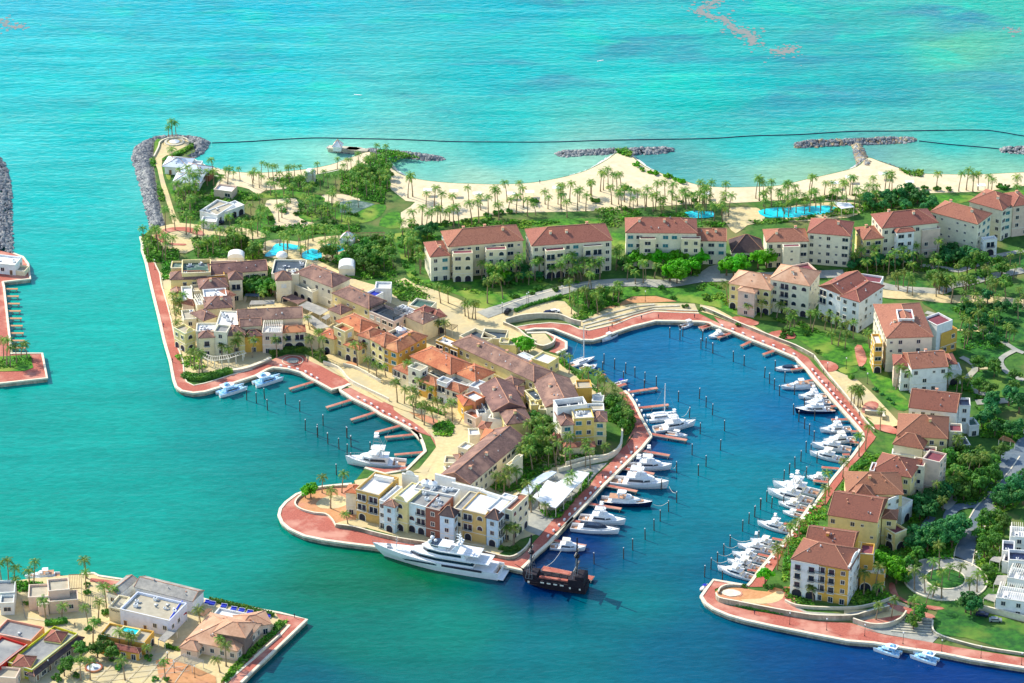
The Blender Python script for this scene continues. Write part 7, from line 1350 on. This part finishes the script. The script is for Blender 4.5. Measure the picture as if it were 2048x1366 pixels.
# ------------------------------------------------------------------ planting
# undergrowth
U = [("B 0,450 80,430 250,330 420,340 430,480 430,600 380,620 380,730 300,700 120,660 0,620", 5200, 'dense green undergrowth on the park mound behind the first groyne'),
 ("A 440,560 640,560 760,620 900,640 1100,700 1060,760 820,830 700,850 520,870 480,740", 1300, 'undergrowth around the beach club'), ("A 1240,500 1400,470 1600,500 1700,560 1640,620 1400,600", 500, 'undergrowth between the beach palms and the park'), ("A 770,600 980,600 1180,640 1200,690 960,680 780,650", 700, 'low shrubs below the peach villa'),
 ("A 1500,720 1660,700 1850,780 1800,850 1640,830 1520,800", 400, 'low shrubs in the sandy park hollow'), ("A 1200,920 1500,900 2048,900 2048,960 1500,985 1240,960", 1500, 'shrub belt north of the hotel pool'), ("A 170,980 300,1000 370,1100 500,1110 500,1200 230,1220 190,1100", 1500, 'undergrowth at the north end of the west quay'),
 ("A 600,1010 760,1040 1000,1000 1220,1120 1230,1190 760,1190 640,1180", 2200, 'undergrowth between the roundabout and the village'), ("A 1600,1190 2048,1160 B 400,1140 500,1320 200,1365 0,1340 A 2048,1350 1900,1240", 3000, 'undergrowth beyond the white barrel tent'), ("B 20,1010 430,990 470,1100 440,1200 60,1160", 2600, 'undergrowth between the pool pergola and the lawn path'),
 ("B 640,960 860,1000 700,1040 690,1150 640,1140", 500, 'undergrowth beside the westernmost apartment block'), ("B 1150,880 1500,855 1900,870 1600,930 1200,925 1000,900", 1100, 'shrub belt behind the two western apartment blocks'), ("C 300,760 560,740 700,800 600,850 520,920 330,910 300,840", 1200, 'undergrowth beside the arch of the garden path'), ("C 600,840 1050,790 1160,870 1460,880 1500,960 1430,920 1180,910 900,850", 1300, 'undergrowth behind the salmon roofed block'),
 ("C 1600,860 2048,840 D 700,690 950,650 1300,700 1290,790 740,800 560,810 C 1700,900", 3200, 'dense shrubbery between the lagoon pool and the apartment blocks'), ("D 60,680 500,650 900,620 880,650 500,680 100,695", 700, 'low dark shrubs along the beach path'), ("B 0,1340 560,1330 700,1365 C -400,1500 F 900,100 770,30 640,20", 600, 'shrubs below the pool garden path'),
 ("F 780,30 900,0 960,60 1130,150 1040,210 860,180 780,110", 1500, 'shrubs behind the white box pavilion'), ("Q 700,400 860,380 1000,360 1100,400 1200,420 1200,480 1060,480 1000,540 900,600 760,590 880,500", 1400, 'shrubs on the mound east of the car park'), ("H 0,230 150,260 300,430 520,470 700,500 900,600 860,620 500,500 200,430 0,330", 1000, 'dark shrubs at the feet of the basin blocks'),
 ("R 0,350 560,330 900,380 1200,470 1000,480 560,470 400,560 0,470", 1900, 'undergrowth along the feet of the north row'), ("R 1000,220 1500,250 1560,400 1300,400 1160,420 1000,380", 1400, 'undergrowth between the two right blocks of the north row'), ("R 1250,880 1560,900 1700,960 1740,1100 1560,1060 1380,1000 1200,900", 900, 'dark shrubbery on the garden slope east of the basin'), ("R 1320,1150 1800,1180 1850,1365 1330,1365", 600, 'shrubbery on the lower garden slope'),
 ("S 1180,330 1420,340 1480,520 1700,560 1480,560 1440,480 1200,450", 1200, 'dark undergrowth beside the two white gabled blocks'), ("S 1480,640 1700,760 1900,840 2048,860 2048,1000 1960,1040 1700,1000 1560,1000 1540,700", 2600, 'dark undergrowth along the eastern lane'), ("T 820,200 1060,160 1480,200 1400,300 1450,480 1250,700 1100,760 900,700 870,540 820,500", 5200, 'dark shrub mass between the east blocks and the road'),
 ("T 450,720 640,600 860,560 880,620 760,760 620,860 460,1000 380,980", 1900, 'dark undergrowth along the service path'), ("T 60,1180 300,1240 520,1130 700,940 980,1000 1040,1080 940,1200 880,1366 60,1366", 4200, 'dark undergrowth north of the roundabout'), ("N 1050,120 1180,60 1300,60 1250,240 1200,500 1290,540 1180,620 1110,600 1060,480 1030,420", 3200, 'hedge like shrubs in front of the white villas'),
 ("T 1520,500 1708,400 1708,640 1600,780 1400,860 1360,760 1330,660", 2300, 'dark shrubs at the right edge of the road'), ("G 880,790 960,780 1100,830 1140,1000 1160,1060 1440,1060 1400,1180 1200,1230 1000,1300 830,1365 820,1050 900,950", 4200, 'green grove around the corner building'), ("G 1120,350 1180,330 1300,460 1420,560 1500,620 1560,700 1680,780 1790,880 1760,960 1680,1000 1660,900 1550,860 1540,740 1460,620 1280,480", 3300, 'shrubs along the basin side of the village'),
 ("I 1800,150 1900,60 2048,0 2048,260 1900,480 1750,480 1640,420 1780,380", 2400, 'grove at the end of the diagonal range'), ("J 940,640 1010,600 990,640 900,800 760,960 680,1060 560,1060 480,980 640,990 860,820", 1500, 'shrub strip between the restaurant and the red promenade'), ("F 1500,670 1700,770 1760,830 1640,860 1560,780 1480,700", 900, 'shrubs in the court below the long brown range'), ("F 930,1070 1000,1060 1250,1140 1250,1175 1100,1120 960,1090", 500, 'low hedge strip in the palm terrace'), ("F 1130,1250 1200,1210 1280,1200 1320,1260 1290,1340 1140,1330", 900, 'planted bed at the lower end of the palm terrace'), ("E 300,870 420,900 500,860 620,1000 540,1040 420,1000", 500, 'plants at the west end of the curved pergola'),
 ("E 920,290 1180,280 1190,400 920,405", 1900, 'leafy courtyard planting between the two turrets'), ("E 230,110 300,100 290,250 230,260", 400, 'shrubs beside the west promenade'), ("E 70,20 380,10 370,100 240,110 110,90", 900, 'shrubs on the north west quay corner'), ("E 1380,180 1420,170 1500,290 1420,280", 200, 'plants on the roof garden of the long cream wing'), ("Q 1590,50 1880,60 1880,230 1600,250", 900, 'shade planting under the bright green trees'), ("L 1050,130 1150,60 1160,320 1060,330 960,480 880,560 830,760 780,800 800,560 900,360", 1600, 'palm bed along the lower east promenade'), ("M 980,880 1140,900 1060,1020 840,1240 720,1340 780,1150 880,1020", 1500, 'planting between the east promenade and the hipped blocks'),
 ("L 1400,880 1560,860 1640,960 1500,1000 1390,980", 700, 'shrubs at the corner of the yellow block'), ("L 830,830 900,900 1050,960 1100,1010 900,980 800,900", 300, 'small plants at the foot of the balconies'), ("P 1130,1365 1250,1200 1450,1010 1640,850 1720,730 1830,730 1700,860 1500,1040 1300,1260 1200,1365", 2400, 'green hedge bank beside the red walk of the bottom left point'), ("P 560,960 720,1010 720,1040 560,1010", 200, 'planter hedge of the deck'),
 ("O -20,330 450,330 460,420 160,430 0,400", 900, 'green border behind the bottom left houses'), ("O 1120,780 1480,830 1750,760 1700,860 1560,860", 10, 'x'), ("U -30,1190 180,1180 180,1220 -20,1250", 300, 'palm bed on the far left quay'), ("N 0,590 200,600 330,640 400,690 330,720 100,780 60,740", 700, 'shade garden of the yellow block'), ("A 250,330 300,330 310,420 260,400", 120, 'scrub patch on the rock armour'), ("A 305,530 360,600 390,700 330,690", 220, 'long scrub patch beside the headland path'), ("A 380,340 560,250 630,200 625,235 520,300 400,350", 700, 'thick hedge of scrub on the headland tip'), ("B 310,270 420,260 560,290 700,330 560,325 480,350 430,420 380,420 330,340", 1300, 'bright scrub at the root of the first groyne'), ("C 470,260 560,250 620,280 600,320 560,310 500,290", 500, 'bright scrub on the sandy point'), ("D 970,420 1050,430 1190,440 1180,490 1060,475", 450, 'dark scrub on the eastern beach')]
for i, (s, n, lab) in enumerate(U):
    if lab != 'x': carpet(s, n, 300+i, lab, h=1.1 if 'scrub' not in lab else 1.6)
hedge("E 420,1075 480,1100 600,1100 720,1070 820,1040", 3.5, 1.6, 'thick clipped hedge at the rounded west quay corner'); hedge("E 1160,900 1280,870 1440,870 1560,920 1620,960", 3, 1.6, 'dark green hedge above the round red plaza'); hedge("Q 300,530 420,480 600,430 700,400", 1.2, 1.2, 'clipped hedge along the cream lane'); hedge("H 70,455 200,510 350,570", .9, .8, 'low clipped hedge above the upper east quay'); hedge("L 390,985 500,1010 650,1040 830,1070", .7, .7, 'low hedge under the rough wall at the south point'); hedge("P 1020,520 1300,580 1500,630 1680,680", 1, 1.3, 'narrow clipped hedge beside the blue daybeds'); hedge("I 1740,900 1820,915 1890,895", 2, .9, 'round clipped bed at the quay corner'); hedge("S 900,1330 950,1290 1000,1270 1050,1265", 1, 1, 'x') if 0 else None
hedge("O 460,765 560,755 690,735", 2.2, 1.3, 'dark oval hedge under two palms in the bottom left square'); hedge("M 870,1050 900,1010 1000,965", 2.5, 1.2, 'leaf shaped clipped hedge on the lower east promenade'); hedge("S 60,330 100,320", 2.2, 1.6, 'ball shaped hedge on the east terrace')
# palms, counted one by one where the photograph shows them apart
palms('on the round headland lookout', "A 415,160 447,155 480,155", 1.0)
palms('along the western beach', "A 905,490 965,500 1025,520 1140,515 1205,480 1270,490 1340,500 1425,490 1490,480 1550,500 1685,460 1855,420 1945,440 2030,420", .66)
palms('beside the three pavilions', "A 450,410 500,550 600,560 690,560 745,560 800,560 850,580 920,590 800,490")
palm_zone('around the beach club', "A 470,560 680,580 660,720 600,850 500,800", 20, 11)
palm_zone('in the western half of the beach park', "A 1050,540 1500,500 1560,700 1400,880 1150,930 1060,780 1250,640", 30, 12, .78)
palm_zone('in the eastern half of the beach park', "A 1500,520 2048,470 2048,900 1620,930 1560,700", 38, 13, .78)
palm_zone('on the mound behind the first groyne', "B 60,400 400,330 430,560 380,700 100,640", 34, 14, .8)
palms('on the open middle beach', "B 580,665 620,655 735,740 805,740 865,750 970,735 1100,710 1200,770 1265,800 1325,740 1345,730 1425,700 1545,680")
palms('near the lawn edge, middle beach', "B 635,880 700,895 780,900 830,885 860,880 895,880 935,865 970,920 1015,910 1125,900 1185,880 1355,850 1440,760 1505,800 1565,750 1600,820 1670,810")
palms('on the sand left of the point', "B 1750,720 1775,760 1860,720 1885,760 1910,700 1960,700 2040,700 C 10,760 60,830 150,770 220,780 270,650 260,640")
palms('in the clump below the sandy point', "C 345,610 370,600 410,590 450,600 485,610 520,590 500,720 440,720 550,700 595,745 660,735 735,740 815,770")
palms('left of the lagoon opening', "C 820,700 880,760 895,700 955,760 960,680 1050,740 1120,745 1190,700 1230,710 1275,700 1400,760 1415,690 1235,740")
palms('beside the round palm island beach', "C 1670,670 1700,690 1740,680 1800,680 1760,700 1880,680 1915,730 1945,690 2020,720 D 30,680 230,640 215,620 345,640 415,640")
palms('on the eastern beach', "D 495,660 580,640 560,640 755,640 785,680 895,600 920,600 860,620 1300,590 1490,610 1555,600 1610,610 1655,600 1740,600 1770,620 1965,660 1985,640")
palm_zone('around the lagoon pool', "C 1620,760 1950,880 D 60,870 400,830 640,780 900,700 700,660 C 1700,740", 30, 15)
palm_zone('behind the salmon roofed block', "C 330,760 700,800 1050,790 1180,900 1480,900 1400,760 1200,720 700,770", 26, 16)
palm_zone('around the hotel pool', "A 1220,1050 2048,960 2048,1200 B 460,1060 460,1300 A 1900,1230 1640,1180 1260,1190", 34, 17, dmin=3)
palm_zone('between roundabout and village', "A 600,1000 1180,960 1230,1190 640,1190", 24, 18)
palm_zone('at the north west quay corner', "A 180,960 330,1010 520,1100 490,1210 250,1210 190,1060", 11, 19)
palms('on the roundabout island', "A 390,950 470,940 565,980 600,960")
palms('beside the west promenade', "E 340,560 370,550 390,560 345,640 360,730 330,500")
palms('around the curved pergola', "E 480,990 505,1010 545,1060 575,1050 740,920 800,920 850,900 890,900 970,860 1000,920")
palms('in front of the bay terrace', "E 1210,920 1290,850 1400,820 1520,920 1570,850 1620,920 1580,960"); palms('in the courtyard car park', "E 1100,490 1200,420 1490,680")
palms('on the steps below the arcaded terrace', "F 490,740 545,700 590,820 655,830 735,830"); palms('along the cream promenade', "F 830,1050 890,1060 905,900 970,1050 1025,980 975,1180")
palms('in the terracotta palm terrace', "F 980,1110 1045,1210 1060,1240 1085,980 1135,1090 1140,1220 1180,1150 1240,1180 1300,1210")
palms('at the roundabout planting', "F 1200,200 1265,200 1410,310 1440,330 1470,330 1500,340 1190,480 1240,500 1600,200 1730,160")
palm_zone('below the westernmost apartment blocks', "B 640,1100 680,1320 1150,1365 Q 500,300 60,330 20,200 B 560,1200", 14, 20, 1.1)
palm_zone('below the teal shuttered block', "Q 460,230 1000,180 1050,250 900,290 600,270", 13, 21, 1.05)
palm_zone('on the mound above the stepped terrace', "Q 580,470 900,350 1200,330 1180,480 900,600 740,560", 16, 22)
palm_zone('beside the bright green trees', "Q 1180,260 1560,200 1580,290 1200,300", 7, 23)
palm_zone('at the feet of the north row east part', "R 100,380 1000,330 1160,440 1100,520 560,520 100,480", 17, 24)
palm_zone('on the slope above the cream road', "R 560,640 1400,640 1900,780 1900,900 1200,860 1100,760 560,760", 18, 25)
palm_zone('before the two basin blocks', "H 620,560 900,560 1150,640 1100,680 850,600 640,600", 9, 26); palms('on the basin lawns', "H 360,485 445,495 560,500 205,390 665,560 820,600 965,690 1010,700 1060,720 1240,720")
palm_zone('on the garden slope east', "R 1150,830 2048,840 2048,1365 1350,1365 1240,980", 22, 31)
palm_zone('around the upper right garden', "R 940,560 2048,350 2048,700 1000,780", 14, 32)
palms('in the palm plaza of the east terrace', "M 860,470 890,480 920,490 940,490 960,470 915,500"); palms('along the lower east promenade', "M 1110,690 985,860 930,910 790,1090 670,1250 640,1320 L 930,400 860,440 820,500 840,560 900,340 750,640")
palms('by the two white gabled blocks', "S 590,450 740,470 870,440 1140,460 1180,430 1280,480 1340,470 1400,430"); palm_zone('between the east blocks and road', "T 820,260 1000,200 1260,260 1240,500 900,760 640,880 450,760", 15, 27, 1.1)
palms('on the east roundabout island', "N 685,550 750,480 825,560 910,540"); palms('below the east roundabout', "N 250,870 375,850 640,770 555,640 640,660 700,690 770,700 985,670 1050,650 545,900")
palms('in the shade of the yellow block', "L 1050,950 1590,920 1580,880 1480,900 745,680"); palms('around the restaurant tent', "J 385,960 400,1000 480,970 555,1040 745,830 800,800 60,1290 165,1290 235,1310 225,1340")
palms('on the red tip of the peninsula', "I 395,480 545,480 460,598 590,715 830,690"); palms('before the grove wall', "J 930,560 980,570 795,590 1100,450")
palm_zone('in the grove around the corner building', "G 830,1020 1100,1040 1440,1080 1580,1100 1400,1180 1100,1260 860,1330", 16, 28, 1.15); palm_zone('along the basin side of the village', "G 1130,370 1250,420 1500,600 1640,700 1790,900 1740,980 1660,860 1540,740", 14, 29)
palm_zone('below the diagonal brown range', "I 1600,430 1800,420 1900,250 2048,160 1960,400 1760,500", 9, 30, 1.15)
palms('on the bottom left square', "O 470,735 640,720 905,800 1005,720 1090,640 1175,540 955,960 1225,1030 1310,1050 1340,1060 1525,1110 925,1330 1280,1330 1700,1340 830,1340 890,290 880,400"); palms('at the bottom left water edge', "O 20,380 90,360 140,370 300,360 170,440 345,350")
palms('beside the sandy roofed hip house', "P 1140,1090 1125,1250 1190,1190 930,770"); palms('on the far left quay', "U 20,1200 40,1230 95,1215 120,1180 155,1190 60,1235")
# broadleaf trees
trees('at the lane below the shuttered block', "Q 120,290 180,290", 'bright', 1.1); trees('before the salmon roofed block', "Q 1300,160 1360,150 1420,140 1490,140 1540,170", 'bright', 1.15); trees('beside the forecourt', "Q 1620,270 1680,290 1740,230 1650,180 1800,210 1860,150 1720,150", 'bright', 1.25)
trees('flanking the steep brown pavilion', "C 1420,1330 1480,1340 1540,1320 1690,1270 1760,1260", 'bright', 1.2); trees('beside the lemon box house', "G 850,300 830,270 880,280", 'bright', 1.0); trees('behind the south point block', "L 1620,700 1680,740 1740,740 1760,800", 'bright', 1.1)
trees('on the lower east promenade', "L 640,810", 'bright', 1.0, 'round bright tree'); trees('on the red peninsula tip', "I 270,520 310,520", 'bright', .75, 'flat topped tree'); trees('on the shaded lower right steps', "N 545,940 580,880 600,850", 'mid', .8)
trees('beside the villa wall', "N 960,810 1010,790 1000,830", 'deep', 1.0); trees('in the bottom left square', "O 1000,1100 1100,1090 1150,1140 1080,1000 830,1090 660,1290 720,1240", 'mid', .8)
tree_zone('in the turret courtyard', "E 925,300 1180,285 1195,400 915,405", 16, 40, 'mid', 1.0, 2.6, 1.2); tree_zone('along the garden slope, upper right', "R 940,560 2048,350 2048,520 1750,560 1900,740 1200,700 1000,780", 9, 41, 'mid', 1.05)
tree_zone('on the slope above the garden paths', "R 1150,830 2048,840 2048,1000 1500,1100 1240,980", 7, 42, 'deep', .95); tree_zone('on the lower garden slope', "R 1350,1120 2048,1060 2048,1365 1350,1365", 5, 43, 'deep', .85); tree_zone('around the right garden paths', "S 1500,0 2048,-40 2048,560 1500,560", 7, 44, 'mid', .9)
tree_zone('along the eastern lane', "S 1500,620 2048,600 2048,1040 1640,1000 1540,1000", 9, 45, 'deep', 1.0); tree_zone('between the east blocks and the road', "T 840,200 1450,180 1460,450 1250,700 900,700 850,500", 19, 46, 'mid', 1.05, 3.4); tree_zone('north of the east roundabout', "T 330,1200 600,1140 900,1000 1020,1100 900,1300 380,1320", 12, 47, 'deep', 1.1, 3.6)
tree_zone('in front of the white villas', "N 1050,130 1300,60 1250,240 1200,520 1100,600 1070,400", 14, 48, 'mid', .8, 3); tree_zone('at the right edge of the road', "T 1540,480 1708,420 1708,800 1440,860 1360,740", 10, 49, 'deep', .9, 3.2)
tree_zone('at the foot of the north row', "R 0,350 560,340 900,400 500,480 0,460", 10, 50, 'deep', .75, 3); tree_zone('between the right north blocks', "R 1020,240 1480,260 1500,400 1180,430", 10, 51, 'deep', .8, 3); tree_zone('behind the barrel tent', "E 1560,80 1900,40 2048,60 2048,230 1900,160 1650,110", 12, 52, 'mid', .85, 3)
tree_zone('around the pool pergola', "B 30,1040 430,1030 460,1240 200,1340 60,1240", 13, 53, 'mid', .8, 3); tree_zone('in the village park mound', "B 60,420 420,340 430,600 100,620", 4, 54, 'mid', .7, 3); tree_zone('in the grove by the corner building', "G 880,830 1050,850 1120,1040 1000,1200 850,1250", 13, 55, 'mid', .85, 3)
tree_zone('along the basin walk', "G 1560,720 1690,760 1770,900 1700,960 1560,860", 9, 56, 'mid', .85, 2.6); tree_zone('above the village roofs', "A 640,1040 1180,1010 1200,1180 680,1180", 8, 57, 'mid', .8, 3); tree_zone('west of the first apartment block', "B 640,980 860,990 700,1060 660,1200", 6, 58, 'deep', .8, 2.6); tree_zone('between lagoon pool and blocks', "D 640,720 940,650 1300,690 1280,780 740,790", 16, 59, 'deep', .85, 3)
tree_zone('below the two western blocks', "Q 0,120 60,330 480,260 900,180 1240,190 1240,140 500,150", 9, 60, 'deep', .7, 3); tree_zone('on the mound above the steps', "Q 860,420 1080,370 1210,440 1000,560", 7, 61, 'mid', .75, 3); tree_zone('beside the service path', "T 470,760 780,620 860,700 640,900 460,990", 11, 62, 'deep', .9, 3)
shrubs('on the sandy shore of the point', "C 645,395 710,432 770,455 800,465 820,470 900,490 940,495 990,515 1030,535 1050,540", 'bright', 1.5); shrubs('along the beach path, right side', "D 1090,610 1205,600 1310,600 1415,600 1840,580 1870,585 1900,580 895,640 960,630 420,660", 'mid', 1.5); shrubs('between the middle beach palms', "B 620,920 650,925 1660,700 1680,695 1250,815 1340,810 1370,800 1440,790 C 280,700 320,705 560,590 590,590 1030,710 1160,705", 'mid', 1.5)
shrubs('in the bottom left square', "O 905,830 985,750 1080,650 1090,655 900,370 900,450 830,1140 1200,1220 1150,1140 1535,1120 1590,1340 1710,1340 780,1300 270,560 1230,1060 1280,1070 1340,1080 570,1330 600,1350", 'mid', 1.3); shrubs('on the white east terrace wall', "M 1075,350 1130,385 1180,430 1215,465 1060,345 960,160", 'deep', .9); shrubs('at the south point beds', "L 815,860 830,920 960,960 1250,1010 470,830 650,830 690,840", 'mid', .9, adj='small shrub')
for w_, s_, n_, k_ in (('below the teal shuttered block', "Q 0,300 500,230 900,260 900,300 300,420 60,400", 14, 'mid'), ('on the basin side lawns', "Q 1250,330 2048,330 2048,450 1700,430 H 640,575 1100,680 1180,820 980,800", 14, 'mid'), ('on the long eastern lawns', "R 1150,860 2048,870 2048,1300 1400,1300 1240,980", 18, 'deep'), ('west of the first apartment block', "B 480,970 640,980 640,1330 560,1300", 9, 'mid'), ('on the lawn by the garden path', "B 700,910 1280,835 1290,880 1000,900", 9, 'mid'), ('in the beach park lawns', "A 1000,880 1240,760 1700,820 2048,780 2048,900 1300,950", 14, 'mid')):
    shrubs(w_, '', k_, 1.35, P=scatter(s_, n_, 2.2, n_*7, .5))
palm_zone('between the north row and its lawn', "Q 0,150 480,180 900,100 1240,120 1240,200 60,300", 14, 61)
palm_zone('beside the lawn of the first block', "B 490,980 760,970 700,1040 640,1320 560,1300", 10, 62)
tree_zone('around the east roundabout', "N 560,380 640,400 480,560 520,640 420,560 480,470", 5, 71, 'mid', .8, 3)
palms_all()
